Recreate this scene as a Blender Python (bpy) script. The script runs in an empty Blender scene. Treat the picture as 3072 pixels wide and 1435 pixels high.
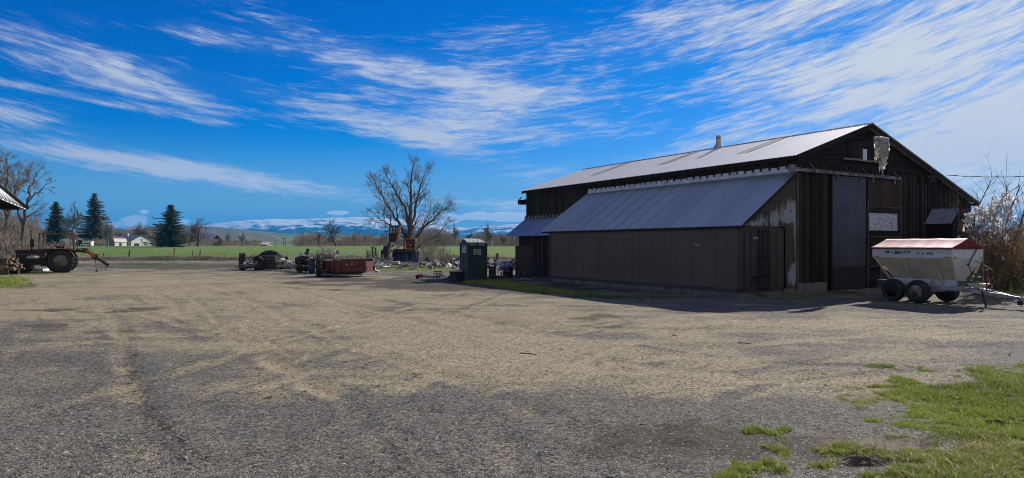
import bpy, math, random
import numpy as np
from mathutils import Vector, Matrix, Quaternion
from math import sin, cos, pi, radians, atan2, sqrt, tan, atan

random.seed(7)
RNG = np.random.default_rng(7)
S = bpy.context.scene
COL = S.collection

# ------------------------------------------------------------------ photo survey: a pinhole of focal F at eye height EYE
F, CX, HY, EYE = 2010.0, 1536.0, 735.0, 1.95
def at(px, py, Y):
    return Vector(((px - CX) / F * Y, Y, EYE + (HY - py) / F * Y))
def gnd(px, py, z=0.0):
    Y = (EYE - z) * F / (py - HY)
    return Vector(((px - CX) / F * Y, Y, z))
# barn axes: B along the gable wall, A away from the yard along the long wall
BX, BY = 0.8584, 0.5129
AX, AY = -0.5129, 0.8584
OX, OY = 8.545, 25.0
BROT = atan2(BY, BX)
def onv(px, py, v=0.0):
    """barn-local (s, z) of a sight line on the plane y=v"""
    r = (px - CX) / F
    x0, y0 = OX + v * AX, OY + v * AY
    s = (r * y0 - x0) / (BX - r * BY)
    Y = y0 + s * BY
    return s, EYE + (HY - py) / F * Y
def onu(px, py, s=0.0):
    """barn-local (v, z) of a sight line on the plane x=s"""
    r = (px - CX) / F
    x0, y0 = OX + s * BX, OY + s * BY
    v = (r * y0 - x0) / (AX - r * AY)
    Y = y0 + v * AY
    return v, EYE + (HY - py) / F * Y

# ------------------------------------------------------------------ numpy noise
def _hash(ix, iy, seed):
    h = (ix.astype(np.int64) * 374761393 + iy.astype(np.int64) * 668265263 + seed * 1442695041) & 0x7fffffff
    h = ((h ^ (h >> 13)) * 1274126177) & 0x7fffffff
    return ((h ^ (h >> 16)) & 0xffff) / 65535.0
def vnoise(x, y, seed=0):
    x = np.asarray(x, float); y = np.asarray(y, float)
    ix, iy = np.floor(x), np.floor(y)
    fx, fy = x - ix, y - iy
    fx = fx * fx * (3 - 2 * fx); fy = fy * fy * (3 - 2 * fy)
    a = _hash(ix, iy, seed); b = _hash(ix + 1, iy, seed)
    c = _hash(ix, iy + 1, seed); d = _hash(ix + 1, iy + 1, seed)
    return (a * (1 - fx) + b * fx) * (1 - fy) + (c * (1 - fx) + d * fx) * fy
def fbm(x, y, seed=0, octv=4):
    t, amp, n = 0, .5, 0
    for k in range(octv):
        t = t + amp * vnoise(np.asarray(x) * 2 ** k, np.asarray(y) * 2 ** k, seed + 17 * k); n += amp; amp *= .5
    return t / n
def sstep(a, b, x):
    t = np.clip((np.asarray(x, float) - a) / (b - a), 0, 1)
    return t * t * (3 - 2 * t)

# ------------------------------------------------------------------ mesh builder
class MB:
    def __init__(s): s.v = []; s.f = []; s.c = []
    def add(s, vs, fs):
        o = len(s.v); s.v += [tuple(p) for p in vs]; s.f += [tuple(i + o for i in f) for f in fs]; return s
    def box(s, x0, x1, y0, y1, z0, z1):
        return s.add([(x0,y0,z0),(x1,y0,z0),(x1,y1,z0),(x0,y1,z0),(x0,y0,z1),(x1,y0,z1),(x1,y1,z1),(x0,y1,z1)],
                     [(0,3,2,1),(4,5,6,7),(0,1,5,4),(1,2,6,5),(2,3,7,6),(3,0,4,7)])
    def rbox(s, c, size, rot=(0,0,0), taper=1.0):
        from mathutils import Euler
        R = Euler(rot).to_matrix(); c = Vector(c); a, b, d = [q / 2 for q in size]
        P = []
        for z in (-d, d):
            t = 1 if z < 0 else taper
            for x, y in ((-a,-b),(a,-b),(a,b),(-a,b)): P.append(c + R @ Vector((x*t, y*t, z)))
        return s.add(P, [(0,3,2,1),(4,5,6,7),(0,1,5,4),(1,2,6,5),(2,3,7,6),(3,0,4,7)])
    def beam(s, p, q, w, h):
        """rectangular bar from p to q, w across, h tall"""
        p, q = Vector(p), Vector(q); d = (q - p).normalized()
        up = Vector((0,0,1)) if abs(d.z) < .97 else Vector((0,1,0))
        x = d.cross(up).normalized() * w / 2; y = x.cross(d).normalized() * h / 2
        P = [p-x-y, p+x-y, p+x+y, p-x+y, q-x-y, q+x-y, q+x+y, q-x+y]
        return s.add(P, [(0,3,2,1),(4,5,6,7),(0,1,5,4),(1,2,6,5),(2,3,7,6),(3,0,4,7)])
    def tube(s, pts, rad, n=8, cap=True):
        pts = [Vector(p) for p in pts]
        if not hasattr(rad, '__len__'): rad = [rad] * len(pts)
        o = len(s.v); prev = None
        for i, p in enumerate(pts):
            d = (pts[min(i+1, len(pts)-1)] - pts[max(i-1, 0)])
            d = d.normalized() if d.length > 1e-9 else Vector((0,0,1))
            if prev is None: a = d.orthogonal().normalized()
            else:
                a = prev - d * prev.dot(d)
                a = a.normalized() if a.length > 1e-6 else d.orthogonal().normalized()
            prev = a; b = d.cross(a)
            for k in range(n):
                t = 2 * pi * k / n
                q = p + (a * cos(t) + b * sin(t)) * rad[i]; s.v.append((q.x, q.y, q.z))
        for i in range(len(pts) - 1):
            for k in range(n):
                k2 = (k + 1) % n
                s.f.append((o+i*n+k, o+i*n+k2, o+(i+1)*n+k2, o+(i+1)*n+k))
        if cap:
            s.f.append(tuple(o + k for k in reversed(range(n))))
            s.f.append(tuple(o + (len(pts)-1)*n + k for k in range(n)))
        return s
    def lathe(s, prof, n=24, c=(0,0,0), axis='z', closed=False):
        o = len(s.v); c = Vector(c)
        for r, h in prof:
            for k in range(n):
                t = 2*pi*k/n
                if axis == 'z': q = (r*cos(t), r*sin(t), h)
                elif axis == 'y': q = (r*sin(t), h, r*cos(t))
                else: q = (h, r*cos(t), r*sin(t))
                s.v.append((c.x+q[0], c.y+q[1], c.z+q[2]))
        m = len(prof)
        for i in range(m if closed else m - 1):
            j = (i + 1) % m
            for k in range(n):
                k2 = (k+1) % n
                s.f.append((o+i*n+k, o+i*n+k2, o+j*n+k2, o+j*n+k))
        if not closed:
            s.f.append(tuple(o+k for k in reversed(range(n)))); s.f.append(tuple(o+(m-1)*n+k for k in range(n)))
        return s
    def prism(s, poly, fn0, fn1):
        """poly of 2D points; fn0/fn1 map a point to 3D for the two caps"""
        n = len(poly); o = len(s.v)
        s.v += [tuple(fn0(*p)) for p in poly] + [tuple(fn1(*p)) for p in poly]
        s.f.append(tuple(o + i for i in range(n))); s.f.append(tuple(o + n + i for i in reversed(range(n))))
        for i in range(n):
            j = (i+1) % n; s.f.append((o+i, o+n+i, o+n+j, o+j))
        return s
    def slab(s, a, b, c, d, t):
        """thick quad: corners a b c d (top), thickness t below"""
        a, b, c, d = map(Vector, (a, b, c, d)); n = (b-a).cross(d-a).normalized() * t
        return s.add([a-n,b-n,c-n,d-n,a,b,c,d], [(0,3,2,1),(4,5,6,7),(0,1,5,4),(1,2,6,5),(2,3,7,6),(3,0,4,7)])
    def corr(s, p0, along, down, n_wave, amp, t=.004, per=4, jag=0.0):
        """corrugated sheet: p0 corner, along = vector across the waves, down = vector along them"""
        p0, along, down = Vector(p0), Vector(along), Vector(down)
        nn = along.cross(down).normalized()
        if nn.z < 0 or (abs(nn.z) < 1e-6 and nn.y > 0): nn = -nn
        o = len(s.v); N = n_wave * per + 1
        for i in range(N):
            u = i / (N-1); h = amp * cos(2*pi*i/per)
            q = p0 + along*u + nn*h
            e = down * (1 + (random.uniform(-jag, jag) if jag and i % (per*8) == 0 else 0))
            for r in (q, q + e, q + e - nn*t, q - nn*t): s.v.append((r.x, r.y, r.z))
        for i in range(N-1):
            a = o + i*4; b = a + 4
            s.f += [(a, a+1, b+1, b), (a+1, a+2, b+2, b+1), (a+2, a+3, b+3, b+2), (a+3, a, b, b+3)]
        return s
    def build(s, name, mat, parent=None, smooth=False, loc=None, label=None):
        me = bpy.data.meshes.new(name); me.from_pydata(s.v, [], s.f); me.materials.append(mat)
        if smooth:
            me.polygons.foreach_set('use_smooth', [True]*len(me.polygons))
        me.update(); o = bpy.data.objects.new(name, me); COL.objects.link(o)
        if parent is not None: o.parent = parent
        if loc is not None: o.location = loc
        if label: o['label'] = label
        return o
    def build_islands(s, name, mat, parent=None, **k):
        """one object per connected piece"""
        par = list(range(len(s.v)))
        def find(i):
            while par[i] != i: par[i] = par[par[i]]; i = par[i]
            return i
        for f in s.f:
            r = find(f[0])
            for q in f[1:]: par[find(q)] = r
        groups = {}
        for f in s.f: groups.setdefault(find(f[0]), []).append(f)
        out = []
        for fs in groups.values():
            m = MB(); ix = {}
            for f in fs:
                for q in f:
                    if q not in ix: ix[q] = len(m.v); m.v.append(s.v[q])
                m.f.append(tuple(ix[q] for q in f))
            out.append(m.build(name, mat, parent, **k))
        return out

def tag(o, label, cat=None, group=None, kind=None):
    if label: o['label'] = label
    if cat: o['category'] = cat
    if group: o['group'] = group
    if kind: o['kind'] = kind
    return o
def thing(name, label, cat, loc=(0,0,0), rz=0.0, group=None, scale=1.0):
    e = bpy.data.objects.new(name, None); COL.objects.link(e)
    e.location = loc; e.rotation_euler = (0,0,rz); e.scale = (scale,)*3
    e.empty_display_size = .2
    return tag(e, label, cat, group)
def kids(o): return [c for c in bpy.data.objects if c.parent == o]
def copy_tree(o, loc, rz=0.0, scale=1.0, label=None, group=None, cat=None, sz=None):
    c = o.copy(); COL.objects.link(c); c.location = loc; c.rotation_euler = (0,0,rz)
    c.scale = (scale, scale, scale * (sz or 1))
    if label: c['label'] = label
    if group: c['group'] = group
    if cat: c['category'] = cat
    for ch in kids(o):
        d = ch.copy(); COL.objects.link(d); d.parent = c
        for g in kids(ch):
            e = g.copy(); COL.objects.link(e); e.parent = d
    return c
def bevel_mod(o, w=.01, seg=2):
    m = o.modifiers.new('bevel', 'BEVEL'); m.width = w; m.segments = seg; m.limit_method = 'ANGLE'
    m.angle_limit = radians(40); return o

# ------------------------------------------------------------------ shader expressions
class E:
    """a tiny wrapper that turns python arithmetic into math nodes"""
    def __init__(s, nt, k): s.nt = nt; s.k = k
    def _m(s, op, *args, clamp=False):
        n = s.nt.nodes.new('ShaderNodeMath'); n.operation = op; n.use_clamp = clamp
        for i, a in enumerate((s,) + args):
            if isinstance(a, E): s.nt.links.new(a.k, n.inputs[i])
            else: n.inputs[i].default_value = float(a)
        return E(s.nt, n.outputs[0])
    def __add__(s, o): return s._m('ADD', o)
    __radd__ = __add__
    def __sub__(s, o): return s._m('SUBTRACT', o)
    def __rsub__(s, o): return (s * -1) + o
    def __mul__(s, o): return s._m('MULTIPLY', o)
    __rmul__ = __mul__
    def __truediv__(s, o): return s._m('DIVIDE', o)
    def clamp(s): return s._m('ADD', 0.0, clamp=True)
    def f(s, op, *a): return s._m(op, *a)
    def step(s, a, b):
        n = s.nt.nodes.new('ShaderNodeMapRange'); n.interpolation_type = 'SMOOTHSTEP'
        s.nt.links.new(s.k, n.inputs[0]); n.inputs[1].default_value = a; n.inputs[2].default_value = b
        return E(s.nt, n.outputs[0])
def comb(nt, x, y, z=0.0):
    n = nt.nodes.new('ShaderNodeCombineXYZ')
    for i, a in enumerate((x, y, z)):
        if isinstance(a, E): nt.links.new(a.k, n.inputs[i])
        else: n.inputs[i].default_value = float(a)
    return n.outputs[0]
def sep(nt, k):
    n = nt.nodes.new('ShaderNodeSeparateXYZ'); nt.links.new(k, n.inputs[0])
    return [E(nt, n.outputs[i]) for i in range(3)]
def noise(nt, vec, scale, detail=3, rough=.55, dist=0.0, color=False):
    n = nt.nodes.new('ShaderNodeTexNoise'); n.inputs['Scale'].default_value = scale
    n.inputs['Detail'].default_value = detail; n.inputs['Roughness'].default_value = rough
    n.inputs['Distortion'].default_value = dist
    if vec is not None: nt.links.new(vec, n.inputs['Vector'])
    return n.outputs['Color'] if color else E(nt, n.outputs[0])
def mixc(nt, fac, a, b):
    n = nt.nodes.new('ShaderNodeMix'); n.data_type = 'RGBA'
    if isinstance(fac, E): nt.links.new(fac.k, n.inputs[0])
    else: n.inputs[0].default_value = float(fac)
    for i, c in ((6, a), (7, b)):
        if isinstance(c, (tuple, list)): n.inputs[i].default_value = (*c[:3], 1)
        else: nt.links.new(c, n.inputs[i])
    return n.outputs[2]
def scalec(nt, col, fac):
    """multiply a colour by a float expression"""
    n = nt.nodes.new('ShaderNodeVectorMath'); n.operation = 'SCALE'
    if isinstance(col, (tuple, list)): n.inputs[0].default_value = col[:3]
    else: nt.links.new(col, n.inputs[0])
    if isinstance(fac, E): nt.links.new(fac.k, n.inputs[3])
    else: n.inputs[3].default_value = fac
    return n.outputs[0]
def newmat(name):
    m = bpy.data.materials.new(name); m.use_nodes = True; nt = m.node_tree
    b = nt.nodes['Principled BSDF']
    return m, nt, b
def coords(nt, kind='Object', stretch=(1,1,1)):
    tc = nt.nodes.new('ShaderNodeTexCoord')
    mp = nt.nodes.new('ShaderNodeMapping'); mp.inputs['Scale'].default_value = stretch
    nt.links.new(tc.outputs[kind], mp.inputs[0]); return mp.outputs[0]
def bump(nt, b, h, strength=.5, dist=.02):
    n = nt.nodes.new('ShaderNodeBump'); n.inputs['Strength'].default_value = strength
    n.inputs['Distance'].default_value = dist
    nt.links.new(h.k if isinstance(h, E) else h, n.inputs['Height']); nt.links.new(n.outputs[0], b.inputs['Normal'])
_mc = {}
def mat(name, col, rough=.6, metal=0.0, col2=None, scale=4.0, amt=.35, bmp=0.0, bscale=40, stretch=(1,1,1), fine=True, trans=0.0):
    """weathered general surface: two tones mixed by noise, a finer speckle and an optional bump"""
    if name in _mc: return _mc[name]
    m, nt, b = newmat(name)
    v = coords(nt, 'Object', stretch)
    n1 = noise(nt, v, scale, 5, .6)
    c2 = col2 or tuple(max(0, c * (1 - amt)) for c in col)
    c = mixc(nt, n1.step(.35, .65), col, c2)
    if fine:
        n2 = noise(nt, v, scale * 9, 3, .7)
        c = scalec(nt, c, n2 * .5 + .75)
    nt.links.new(c, b.inputs['Base Color'])
    r = noise(nt, v, scale * 3, 3) * .25 + (rough - .12)
    nt.links.new(r.k, b.inputs['Roughness']); b.inputs['Metallic'].default_value = metal
    if bmp: bump(nt, b, noise(nt, v, bscale, 4, .6), bmp, .01)
    _mc[name] = m; return m
def leafmat(name, col, col2, rough=.6, tr=.35, scale=.8):
    if name in _mc: return _mc[name]
    m, nt, b = newmat(name)
    v = coords(nt, 'Object')
    n1 = noise(nt, v, scale, 3, .6)
    wn = nt.nodes.new('ShaderNodeNewGeometry')
    rp = E(nt, wn.outputs['Random Per Island'])
    c = mixc(nt, (n1.step(.3, .7) * .5 + rp * .5).clamp(), col, col2)
    nt.links.new(c, b.inputs['Base Color']); b.inputs['Roughness'].default_value = rough
    b.inputs['Specular IOR Level'].default_value = .3
    if tr:
        t = nt.nodes.new('ShaderNodeBsdfTranslucent'); nt.links.new(c, t.inputs[0])
        mx = nt.nodes.new('ShaderNodeMixShader'); mx.inputs[0].default_value = tr
        nt.links.new(b.outputs[0], mx.inputs[1]); nt.links.new(t.outputs[0], mx.inputs[2])
        nt.links.new(mx.outputs[0], nt.nodes['Material Output'].inputs[0])
    _mc[name] = m; return m

# ------------------------------------------------------------------ camera
cd = bpy.data.cameras.new('camera'); cam = bpy.data.objects.new('camera', cd); COL.objects.link(cam)
S.camera = cam; cam.location = (0, 0, EYE); cam.rotation_euler = (radians(90), 0, 0)
cd.sensor_width = 36; cd.lens = 36 * F / 3072
cd.shift_y = (HY - 717.5) / 3072
cd.clip_end = 40000; cd.clip_start = .1
S.render.resolution_x = 1024; S.render.resolution_y = 478
S.view_settings.view_transform = 'Standard'; S.view_settings.look = 'None'
S.view_settings.exposure = 0.32; S.view_settings.gamma = 1
# ------------------------------------------------------------------ sun
SUN_AZ, SUN_EL = radians(50), radians(31.0)     # heading from +X towards +Y
SDIR = Vector((cos(SUN_EL)*cos(SUN_AZ), cos(SUN_EL)*sin(SUN_AZ), sin(SUN_EL)))
sl = bpy.data.lights.new('sun', 'SUN'); so = bpy.data.objects.new('sun', sl); COL.objects.link(so)
so.rotation_euler = SDIR.to_track_quat('Z', 'Y').to_euler(); sl.energy = 4.8; sl.angle = radians(.5)
sl.color = (1.0, .93, .82); so.location = (0, 0, 60)
# ------------------------------------------------------------------ sky
W = bpy.data.worlds.new('World'); S.world = W; W.use_nodes = True
nt = W.node_tree; bg = nt.nodes['Background']
sky = nt.nodes.new('ShaderNodeTexSky'); sky.sky_type = 'NISHITA'; sky.sun_disc = False
sky.sun_elevation = SUN_EL; sky.sun_rotation = pi/2 - SUN_AZ
sky.altitude = 900; sky.air_density = 1.0; sky.dust_density = .25; sky.ozone_density = 3.0
tc = nt.nodes.new('ShaderNodeTexCoord')
dx, dy, dz = sep(nt, tc.outputs['Generated'])
az = dx.f('ARCTAN2', dy)                     # heading from +Y towards +X
hr = (dx*dx + dy*dy).f('SQRT')
el = dz.f('ARCTAN2', hr)
def ae(px, py):
    a = atan((px - CX) / F); return a, atan((HY - py) / F * cos(a))
# deeper, more saturated blue than the raw model, as in the photograph's clear winter air
sr, sg, sb = sep(nt, sky.outputs[0])
lum = sb
skc = nt.nodes.new('ShaderNodeCombineXYZ')
gg = sg.f('POWER', 1.32) * .275; rr = ((gg - 2.3).f('MAXIMUM', 0.0) * .6) + .005; bb = sb * .98
for i, q in enumerate((rr, gg, bb)): nt.links.new(q.k, skc.inputs[i])
# cirrus: streak noise in heading/elevation, sheared so that the streaks fan out
elw = el - (az * .05 + az * az * .22)
base = comb(nt, az * 1.0, elw * 6.5, 0.0)
warp = noise(nt, comb(nt, az * 3.0, el * 9.0, 3.0), 1.0, 3, .5)
ax2 = az + warp * .06; el2 = elw + warp * .026
n1 = noise(nt, comb(nt, ax2 * 1.0, el2 * 6.0, .7), 6.5, 7, .62, .25)
n2 = noise(nt, comb(nt, ax2 * 1.0, el2 * 7.0, 4.1), 19.0, 6, .68, .35)
n3 = noise(nt, comb(nt, az * 1.0, elw * 2.0, 9.1), 3.2, 4, .55, .4)
n4 = noise(nt, comb(nt, ax2 * 1.0, el2 * 9.0, 2.1), 42.0, 4, .6, .2)
st = n1 * .42 + n2 * .46 + n4 * .12
def blob(px, py, hw, hh, ang, amp):
    """soft elliptical region of the sky given by a photo position"""
    a0, e0 = ae(px, py); a1, _ = ae(px + 1, py); k = 1 / F
    ca, sa = cos(radians(ang)), sin(radians(ang))
    u = (az - a0) * (ca / (hw * k)) + (el - e0) * (sa / (hw * k))
    w = (az - a0) * (-sa / (hh * k)) + (el - e0) * (ca / (hh * k))
    d = (u*u + w*w)
    return ((d * -1).f('EXPONENT')) * amp
# (px, py, half width, half height, angle anticlockwise, amount)
BL = [(3000, 300, 420, 300, 24, .66), (3080, 380, 260, 320, 60, .30), (2700, 440, 300, 60, 14, .25), (2800, 120, 420, 110, 20, .32), (2250, 90, 560, 80, 12, .62), (2000, 60, 420, 60, 12, .35), (2480, 330, 380, 100, 16, .42),
      (2350, 220, 400, 60, 10, .30),
      (1420, 300, 480, 80, -4, .62), (1180, 205, 400, 45, -9, .50), (1500, 395, 420, 50, -3, .60), (1080, 365, 420, 32, -14, .55),
      (1500, 110, 260, 70, 10, .42), (900, 85, 260, 40, -12, .35),
      (620, 108, 130, 26, -6, .75), (250, 190, 330, 52, -13, .62), (440, 235, 160, 45, -16, .4), (200, 285, 300, 10, -6, .45), (50, 345, 110, 35, -8, .5), (230, 55, 90, 22, -8, .35),
      (480, 505, 480, 30, -8, .62), (760, 545, 420, 20, -5, .45), (330, 470, 340, 16, -4, .3),
      (1800, 520, 330, 45, 4, .36), (2000, 480, 200, 30, 8, .40),
      (1500, 620, 240, 26, -3, .75), (2980, 560, 220, 120, 8, .8)]
mask = None
for q in BL:
    t = blob(*q); mask = t if mask is None else mask + t
mask = (mask + .06).f('MINIMUM', 1.35)
cov = ((st - .5) * 3.6 + .5)
dens = (cov + mask * .80 + (n3 - .5) * 1.1).step(.68, 1.72) * 1.08
dens = dens * mask.step(.05, .40) + (mask - .30).f('MAXIMUM', 0.0) * .15
# low cumulus above the mountains
cn = noise(nt, comb(nt, az * 1.0, el * 2.4, 1.3), 34.0, 6, .62, .1)
cb = None
for q in [(1310, 662, 70, 18, 0, 1.25), (1460, 650, 130, 15, 0, 1.35), (1560, 652, 70, 16, 0, 1.3), (1150, 640, 120, 12, 0, .8), (1010, 640, 40, 9, 0, .9), (940, 636, 30, 6, 0, .7), (770, 636, 42, 6, 0, .8),
          (370, 672, 62, 14, 0, 1.1), (436, 636, 13, 8, 0, .9), (415, 655, 40, 8, 0, .9), (557, 668, 22, 12, 0, .9), (1090, 655, 50, 9, 0, .7), (2990, 600, 160, 40, 0, .9)]:
    t = blob(*q); cb = t if cb is None else cb + t
cum = (cn * 2.6 + cb * .9).step(1.85, 2.15)
# unseen cloud added to neutralise ambient light, behind the viewer and high sunward
fill_veil = (dy * -1).step(-.10, .45) * .92
fill_veil = fill_veil.f('MAXIMUM', dx.step(.35, .8) * el.step(.35, .8) * .8)
vbr = (fill_veil * -.62) + 1.0
low = (el * -1).step(-.12, -.01)
cl = dens.f('MAXIMUM', cum).clamp().f('MAXIMUM', fill_veil)
# cloud brightness rises towards the sun side
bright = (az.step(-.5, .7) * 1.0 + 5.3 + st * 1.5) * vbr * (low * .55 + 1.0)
ccol = mixc(nt, az.step(-.4, .5), (.82, .91, 1.12), (.97, .99, 1.03))
ccol = scalec(nt, mixc(nt, fill_veil.step(.0, .5), ccol, (1.03, .97, .90)), bright)
# pale band where the air thickens just above the horizon
hz = (el * -1).step(-.17, -.01)
skh = mixc(nt, hz * .85, skc.outputs[0], (2.6, 4.9, 6.7))
final = mixc(nt, cl * .93, skh, ccol)
nt.links.new(final, bg.inputs[0]); bg.inputs[1].default_value = .086
# ------------------------------------------------------------------ ground
def axis(segs):
    out = [segs[0][0]]
    for a, b, n, p in segs:
        for i in range(1, n+1): out.append(a + (b-a) * (i/n) ** p)
    return np.array(out)
gx = axis([(-12000, -900, 8, .35), (-900, -120, 16, .5), (-120, -45, 28, .9), (-45, -14, 90, .95), (-14, 14, 260, 1), (14, 45, 90, 1.05), (45, 120, 28, 1.1), (120, 900, 16, 2), (900, 12000, 8, 3)])
gy = axis([(-900, -40, 6, .5), (-40, 3.5, 14, .7), (3.5, 12, 120, 1), (12, 26, 110, 1), (26, 55, 110, 1.1), (55, 95, 80, 1), (95, 420, 50, 1.5), (420, 2600, 12, 1.6), (2600, 14000, 6, 1.5)])
GX, GY = np.meshgrid(gx, gy)
def pix(x, y):
    y = np.maximum(np.asarray(y, float), .5)
    return CX + F * x / y, HY + F * EYE / y
def pl_dist(px, py, pts):
    d = np.full(np.shape(px), 1e9)
    for (x0, y0), (x1, y1) in zip(pts[:-1], pts[1:]):
        vx, vy = x1-x0, y1-y0; L = vx*vx + vy*vy
        t = np.clip(((px-x0)*vx + (py-y0)*vy) / L, 0, 1)
        d = np.minimum(d, np.hypot(px-(x0+t*vx), py-(y0+t*vy)))
    return d
# wheel ruts, traced on the yard (photo survey points -> metres)
RUTS = [([(395,1050),(385,1130),(390,1190),(470,1260),(560,1345),(600,1385)], .038, .075),
        ([(710,962),(800,1020),(870,1060),(925,1095)], .045, .08),
        ([(372,865),(395,890),(425,915)], .10, .07), ([(455,860),(480,885),(530,910),(545,950)], .10, .06),
        ([(1025,923),(1060,935),(1085,950)], .10, .05), ([(660,990),(700,1020)], .09, .05),
        ([(330,1080),(150,1180),(60,1240)], .16, .03), ([(1300,1230),(1120,1290),(900,1350)], .16, .03), ([(1660,1120),(1300,1220),(1020,1240)], .22, .03),
        ([(2300,1085),(2000,1120),(1750,1180),(1600,1235)], .22, .04), ([(3072,1040),(2600,1050),(2200,1085)], .25, .04),
        ([(1100,1010),(1300,960),(1700,945),(2300,960),(3072,955)], .30, .05), ([(1400,1000),(1900,985),(2500,995),(3072,1010)], .30, .05)]
RUTG = [([tuple(gnd(x, y)[:2]) for x, y in pts], w, d) for pts, w, d in RUTS]
def rut_field(x, y):
    r = np.zeros(np.shape(x)); h = np.zeros(np.shape(x))
    for pts, w, d in RUTG:
        dd = pl_dist(x, y, pts) + (vnoise(x*2.2, y*2.2, 5) - .5) * w * .6
        g = np.exp(-(dd/w)**2); r = np.maximum(r, g * min(1, d/.08))
        h += -g*d*.35 + np.exp(-((dd - 2.1*w)/w)**2) * d*.18
    return r, h
# broad wheel lanes that swing across the yard, always two tracks side by side
_lr = random.Random(19)
LANES = []
def lane(pts, off=.85):
    P = [gnd(x, y).xy for x, y in pts]; Q = []
    for i in range(len(P)-1):
        p0, p1, p2, p3 = P[max(i-1,0)], P[i], P[i+1], P[min(i+2,len(P)-1)]
        for k in range(5):
            t = k/5; Q.append(.5*((2*p1)+(p2-p0)*t+(2*p0-5*p1+4*p2-p3)*t*t+(3*p1-p0-3*p2+p3)*t*t*t))
    Q.append(P[-1])
    for sg in (-1, 1):
        R = []
        for i, q in enumerate(Q):
            d = (Q[min(i+1,len(Q)-1)]-Q[max(i-1,0)]).normalized(); R.append((q.x - d.y*off*sg, q.y + d.x*off*sg))
        LANES.append((R, _lr.uniform(.07,.15), _lr.choice((-1,-1,1))*_lr.uniform(.5,1)))
for pts in ([(60,860),(200,900),(480,1010),(760,1200),(900,1430)], [(300,820),(560,850),(900,910),(1500,960),(2300,975),(3100,960)], [(420,812),(600,870),(820,1000),(1200,1160),(1700,1435)],
            [(2500,925),(2200,950),(1700,1010),(1200,1100),(700,1260),(450,1430)], [(3100,1000),(2500,1040),(1900,1130),(1500,1260),(1350,1430)], [(700,815),(900,860),(1300,950),(2000,1080),(2700,1130),(3100,1120)],
            [(0,1000),(300,1010),(700,980),(1200,930),(1700,925),(2400,940)], [(180,840),(220,960),(150,1200),(100,1430)], [(1450,880),(1300,930),(1000,1020),(600,1150),(0,1330)], [(2000,960),(1600,1080),(1300,1260),(1250,1430)], [(3100,1060),(2700,1075),(2200,1120),(1900,1200),(1800,1300)]):
    lane(pts)
def lanes(x, y):
    x = np.asarray(x, float); y = np.asarray(y, float); tot = np.zeros(x.shape); ok = (y > 3) & (y < 60) & (np.abs(x) < 50)
    if not ok.any(): return tot
    xs, ys = x[ok], y[ok]; t = np.zeros(xs.shape); wv = (vnoise(xs*1.1, ys*1.1, 77)-.5)*.28; br = sstep(.2, .5, fbm(xs*.5, ys*.5, 88, 3))
    for R, w, s_ in LANES:
        d = pl_dist(xs, ys, R) + wv; t += s_*np.exp(-(d/w)**2)*br - .5*s_*np.exp(-((np.abs(d)-2.3*w)/(w*.8))**2)*br
    tot[ok] = t; return tot
def height(x, y):
    x = np.asarray(x, float); y = np.asarray(y, float)
    near = 1 - sstep(40, 75, np.hypot(x, y))
    z = (fbm(x*.35, y*.35, 3, 3) - .5) * .05 * near + (fbm(x*3.1, y*3.1, 9, 3) - .5) * .030 * near
    r, h = rut_field(x, y); z = z + h * near
    ln_ = lanes(x, y); z = z + ln_ * .026
    z = z + 1.40 * sstep(84, 340, y)                                    # the field climbs gently
    bw = 82.5 + (vnoise(x*.12, 0*x, 4) - .5) * 2.5
    z = z + .55 * np.exp(-((y - bw) / .55)**2) * (.6 + .8*vnoise(x*.9, y*.9, 8)) * (x < 4)   # bank at the yard's far edge
    fld = sstep(84, 100, y)
    z = z + fld * (fbm(x*.02, y*.02, 2, 3) - .5) * .25
    return z
GZ = height(GX, GY)
PX, PY = pix(GX, GY)
def el2(cx, cy, hw, hh, ang=0):
    ca, sa = cos(radians(ang)), sin(radians(ang)); dx_, dy_ = PX-cx, -(PY-cy)
    return np.exp(-(((dx_*ca + dy_*sa)/hw)**2 + ((-dx_*sa + dy_*ca)/hh)**2))
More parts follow.
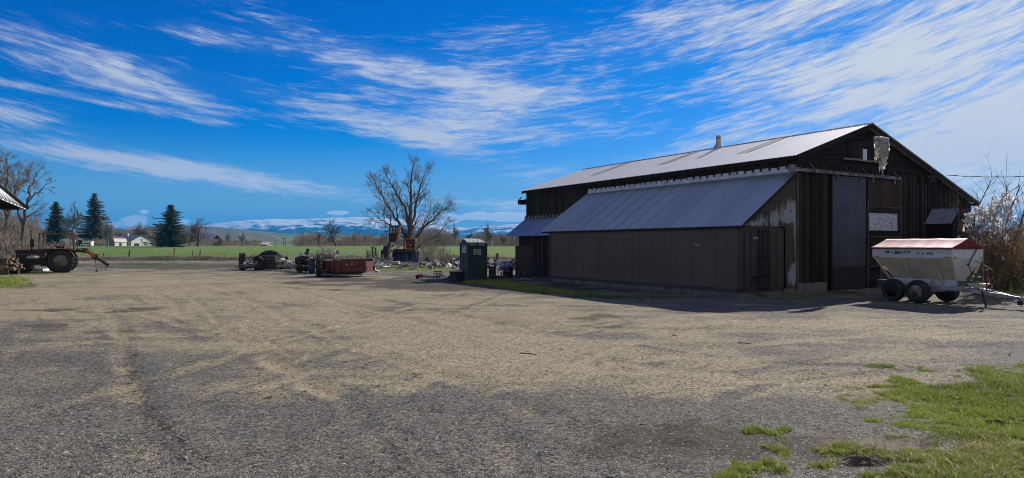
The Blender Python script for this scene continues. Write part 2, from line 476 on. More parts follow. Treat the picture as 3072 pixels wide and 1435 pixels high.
def masks(px, py, x, y):
    global PX, PY
    sx, sy = PX, PY; PX, PY = px, py
    # tan gravel
    t = (1.00*el2(750,950,640,120,-4) + .9*el2(150,900,330,80) + .9*el2(1200,930,520,62,-3) + 1.0*el2(2000,1090,800,78,3) + .8*el2(1500,1080,380,80) + .55*el2(600,870,560,34)
         + .75*el2(2300,990,800,45) + .9*el2(2500,1150,380,45) + .5*el2(800,1060,300,60,-30) + .35*el2(1050,1330,330,35,20) + .4*el2(1800,1180,300,40))
    t = t - .75*el2(590,1000,170,26,-10)*1.2 - .55*el2(1060,1190,170,40,-10) - .7*el2(640,905,110,38,-20) - .55*el2(2700,1035,500,16) - .5*el2(1500,930,140,15) - .5*el2(150,960,220,40,10) - .6*el2(1250,1240,330,50) - .75*el2(1650,1220,420,48) - .5*el2(2000,1010,500,10) - .8*el2(2100,1300,650,90)
    t = .98*(1 - np.exp(-1.15*np.clip(t, -.3, None))) + .10 - .52 * lanes(x, y)
    n = fbm(x*.55, y*.55, 21, 5)
    n2 = fbm(x*.8 + 3, y*2.0, 31, 5)
    tan_ = np.clip(sstep(-.05, 1.2, t + (n-.5)*1.25 + (n2-.5)*.8), 0, 1)
    # brown packed dirt
    d = (.9*el2(1500,862,620,26) + .8*el2(620,800,900,14) + .9*el2(330,930,380,22,0)*.6 + .7*el2(2100,1330,520,90) + .9*el2(2270,1345,60,36) + .9*el2(2480,1330,90,40) + .7*el2(2560,1385,90,20) + .8*el2(1150,1400,260,60)*.5
         + .6*el2(150,985,200,30) + .5*el2(1900,955,500,16) + .7*el2(50,860,80,25) + .5*el2(1150,840,300,14))
    dirt = sstep(.3, .85, d + (fbm(x*.8, y*.8, 41, 4)-.5)*1.1)
    # green
    g = (1.2*el2(2950,1240,300,130,-6) + 1.1*el2(2880,1410,320,75) + .75*el2(2720,1150,140,22,-25) + .62*el2(2290,1288,120,16,3) + .95*el2(2220,1405,130,48,10) + 1.0*el2(3060,1150,160,40)
         + .8*el2(2560,1340,80,22) + .6*el2(2480,1395,50,20)*.9)
    g = g - .62*el2(2740,1330,240,13,-3) - .8*el2(2650,1330,60,12) - .5*el2(2640,1290,170,14,-6) - .9*el2(2820,1140,120,18,-5) - .5*el2(2990,1270,60,12) - .9*el2(2600,1390,60,18,-15)
    g = g + 1.0*el2(1500,851,100,7,-3)*1.1 + .9*el2(1590,866,110,7,-4) + .75*el2(1150,805,330,5,0) + .8*el2(430,793,230,6,0) + .9*el2(0,845,75,14) + .7*el2(190,818,50,4) + .35*el2(1300,838,200,6) + .45*el2(1480,905,60,5)
    g = g + 1.2*el2(1750,885,200,9,-4)*.75 + .6*el2(2000,893,260,5,0)
    green = sstep(.30, .85, g + (fbm(x*1.3, y*1.3, 51, 4)-.5)*.9 + (fbm(x*5.5, y*5.5, 55, 3)-.5)*1.3)
    dry = np.clip(sstep(.3, .7, .9*el2(2700,1330,330,26,-4) + .6*el2(2600,1180,260,30,-12) + .5*el2(2950,1340,160,20) + (fbm(x*3, y*3, 61, 3)-.5)*.9), 0, 1)
    PX, PY = sx, sy
    return tan_, dirt, green, dry
TAN, DIRT, GREEN, DRY = masks(PX, PY, GX, GY)
beh = GY < 4.6
TAN[beh] = .5; DIRT[beh] = .3; GREEN[beh] = 0; DRY[beh] = 0
# behind the barn and to its right the ground is rough grass
rx = (GX-OX)*BX + (GY-OY)*BY; ry = (GX-OX)*AX + (GY-OY)*AY
side = np.maximum(sstep(19.5, 22, rx) * sstep(-9, -2, ry + (vnoise(GX*.4, GY*.4, 3)-.5)*3), sstep(17.5, 19, rx) * sstep(-4, -1.5, ry))
GREEN = np.maximum(GREEN, side * (.35 + .65*sstep(.4, .6, fbm(GX*.4, GY*.4, 71, 3))))
FIELD = sstep(83.2, 85.2, GY + (fbm(GX*.3, GY*.3, 81, 3)-.5)*3)
FIELD = np.maximum(FIELD, sstep(44, 50, np.abs(GX - 4) ) * sstep(20, 40, GY) * 0)
RUT, _ = rut_field(GX, GY); RUT = np.maximum(RUT, .85*np.clip(-lanes(GX, GY), 0, 1)) * (1-.0*GX)
nyy, nxx = GX.shape
me = bpy.data.meshes.new('ground')
me.vertices.add(nxx*nyy); me.vertices.foreach_set('co', np.stack([GX, GY, GZ], -1).reshape(-1))
ii = np.arange((nyy-1)*(nxx-1)); r_, c_ = ii // (nxx-1), ii % (nxx-1); a_ = r_*nxx + c_
quads = np.stack([a_, a_+1, a_+nxx+1, a_+nxx], -1)
me.loops.add(quads.size); me.loops.foreach_set('vertex_index', quads.reshape(-1))
me.polygons.add(len(quads)); me.polygons.foreach_set('loop_start', np.arange(0, quads.size, 4)); me.polygons.foreach_set('use_smooth', np.ones(len(quads), bool))
me.update(calc_edges=True)
for nm, arr in (('cover', np.stack([TAN, GREEN, DIRT, RUT], -1)), ('cover2', np.stack([FIELD, DRY, side, side*0+1], -1))):
    at_ = me.attributes.new(nm, 'FLOAT_COLOR', 'POINT'); at_.data.foreach_set('color', arr.reshape(-1).astype(np.float32))
ground = bpy.data.objects.new('ground', me); COL.objects.link(ground); tag(ground, 'grey and tan gravel farmyard with the green field behind it', kind='structure')

m, nt, b = newmat('ground_cover'); me.materials.append(m)
def attr(nt, n):
    a = nt.nodes.new('ShaderNodeAttribute'); a.attribute_name = n
    s_ = nt.nodes.new('ShaderNodeSeparateColor'); nt.links.new(a.outputs['Color'], s_.inputs[0])
    return [E(nt, s_.outputs[i]) for i in range(3)] + [E(nt, a.outputs['Alpha'])]
tan_e, green_e, dirt_e, rut_e = attr(nt, 'cover'); field_e, dry_e, side_e, _ = attr(nt, 'cover2')
P = coords(nt, 'Object')
def voro(nt, vec, scale):
    n = nt.nodes.new('ShaderNodeTexVoronoi'); n.inputs['Scale'].default_value = scale
    nt.links.new(vec, n.inputs['Vector']); 
    s_ = nt.nodes.new('ShaderNodeSeparateColor'); nt.links.new(n.outputs['Color'], s_.inputs[0])
    return E(nt, s_.outputs[0]), E(nt, n.outputs['Distance']), E(nt, s_.outputs[1])
r1, d1, h1 = voro(nt, P, 62)          # 2.5 cm stones
r2, d2, h2 = voro(nt, P, 30)          # 6 cm stones
px_, py_, pz_ = sep(nt, P)
m1 = noise(nt, P, 7.0, 5, .7); m2 = noise(nt, P, 1.1, 5, .6); m3 = noise(nt, comb(nt, px_*.35, py_*1.3, 0), 1.6, 6, .68)
stone = r1 * .60 + r2 * .40
gap = (d1 * -1.0 + .55).step(-.12, .35)
greyc = mixc(nt, stone.step(.2, .85), (.072, .068, .060), (.43, .41, .36))
tanc = mixc(nt, stone.step(.15, .8), (.22, .172, .098), (.95, .81, .53))
tf = (tan_e * 1.05 + (m3 - .5) * .75 + (m1 - .5) * .6 + (r1 - .5) * .5).step(.0, 1.0)
gc = mixc(nt, tf, greyc, tanc)
dirtc = mixc(nt, (m1*.6 + r2*.4).step(.3, .75), (.052, .040, .030), (.175, .138, .098))
df = (dirt_e + (m1-.5)*.9 + (m3-.5)*.5).step(.25, .85) * .8
gc = mixc(nt, df, gc, dirtc)
gc = mixc(nt, (rut_e * .8 + (m1-.5)*.9 * rut_e).clamp() * .42, gc, (.075, .062, .046))
gc = scalec(nt, gc, (gap * .45 + .62) * (m2 * .5 + .74) * (m1 * .5 + .75))
# grass underlay
gn = noise(nt, P, 22, 4, .7)
grc = mixc(nt, gn.step(.3, .7), (.030, .052, .010), (.115, .170, .030))
grc = mixc(nt, (m1 - .5).step(.06, .25) * .7, grc, (.20, .17, .07))
gf = (green_e * 1.2 + (gn - .5) * .7 + (m1 - .5) * .5).step(.35, .75)
gc = mixc(nt, gf, gc, grc)
gc = mixc(nt, (dry_e * (gn * 1.6)).step(.35, .8) * .6, gc, (.30, .255, .15))
# far field: young crop rows
f1 = noise(nt, comb(nt, px_*.06, py_*.35, 0), 1.0, 5, .65); f2 = noise(nt, comb(nt, px_*.5, py_*1.0, 0), 1.0, 5, .7)
fc = mixc(nt, f1.step(.3, .7), (.110, .195, .030), (.200, .290, .062))
fc = mixc(nt, f2.step(.46, .66) * .7, fc, (.060, .092, .022))
fc = mixc(nt, (py_ * -1).step(-96, -84) * f2.step(.35, .6) * .75, fc, (.33, .28, .15))      # dead grass at its near margin
fc = mixc(nt, py_.step(300, 345) * .5, fc, (.17, .18, .085))
bank = py_.step(80.2, 81.6) * (py_ * -1).step(-83.6, -82.6)
gc = mixc(nt, field_e, gc, fc)
gc = mixc(nt, (bank * (m2*1.4)).clamp() * .75, gc, (.060, .042, .030))  # dark dirt; the shade of the bank's near face is painted in too
nt.links.new(gc, b.inputs['Base Color']); b.inputs['Roughness'].default_value = .88
b.inputs['Specular IOR Level'].default_value = .25
hh = (gap * .9 + h2 * .35) * (rut_e * -.6 + 1.0) + m1 * 1.3 + gn * green_e * .8
bump(nt, b, hh, 1.0, .026)

# hills and mountains: long ridges at their own distance
def ridge(name, prof, Y, z0, mat_, label, rough, seed, front, rows=26, back=.35):
    xs = np.linspace(-1.15, 1.15, 420) * Y
    ppx = CX + F * xs / Y
    top = EYE + (HY - np.interp(ppx, [p[0] for p in prof], [p[1] for p in prof])) / F * Y
    v = []; f = []
    for j in range(rows + 8):
        t = j / (rows - 1)
        if t <= 1:
            y = Y - front * (1-t); e = .12*t + .88 * t**1.7
            gul = (fbm(xs/Y*60 + t*2, xs*0 + t*5, seed, 5) - .5)
            z = z0 + (top - z0) * np.clip(e + gul * rough * 4*t*(1-t), 0, None) + (fbm(xs/Y*160, xs*0 + t*9, seed+3, 4)-.5) * (top-z0).mean()*.06*(t > .5)
        else:
            y = Y + front * back * (t-1)*4; z = z0 + (top - z0) * max(0, 1 - (t-1)*3.6)
        k = y / Y
        v.append(np.stack([xs*k, np.full_like(xs, y), z], -1))
    n = len(xs); V = np.concatenate(v); R = len(v)
    mb = MB(); mb.v = [tuple(q) for q in V]
    mb.f = [(r*n+i, r*n+i+1, (r+1)*n+i+1, (r+1)*n+i) for r in range(R-1) for i in range(n-1)]
    o = mb.build(name, mat_, smooth=True); tag(o, label, kind='structure'); return o
m, nt, b = newmat('hill_grass')
P = coords(nt, 'Object'); hx, hy, hz_ = sep(nt, P)
a1 = noise(nt, comb(nt, hx*.004, hy*.002, hz_*.03), 1.0, 5, .6); a2 = noise(nt, comb(nt, hx*.02, hy*.004, hz_*.1), 1.0, 5, .65)
c = mixc(nt, a1.step(.35, .65), (.115, .150, .050), (.190, .180, .095))
c = mixc(nt, a2.step(.45, .7) * .6, c, (.075, .105, .040))
c = mixc(nt, ((hx / hy) * -1).step(.33, .47) * .85, c, (.125, .095, .075))   # scrubby brown slope on the left
nt.links.new(c, b.inputs['Base Color']); b.inputs['Roughness'].default_value = 1; b.inputs['Specular IOR Level'].default_value = .1
ridge('hills', [(-900,690),(0,700),(150,690),(240,697),(330,700),(395,694),(430,684),(480,677),(560,677),(610,680),(640,681),(700,686),(760,692),(830,699),(900,704),(1000,704),(1150,708),(1300,711),(1450,714),(1600,716),(2000,720),(4000,722)],
      3100, .8, m, 'low green and brown hills beyond the field', .30, 5, 2300)
m, nt, b = newmat('snow_mountain')
P = coords(nt, 'Object'); hx, hy, hz_ = sep(nt, P)
q = comb(nt, hx*.0010, hy*.0006, hz_*.0065)
s1 = noise(nt, q, 3.0, 7, .66, .4); s2 = noise(nt, q, .9, 3, .5); s3 = noise(nt, comb(nt, hx*.0022, hy*.001, hz_*.02), 3.0, 5, .7, .2)
sn = (s1 - .5)*2.6 + (s2 - .5) * 1.4 + (s3-.5)*2.0 + hz_ * (1/200.0) + (hx / 9500.0) * .55
c = mixc(nt, sn.step(.90, 1.12), mixc(nt, s3.step(.3, .7), (.012, .028, .045), (.035, .050, .055)), (.88, .92, .97))
nt.links.new(c, b.inputs['Base Color']); b.inputs['Roughness'].default_value = .9; b.inputs['Specular IOR Level'].default_value = .1
ridge('snowy_mountains', [(-900,690),(0,690),(330,686),(420,684),(560,682),(620,676),(640,672),(700,665),(760,660),(830,657),(870,659),(950,656),(1060,652),(1110,652),(1170,656),(1250,662),(1300,672),(1340,681),(1400,684),(1450,680),(1500,675),(1560,672),(1650,676),(2000,690),(4000,700)],
      9500, 2.0, m, 'distant blue mountain range patched with snow', .55, 11, 3600, rows=40)
# ------------------------------------------------------------------ materials of the barn
def boardmat(name, c1, c2, width=.22, axis='x', streak=1.0, rough=.85, warm=None):
    """weathered boards: a tone per board, long grain streaks, pale worn spots"""
    m, nt, b = newmat(name); P = coords(nt, 'Object'); x, y, z = sep(nt, P)
    u = x if axis == 'x' else (y if axis == 'y' else z)
    w = z if axis != 'z' else x
    idx = (u / width).f('FLOOR')
    wn = nt.nodes.new('ShaderNodeTexWhiteNoise'); wn.noise_dimensions = '1D'; nt.links.new(idx.k, wn.inputs['W'])
    rnd = E(nt, wn.outputs['Value'])
    g = noise(nt, comb(nt, u * 22, w * .8, rnd * 7), 1.0, 6, .7)
    g2 = noise(nt, comb(nt, u * 4, w * 1.2, rnd * 31), 1.0, 4, .6)
    c = mixc(nt, (rnd * .55 + g2 * .5).step(.2, .9), c1, c2)
    if warm: c = mixc(nt, g2.step(.56, .74) * .6, c, warm)
    c = mixc(nt, g.step(.62, .80) * .55 * streak, c, (.16, .145, .125))
    c = scalec(nt, c, g * .9 + .5)
    nt.links.new(c, b.inputs['Base Color']); b.inputs['Roughness'].default_value = rough
    b.inputs['Specular IOR Level'].default_value = .25
    bump(nt, b, g * .8 + g2 * .4, .6, .01); return m
M_WOOD = boardmat('dark_barn_boards', (.018, .014, .012), (.060, .046, .036), .2, 'x')
M_WOODY = boardmat('dark_barn_boards_long', (.018, .014, .012), (.058, .044, .034), .2, 'y')
M_WOODH = boardmat('dark_barn_siding', (.018, .014, .012), (.045, .034, .027), .2, 'z', .6)
M_BROWNDOOR = boardmat('brown_door_boards', (.040, .026, .016), (.085, .055, .032), .6, 'x', .5, warm=(.10, .055, .025))
def galv(name, c1, c2, rust, sheet=.66, axis='y', rough=.42, metal=.75, rustamt=.5, bm=.0, sd=.5):
    m, nt, b = newmat(name); P = coords(nt, 'Object'); x, y, z = sep(nt, P)
    u = y if axis == 'y' else x
    q = u / sheet; idx = q.f('FLOOR'); fr = q - idx
    wn = nt.nodes.new('ShaderNodeTexWhiteNoise'); wn.noise_dimensions = '1D'; nt.links.new(idx.k, wn.inputs['W'])
    rnd = E(nt, wn.outputs['Value'])
    n1 = noise(nt, P, .7, 5, .65); n2 = noise(nt, comb(nt, x*1.2, y*6, z*1.2), 2.0, 5, .7)
    c = mixc(nt, (rnd * .35 + n1 * .8).step(.3, .95), c1, c2)
    c = mixc(nt, (n2 + (n1 - .5) * .9).step(.62, .85) * rustamt, c, rust)
    seam = fr.step(.0, .07)                      # lap shadow line of each sheet
    c = scalec(nt, c, seam * sd + (1 - sd))
    nt.links.new(c, b.inputs['Base Color']); b.inputs['Metallic'].default_value = metal
    rr = n2 * .22 + (rough - .08) + rnd * .02; nt.links.new(rr.k, b.inputs['Roughness'])
    return m
M_ROOF = galv('galvanised_roof', (.84, .87, .90), (.92, .93, .93), (.62, .54, .42), .66, sd=.15, rustamt=.12, rough=.60, metal=.20)
M_LEAN = galv('galvanised_lean_to_roof', (.34, .42, .53), (.43, .51, .61), (.22, .21, .21), .90, rustamt=.45, rough=.40, metal=.80)
M_FLASH = mat('pale_flashing', (.62, .65, .72), .5, .2, col2=(.42, .44, .50), scale=3)
M_SKYL = mat('yellowed_skylight', (.62, .56, .38), .45, 0, col2=(.52, .50, .42), scale=1.2)
M_CONC = mat('foundation_concrete', (.20, .19, .175), .9, 0, col2=(.10, .10, .09), scale=1.6, bmp=.4, bscale=18)
M_SHEET = mat('blue_grey_sheet_metal', (.105, .098, .105), .55, .3, col2=(.075, .072, .080), scale=.8)
M_SHEET2 = mat('brown_sheet_metal', (.042, .036, .036), .55, .3, col2=(.03, .027, .028), scale=.9)
M_TRACK = mat('weathered_track_rail', (.32, .31, .30), .6, .4, col2=(.11, .10, .10), scale=3)
M_PALEWOOD = mat('pale_weathered_wood', (.34, .31, .28), .8, 0, col2=(.20, .18, .16), scale=3, stretch=(1, 1, 5))
M_GREYWOOD = mat('grey_weathered_wood', (.12, .10, .085), .85, 0, col2=(.07, .055, .045), scale=3, stretch=(1, 1, .3))
M_BLACK = mat('black_rubbery', (.012, .012, .013), .6, 0, scale=6)
M_DARKMETAL = mat('dark_metal', (.03, .03, .032), .5, .5, scale=5)
M_LAMPW = mat('milky_lamp_glass', (.55, .54, .5), .3)

barn = thing('barn', 'long dark board barn with a pale metal gable roof and lean-to sheds', 'barn', (OX, OY, 0), BROT)
EL, EZ = 2.87, 5.47; RS, RZ = 7.96, 7.18; ER, ERZ = 17.16, 4.07
SL = (RZ-EZ)/(RS-EL)
def roofz(s): return EZ + SL*(s-EL) if s < RS else RZ - (RZ-ERZ)/(ER-RS)*(s-RS)
V0, V1 = -.30, 20.35
# gable wall: vertical boards up to the girt, horizontal siding above
GIRT = 5.32
mb = MB(); s = 3.19
SR = 16.95
while s < SR:
    w = random.choice((.19, .22, .24, .27)); e = min(s + w - .012, SR)
    zt0, zt1 = min(GIRT, roofz(s) - .12), min(GIRT, roofz(e) - .12)
    y0 = random.uniform(-.014, .014); zb = .42 if s < 5.6 else (.2 if s < 6.5 else .08) + random.uniform(-.02, .02)
    mb.add([(s,y0,zb),(e,y0,zb),(e,.06,zb),(s,.06,zb),(s,y0,zt0),(e,y0,zt1),(e,.06,zt1),(s,.06,zt0)],
           [(0,3,2,1),(4,5,6,7),(0,1,5,4),(1,2,6,5),(2,3,7,6),(3,0,4,7)])
    if random.random() < .8:
        mb.box(e-.02, e+.03, y0-.022, y0+.01, zb+.01, min(zt0, zt1)-.02)
    s += w
mb.box(3.25, 16.9, .05, .10, .05, 3.9)
mb.build('gable_wall', M_WOOD, barn)
mb = MB(); z = GIRT
while z < RZ - .2:
    h = .19; sl_ = EL + (z + h + .12 - EZ)/SL; sr_ = RS + (RZ - z - h - .12)/((RZ-ERZ)/(ER-RS))
    sl0 = EL + (z + .12 - EZ)/SL; sr0 = RS + (RZ - z - .12)/((RZ-ERZ)/(ER-RS))
    sl0, sl_ = max(3.19, sl0), max(3.19, sl_)
    if sr_ <= sl_: break
    y0 = random.uniform(-.008, .008)
    mb.add([(sl0,y0-.012,z+.004),(sr0,y0-.012,z+.004),(sr0,.05,z+.004),(sl0,.05,z+.004),(sl_,y0+.006,z+h-.004),(sr_,y0+.006,z+h-.004),(sr_,.05,z+h-.004),(sl_,.05,z+h-.004)],
           [(0,3,2,1),(4,5,6,7),(0,1,5,4),(1,2,6,5),(2,3,7,6),(3,0,4,7)])
    z += h
mb.box(3.19, 12.8, -.05, -.02, GIRT-.09, GIRT+.03)
# backing so that no sky shows between the siding boards
mb.add([(3.3,.09,5.2),(14.6,.09,5.0),(8.0,.09,6.95),(3.3,.09,5.45)],[(0,1,2,3)])
mb.build('gable_siding', M_WOODH, barn)
# long wall
mb = MB(); v = .0
while v < 20.2:
    w = random.choice((.19, .22, .24)); x0 = 3.19 + random.uniform(-.012, .012)
    e = min(v + w - .01, 20.2); zt = 5.42
    mb.box(x0, 3.25, v, e, .35, zt)
    if random.random() < .75: mb.box(x0-.025, x0+.01, e-.02, e+.035, .4, zt)
    v += w
mb.build('long_wall', M_WOODY, barn)
mb = MB().box(16.9, 16.96, .1, 20.2, .1, 3.95); mb.build('back_wall', M_WOODY, barn)
mb = MB(); mb.prism([(3.2,.1),(16.9,.1),(16.9,3.95),(8.0,6.95),(3.2,5.4)], lambda a,b_: (a, 20.14, b_), lambda a,b_: (a, 20.2, b_)); mb.build('far_gable_wall', M_WOOD, barn)
# roof sheets
ro = MB().corr((EL, V0, EZ), (0, V1-V0, 0), (RS-EL, 0, RZ-EZ), 140, .017)
ro.corr((ER, V0, ERZ), (0, V1-V0, 0), (RS-ER, 0, RZ-ERZ), 140, .017)
roof = ro.build('roof', M_ROOF, barn)
mb = MB()
for (p, q) in (((EL+.03, EZ), (RS, RZ)), ((RS, RZ), (ER-.03, ERZ))):       # rake boards on both gables
    for vv in (V0+.01, V1-.05):
        mb.slab((p[0], vv, p[1]-.03), (q[0], vv, q[1]-.03), (q[0], vv+.04, q[1]-.03), (p[0], vv+.04, p[1]-.03), .17)
mb.box(EL+.05, EL+.09, V0+.05, V1-.06, EZ-.16, EZ-.025); mb.box(ER-.09, ER-.05, V0+.05, V1-.06, ERZ-.16, ERZ-.025)
mb.build_islands('rake_board', M_WOODH, barn)
mb = MB(); v = .3
while v < 20.2:                                          # rafter tails below the eave
    mb.slab((EL+.1, v, EZ-.03), (3.2, v, EZ+.08), (3.2, v+.05, EZ+.08), (EL+.1, v+.05, EZ-.03), .12); v += .61
v = .2
mb.build_islands('rafter_tail', M_WOODH, barn)
mb = MB(); n = 140                                       # ridge cap with a wavy, lifted edge
for i in range(n):
    a, b_ = V0 + (V1-V0)*i/n, V0 + (V1-V0)*(i+1)/n; h = .035 + .015*random.random()
    mb.slab((RS-.17, a, RZ-.057+h-.02), (RS, a, RZ+h), (RS, b_-.006, RZ+h), (RS-.17, b_-.006, RZ-.057+h-.02), .004)
    mb.slab((RS, a, RZ+h), (RS+.17, a, RZ-.057+h-.02), (RS+.17, b_-.006, RZ-.057+h-.02), (RS, b_-.006, RZ+h), .004)
mb.build('ridge_cap', mat('rusty_ridge_cap', (.10, .095, .10), .6, .4, scale=4), barn)
def skylight(va, vb, f0, f1):
    mb = MB().corr((EL+(RS-EL)*f0, va, EZ+(RZ-EZ)*f0+.014), (0, vb-va, 0), ((RS-EL)*(f1-f0), 0, (RZ-EZ)*(f1-f0)), max(3, int((vb-va)/.15)), .015)
    mb.build('skylight_panel', M_SKYL, barn)
for pxr, pyr, f0 in ((2350, 412, .42), (2095, 454, .45), (1893, 486, .40)):
    vv, _ = onu(pxr, pyr, RS); skylight(vv-.35, vv+.36, f0, .97)
# smoke stack on the ridge
vv, _ = onu(2160, 443, RS)
mb = MB().lathe([(.30, -.25), (.26, .02), (.15, .20), (.13, .30), (.13, .62), (.135, .62), (.135, .66), (.11, .66)], 20, (RS-.12, vv, RZ-.02))
st = mb.build('chimney', mat('grey_flue_metal', (.55, .56, .57), .5, .3, scale=4), barn, smooth=True)
MB().lathe([(.137, .50), (.140, .50), (.140, .535), (.137, .535)], 20, (RS-.12, vv, RZ-.02)).build('flue_band', M_DARKMETAL, st)

# lean-to over the container
LZ0, LZ1, LS1 = 2.665, 4.90, 3.185
lean = MB().corr((-.12, -.18, LZ0), (0, 13.68, 0), (LS1+.12, 0, LZ1-LZ0), 92, .028).build('lean_to_roof', M_LEAN, barn)
mb = MB(); v = -.1
while v < 13.4:
    mb.slab((-.03, v, LZ0+.045), (LS1, v, LZ1-.02), (LS1, v+.05, LZ1-.02), (-.03, v+.05, LZ0+.045), .10); v += .61
mb.box(-.06, -.03, -.1, 13.4, LZ0-.09, LZ0+.015)
mb.build_islands('rafter', M_WOODH, barn)
mb = MB()                                                # stepped flashing against the boards
mb.box(LS1-.075, LS1-.055, -.02, 13.45, LZ1-.05, LZ1+.10)
v = .02
while v < 13.3:
    w = .30 + random.uniform(-.03, .04); mb.box(LS1-.073, LS1-.057, v, v+w, LZ1+.10, LZ1+.20 + random.uniform(-.02, .02)); v += w + random.uniform(.09, .13)
mb.build('flashing', M_FLASH, barn)
# second, lower lean-to further along
L2Z0, L2Z1, L2S0 = 2.50, 3.62, 1.66
MB().corr((L2S0, 13.2, L2Z0), (0, 7.1, 0), (LS1-L2S0, 0, L2Z1-L2Z0), 48, .018).build('lean_to_roof', M_LEAN, barn)
mb = MB(); v = 13.5
while v < 20.1:
    mb.slab((L2S0+.06, v, L2Z0+.02), (LS1, v, L2Z1-.04), (LS1, v+.05, L2Z1-.04), (L2S0+.06, v+.05, L2Z0+.02), .09); v += .61
mb.build_islands('rafter', M_WOODH, barn)
mb = MB(); v = 13.6
while v < 20.05:
    mb.lathe([(.10, 0), (.10, .012)], 12, (LS1-.06, v+.14, L2Z1+.14), 'x'); mb.box(LS1-.072, LS1-.056, v, v+.28, L2Z1-.02, L2Z1+.14); v += .40
mb.build('flashing', mat('dull_flashing', (.20, .20, .215), .6, .3, col2=(.10,.10,.11), scale=3), barn)
mb = MB(); v = 12.9
while v < 20.1:
    w = .24; mb.box(2.72+random.uniform(-.01,.01), 2.79, v, v+w-.012, .05, 2.52+.5*0 + (2.72-L2S0)*.66 + L2Z0 - 2.62); v += w
mb.prism([(2.72,.05),(3.2,.05),(3.2,3.55),(2.72,3.2)], lambda a,b_: (a, 20.06, b_), lambda a,b_: (a, 20.12, b_))
mb.build('lean_to_wall', M_WOODY, barn)
mb = MB().box(2.60, 2.70, 13.6, 13.72, .05, 3.1); mb.box(2.60, 2.70, 17.3, 17.4, .05, 3.1); mb.build_islands('wall_post', M_GREYWOOD, barn)

# corrugated end wall above and beside the container
m, nt, b = newmat('peeling_corrugated_wall'); P = coords(nt, 'Object'); x, y, z = sep(nt, P)
n1 = noise(nt, comb(nt, x*5, 0, z*1.6), 1.0, 5, .65); n2 = noise(nt, comb(nt, x*24, 0, z*3.2), 1.0, 4, .6)
def gb(sx, sz, hw, hh):
    u = (x - sx) / hw; w = (z - sz) / hh; return ((u*u + w*w) * -1).f('EXPONENT')
pm = gb(3.0, 3.35, .30, .42) + gb(2.6, 3.0, .35, .25) + gb(1.9, 2.95, .30, .35)*.9 + gb(1.2, 2.85, .5, .3)*.7 + gb(2.95, .75, .32, .48)*1.15 + gb(3.1, 2.55, .12, .5)*.8 + gb(2.5, 3.5, .4, .5)*.45 + gb(3.12, 1.6, .06, .8)*.7 + gb(.55, 2.75, .4, .12)*.8
stripe = (x * 87.2).f('SINE') * .5 + .5
pf = (pm * .62 + n1 * .75 + n2 * .6 + stripe * .22).step(1.08, 1.18)
c = mixc(nt, n1.step(.3, .7), (.060, .048, .040), (.085, .068, .056))
c = mixc(nt, pf, c, mixc(nt, n2.step(.3, .7), (.26, .29, .36), (.40, .44, .52)))
c = mixc(nt, gb(2.85, 3.28, .07, .06).step(.5, .8), c, (.22, .03, .03))
nt.links.new(c, b.inputs['Base Color']); b.inputs['Roughness'].default_value = .6; b.inputs['Metallic'].default_value = .2
mb = MB()
def leanz(s): return LZ0 + (LZ1-LZ0)*(s+.12)/(LS1+.12) - .03
pit = .072; N = int(3.17/pit*4); pts = []
for i in range(N+1):
    s = .02 + (3.17)*i/N; y = -.035 + .012*cos(2*pi*i/4)
    pts.append((s, y, .24 if s > 2.5 else 2.64, leanz(s)))
o = len(mb.v)
for p in pts:
    mb.v += [(p[0], p[1], p[2]), (p[0], p[1], p[3])]
for i in range(N): mb.f.append((o+2*i, o+2*i+2, o+2*i+3, o+2*i+1))
w_ = mb.build('end_wall', m, barn)
sm = w_.modifiers.new('thick', 'SOLIDIFY'); sm.thickness = .004; sm.offset = 1
MB().box(3.14, 3.24, -.10, -.045, .25, 5.0).build('corner_board', M_GREYWOOD, barn)
# foundations
s1, z1 = onv(2481, 852, -.06)
mb = MB().box(3.19, s1, -.07, .10, -.1, .42); mb.build('foundation', M_CONC, barn)
MB().box(2.46, 3.17, -.02, .12, -.1, .235).build('foundation', M_CONC, barn)
MB().box(s1+.2, 11.4, -1.55, .02, -.05, .075).build('door_apron', M_CONC, barn)
# sliding doors
def px2(p, q, v=-.1): return onv(p, q, v)
sa, _ = px2(2494, 700); sb_, _ = px2(2594, 700); zt = px2(2540, 531)[1]; zb = .10
big = MB().box(sa, sb_, -.16, -.10, zb, zt).build('sliding_door', M_SHEET, barn, label='tall blue-grey sheet metal sliding door')
mb = MB()
for q in (619, 709, 797):
    z_ = onv(2540, q, -.16)[1]; mb.box(sa-.004, sb_+.004, -.172, -.158, z_-.012, z_+.016)
mb.build_islands('seam', mat('door_seam', (.12,.125,.15), .5, .5), big)
MB().box(sa-.004, sb_+.01, -.174, -.160, zb, onv(2540, 800, -.16)[1]-.02).build('kick_panel', M_SHEET2, big)
sc, _ = px2(2600, 700); sd, _ = px2(2701, 700)
zq = lambda q, v=-.1: onv(2650, q, v)[1]
d2 = MB().box(sc, sd, -.11, -.06, .12, zq(538)).build('sliding_door', M_WOODH, barn, label='brown sliding door with a peeling white window panel')
MB().box(sc+.05, sd-.02, -.135, -.112, zq(619), zq(541)).build('upper_panel', M_BROWNDOOR, d2)
mb = MB()
for q in (622, 711, 798): mb.box(sc, sd, -.15, -.112, zq(q)-.03, zq(q)+.03)
mb.box(sc, sc+.09, -.155, -.113, .12, zq(608)); mb.box(sd-.07, sd, -.155, -.113, .12, zq(538))
mb.build('door_frame', M_GREYWOOD, d2)
m, nt, b = newmat('peeling_white_panel'); P = coords(nt, 'Object'); x, y, z = sep(nt, P)
n1 = noise(nt, comb(nt, x*5.0 + z*3, 0, z*12 - x*2), 1.0, 5, .66, .9); n2 = noise(nt, P, 40, 3)
c = mixc(nt, (n1 + (n2-.5)*.10).step(.56, .59), (.62, .65, .72), (.045, .04, .035))
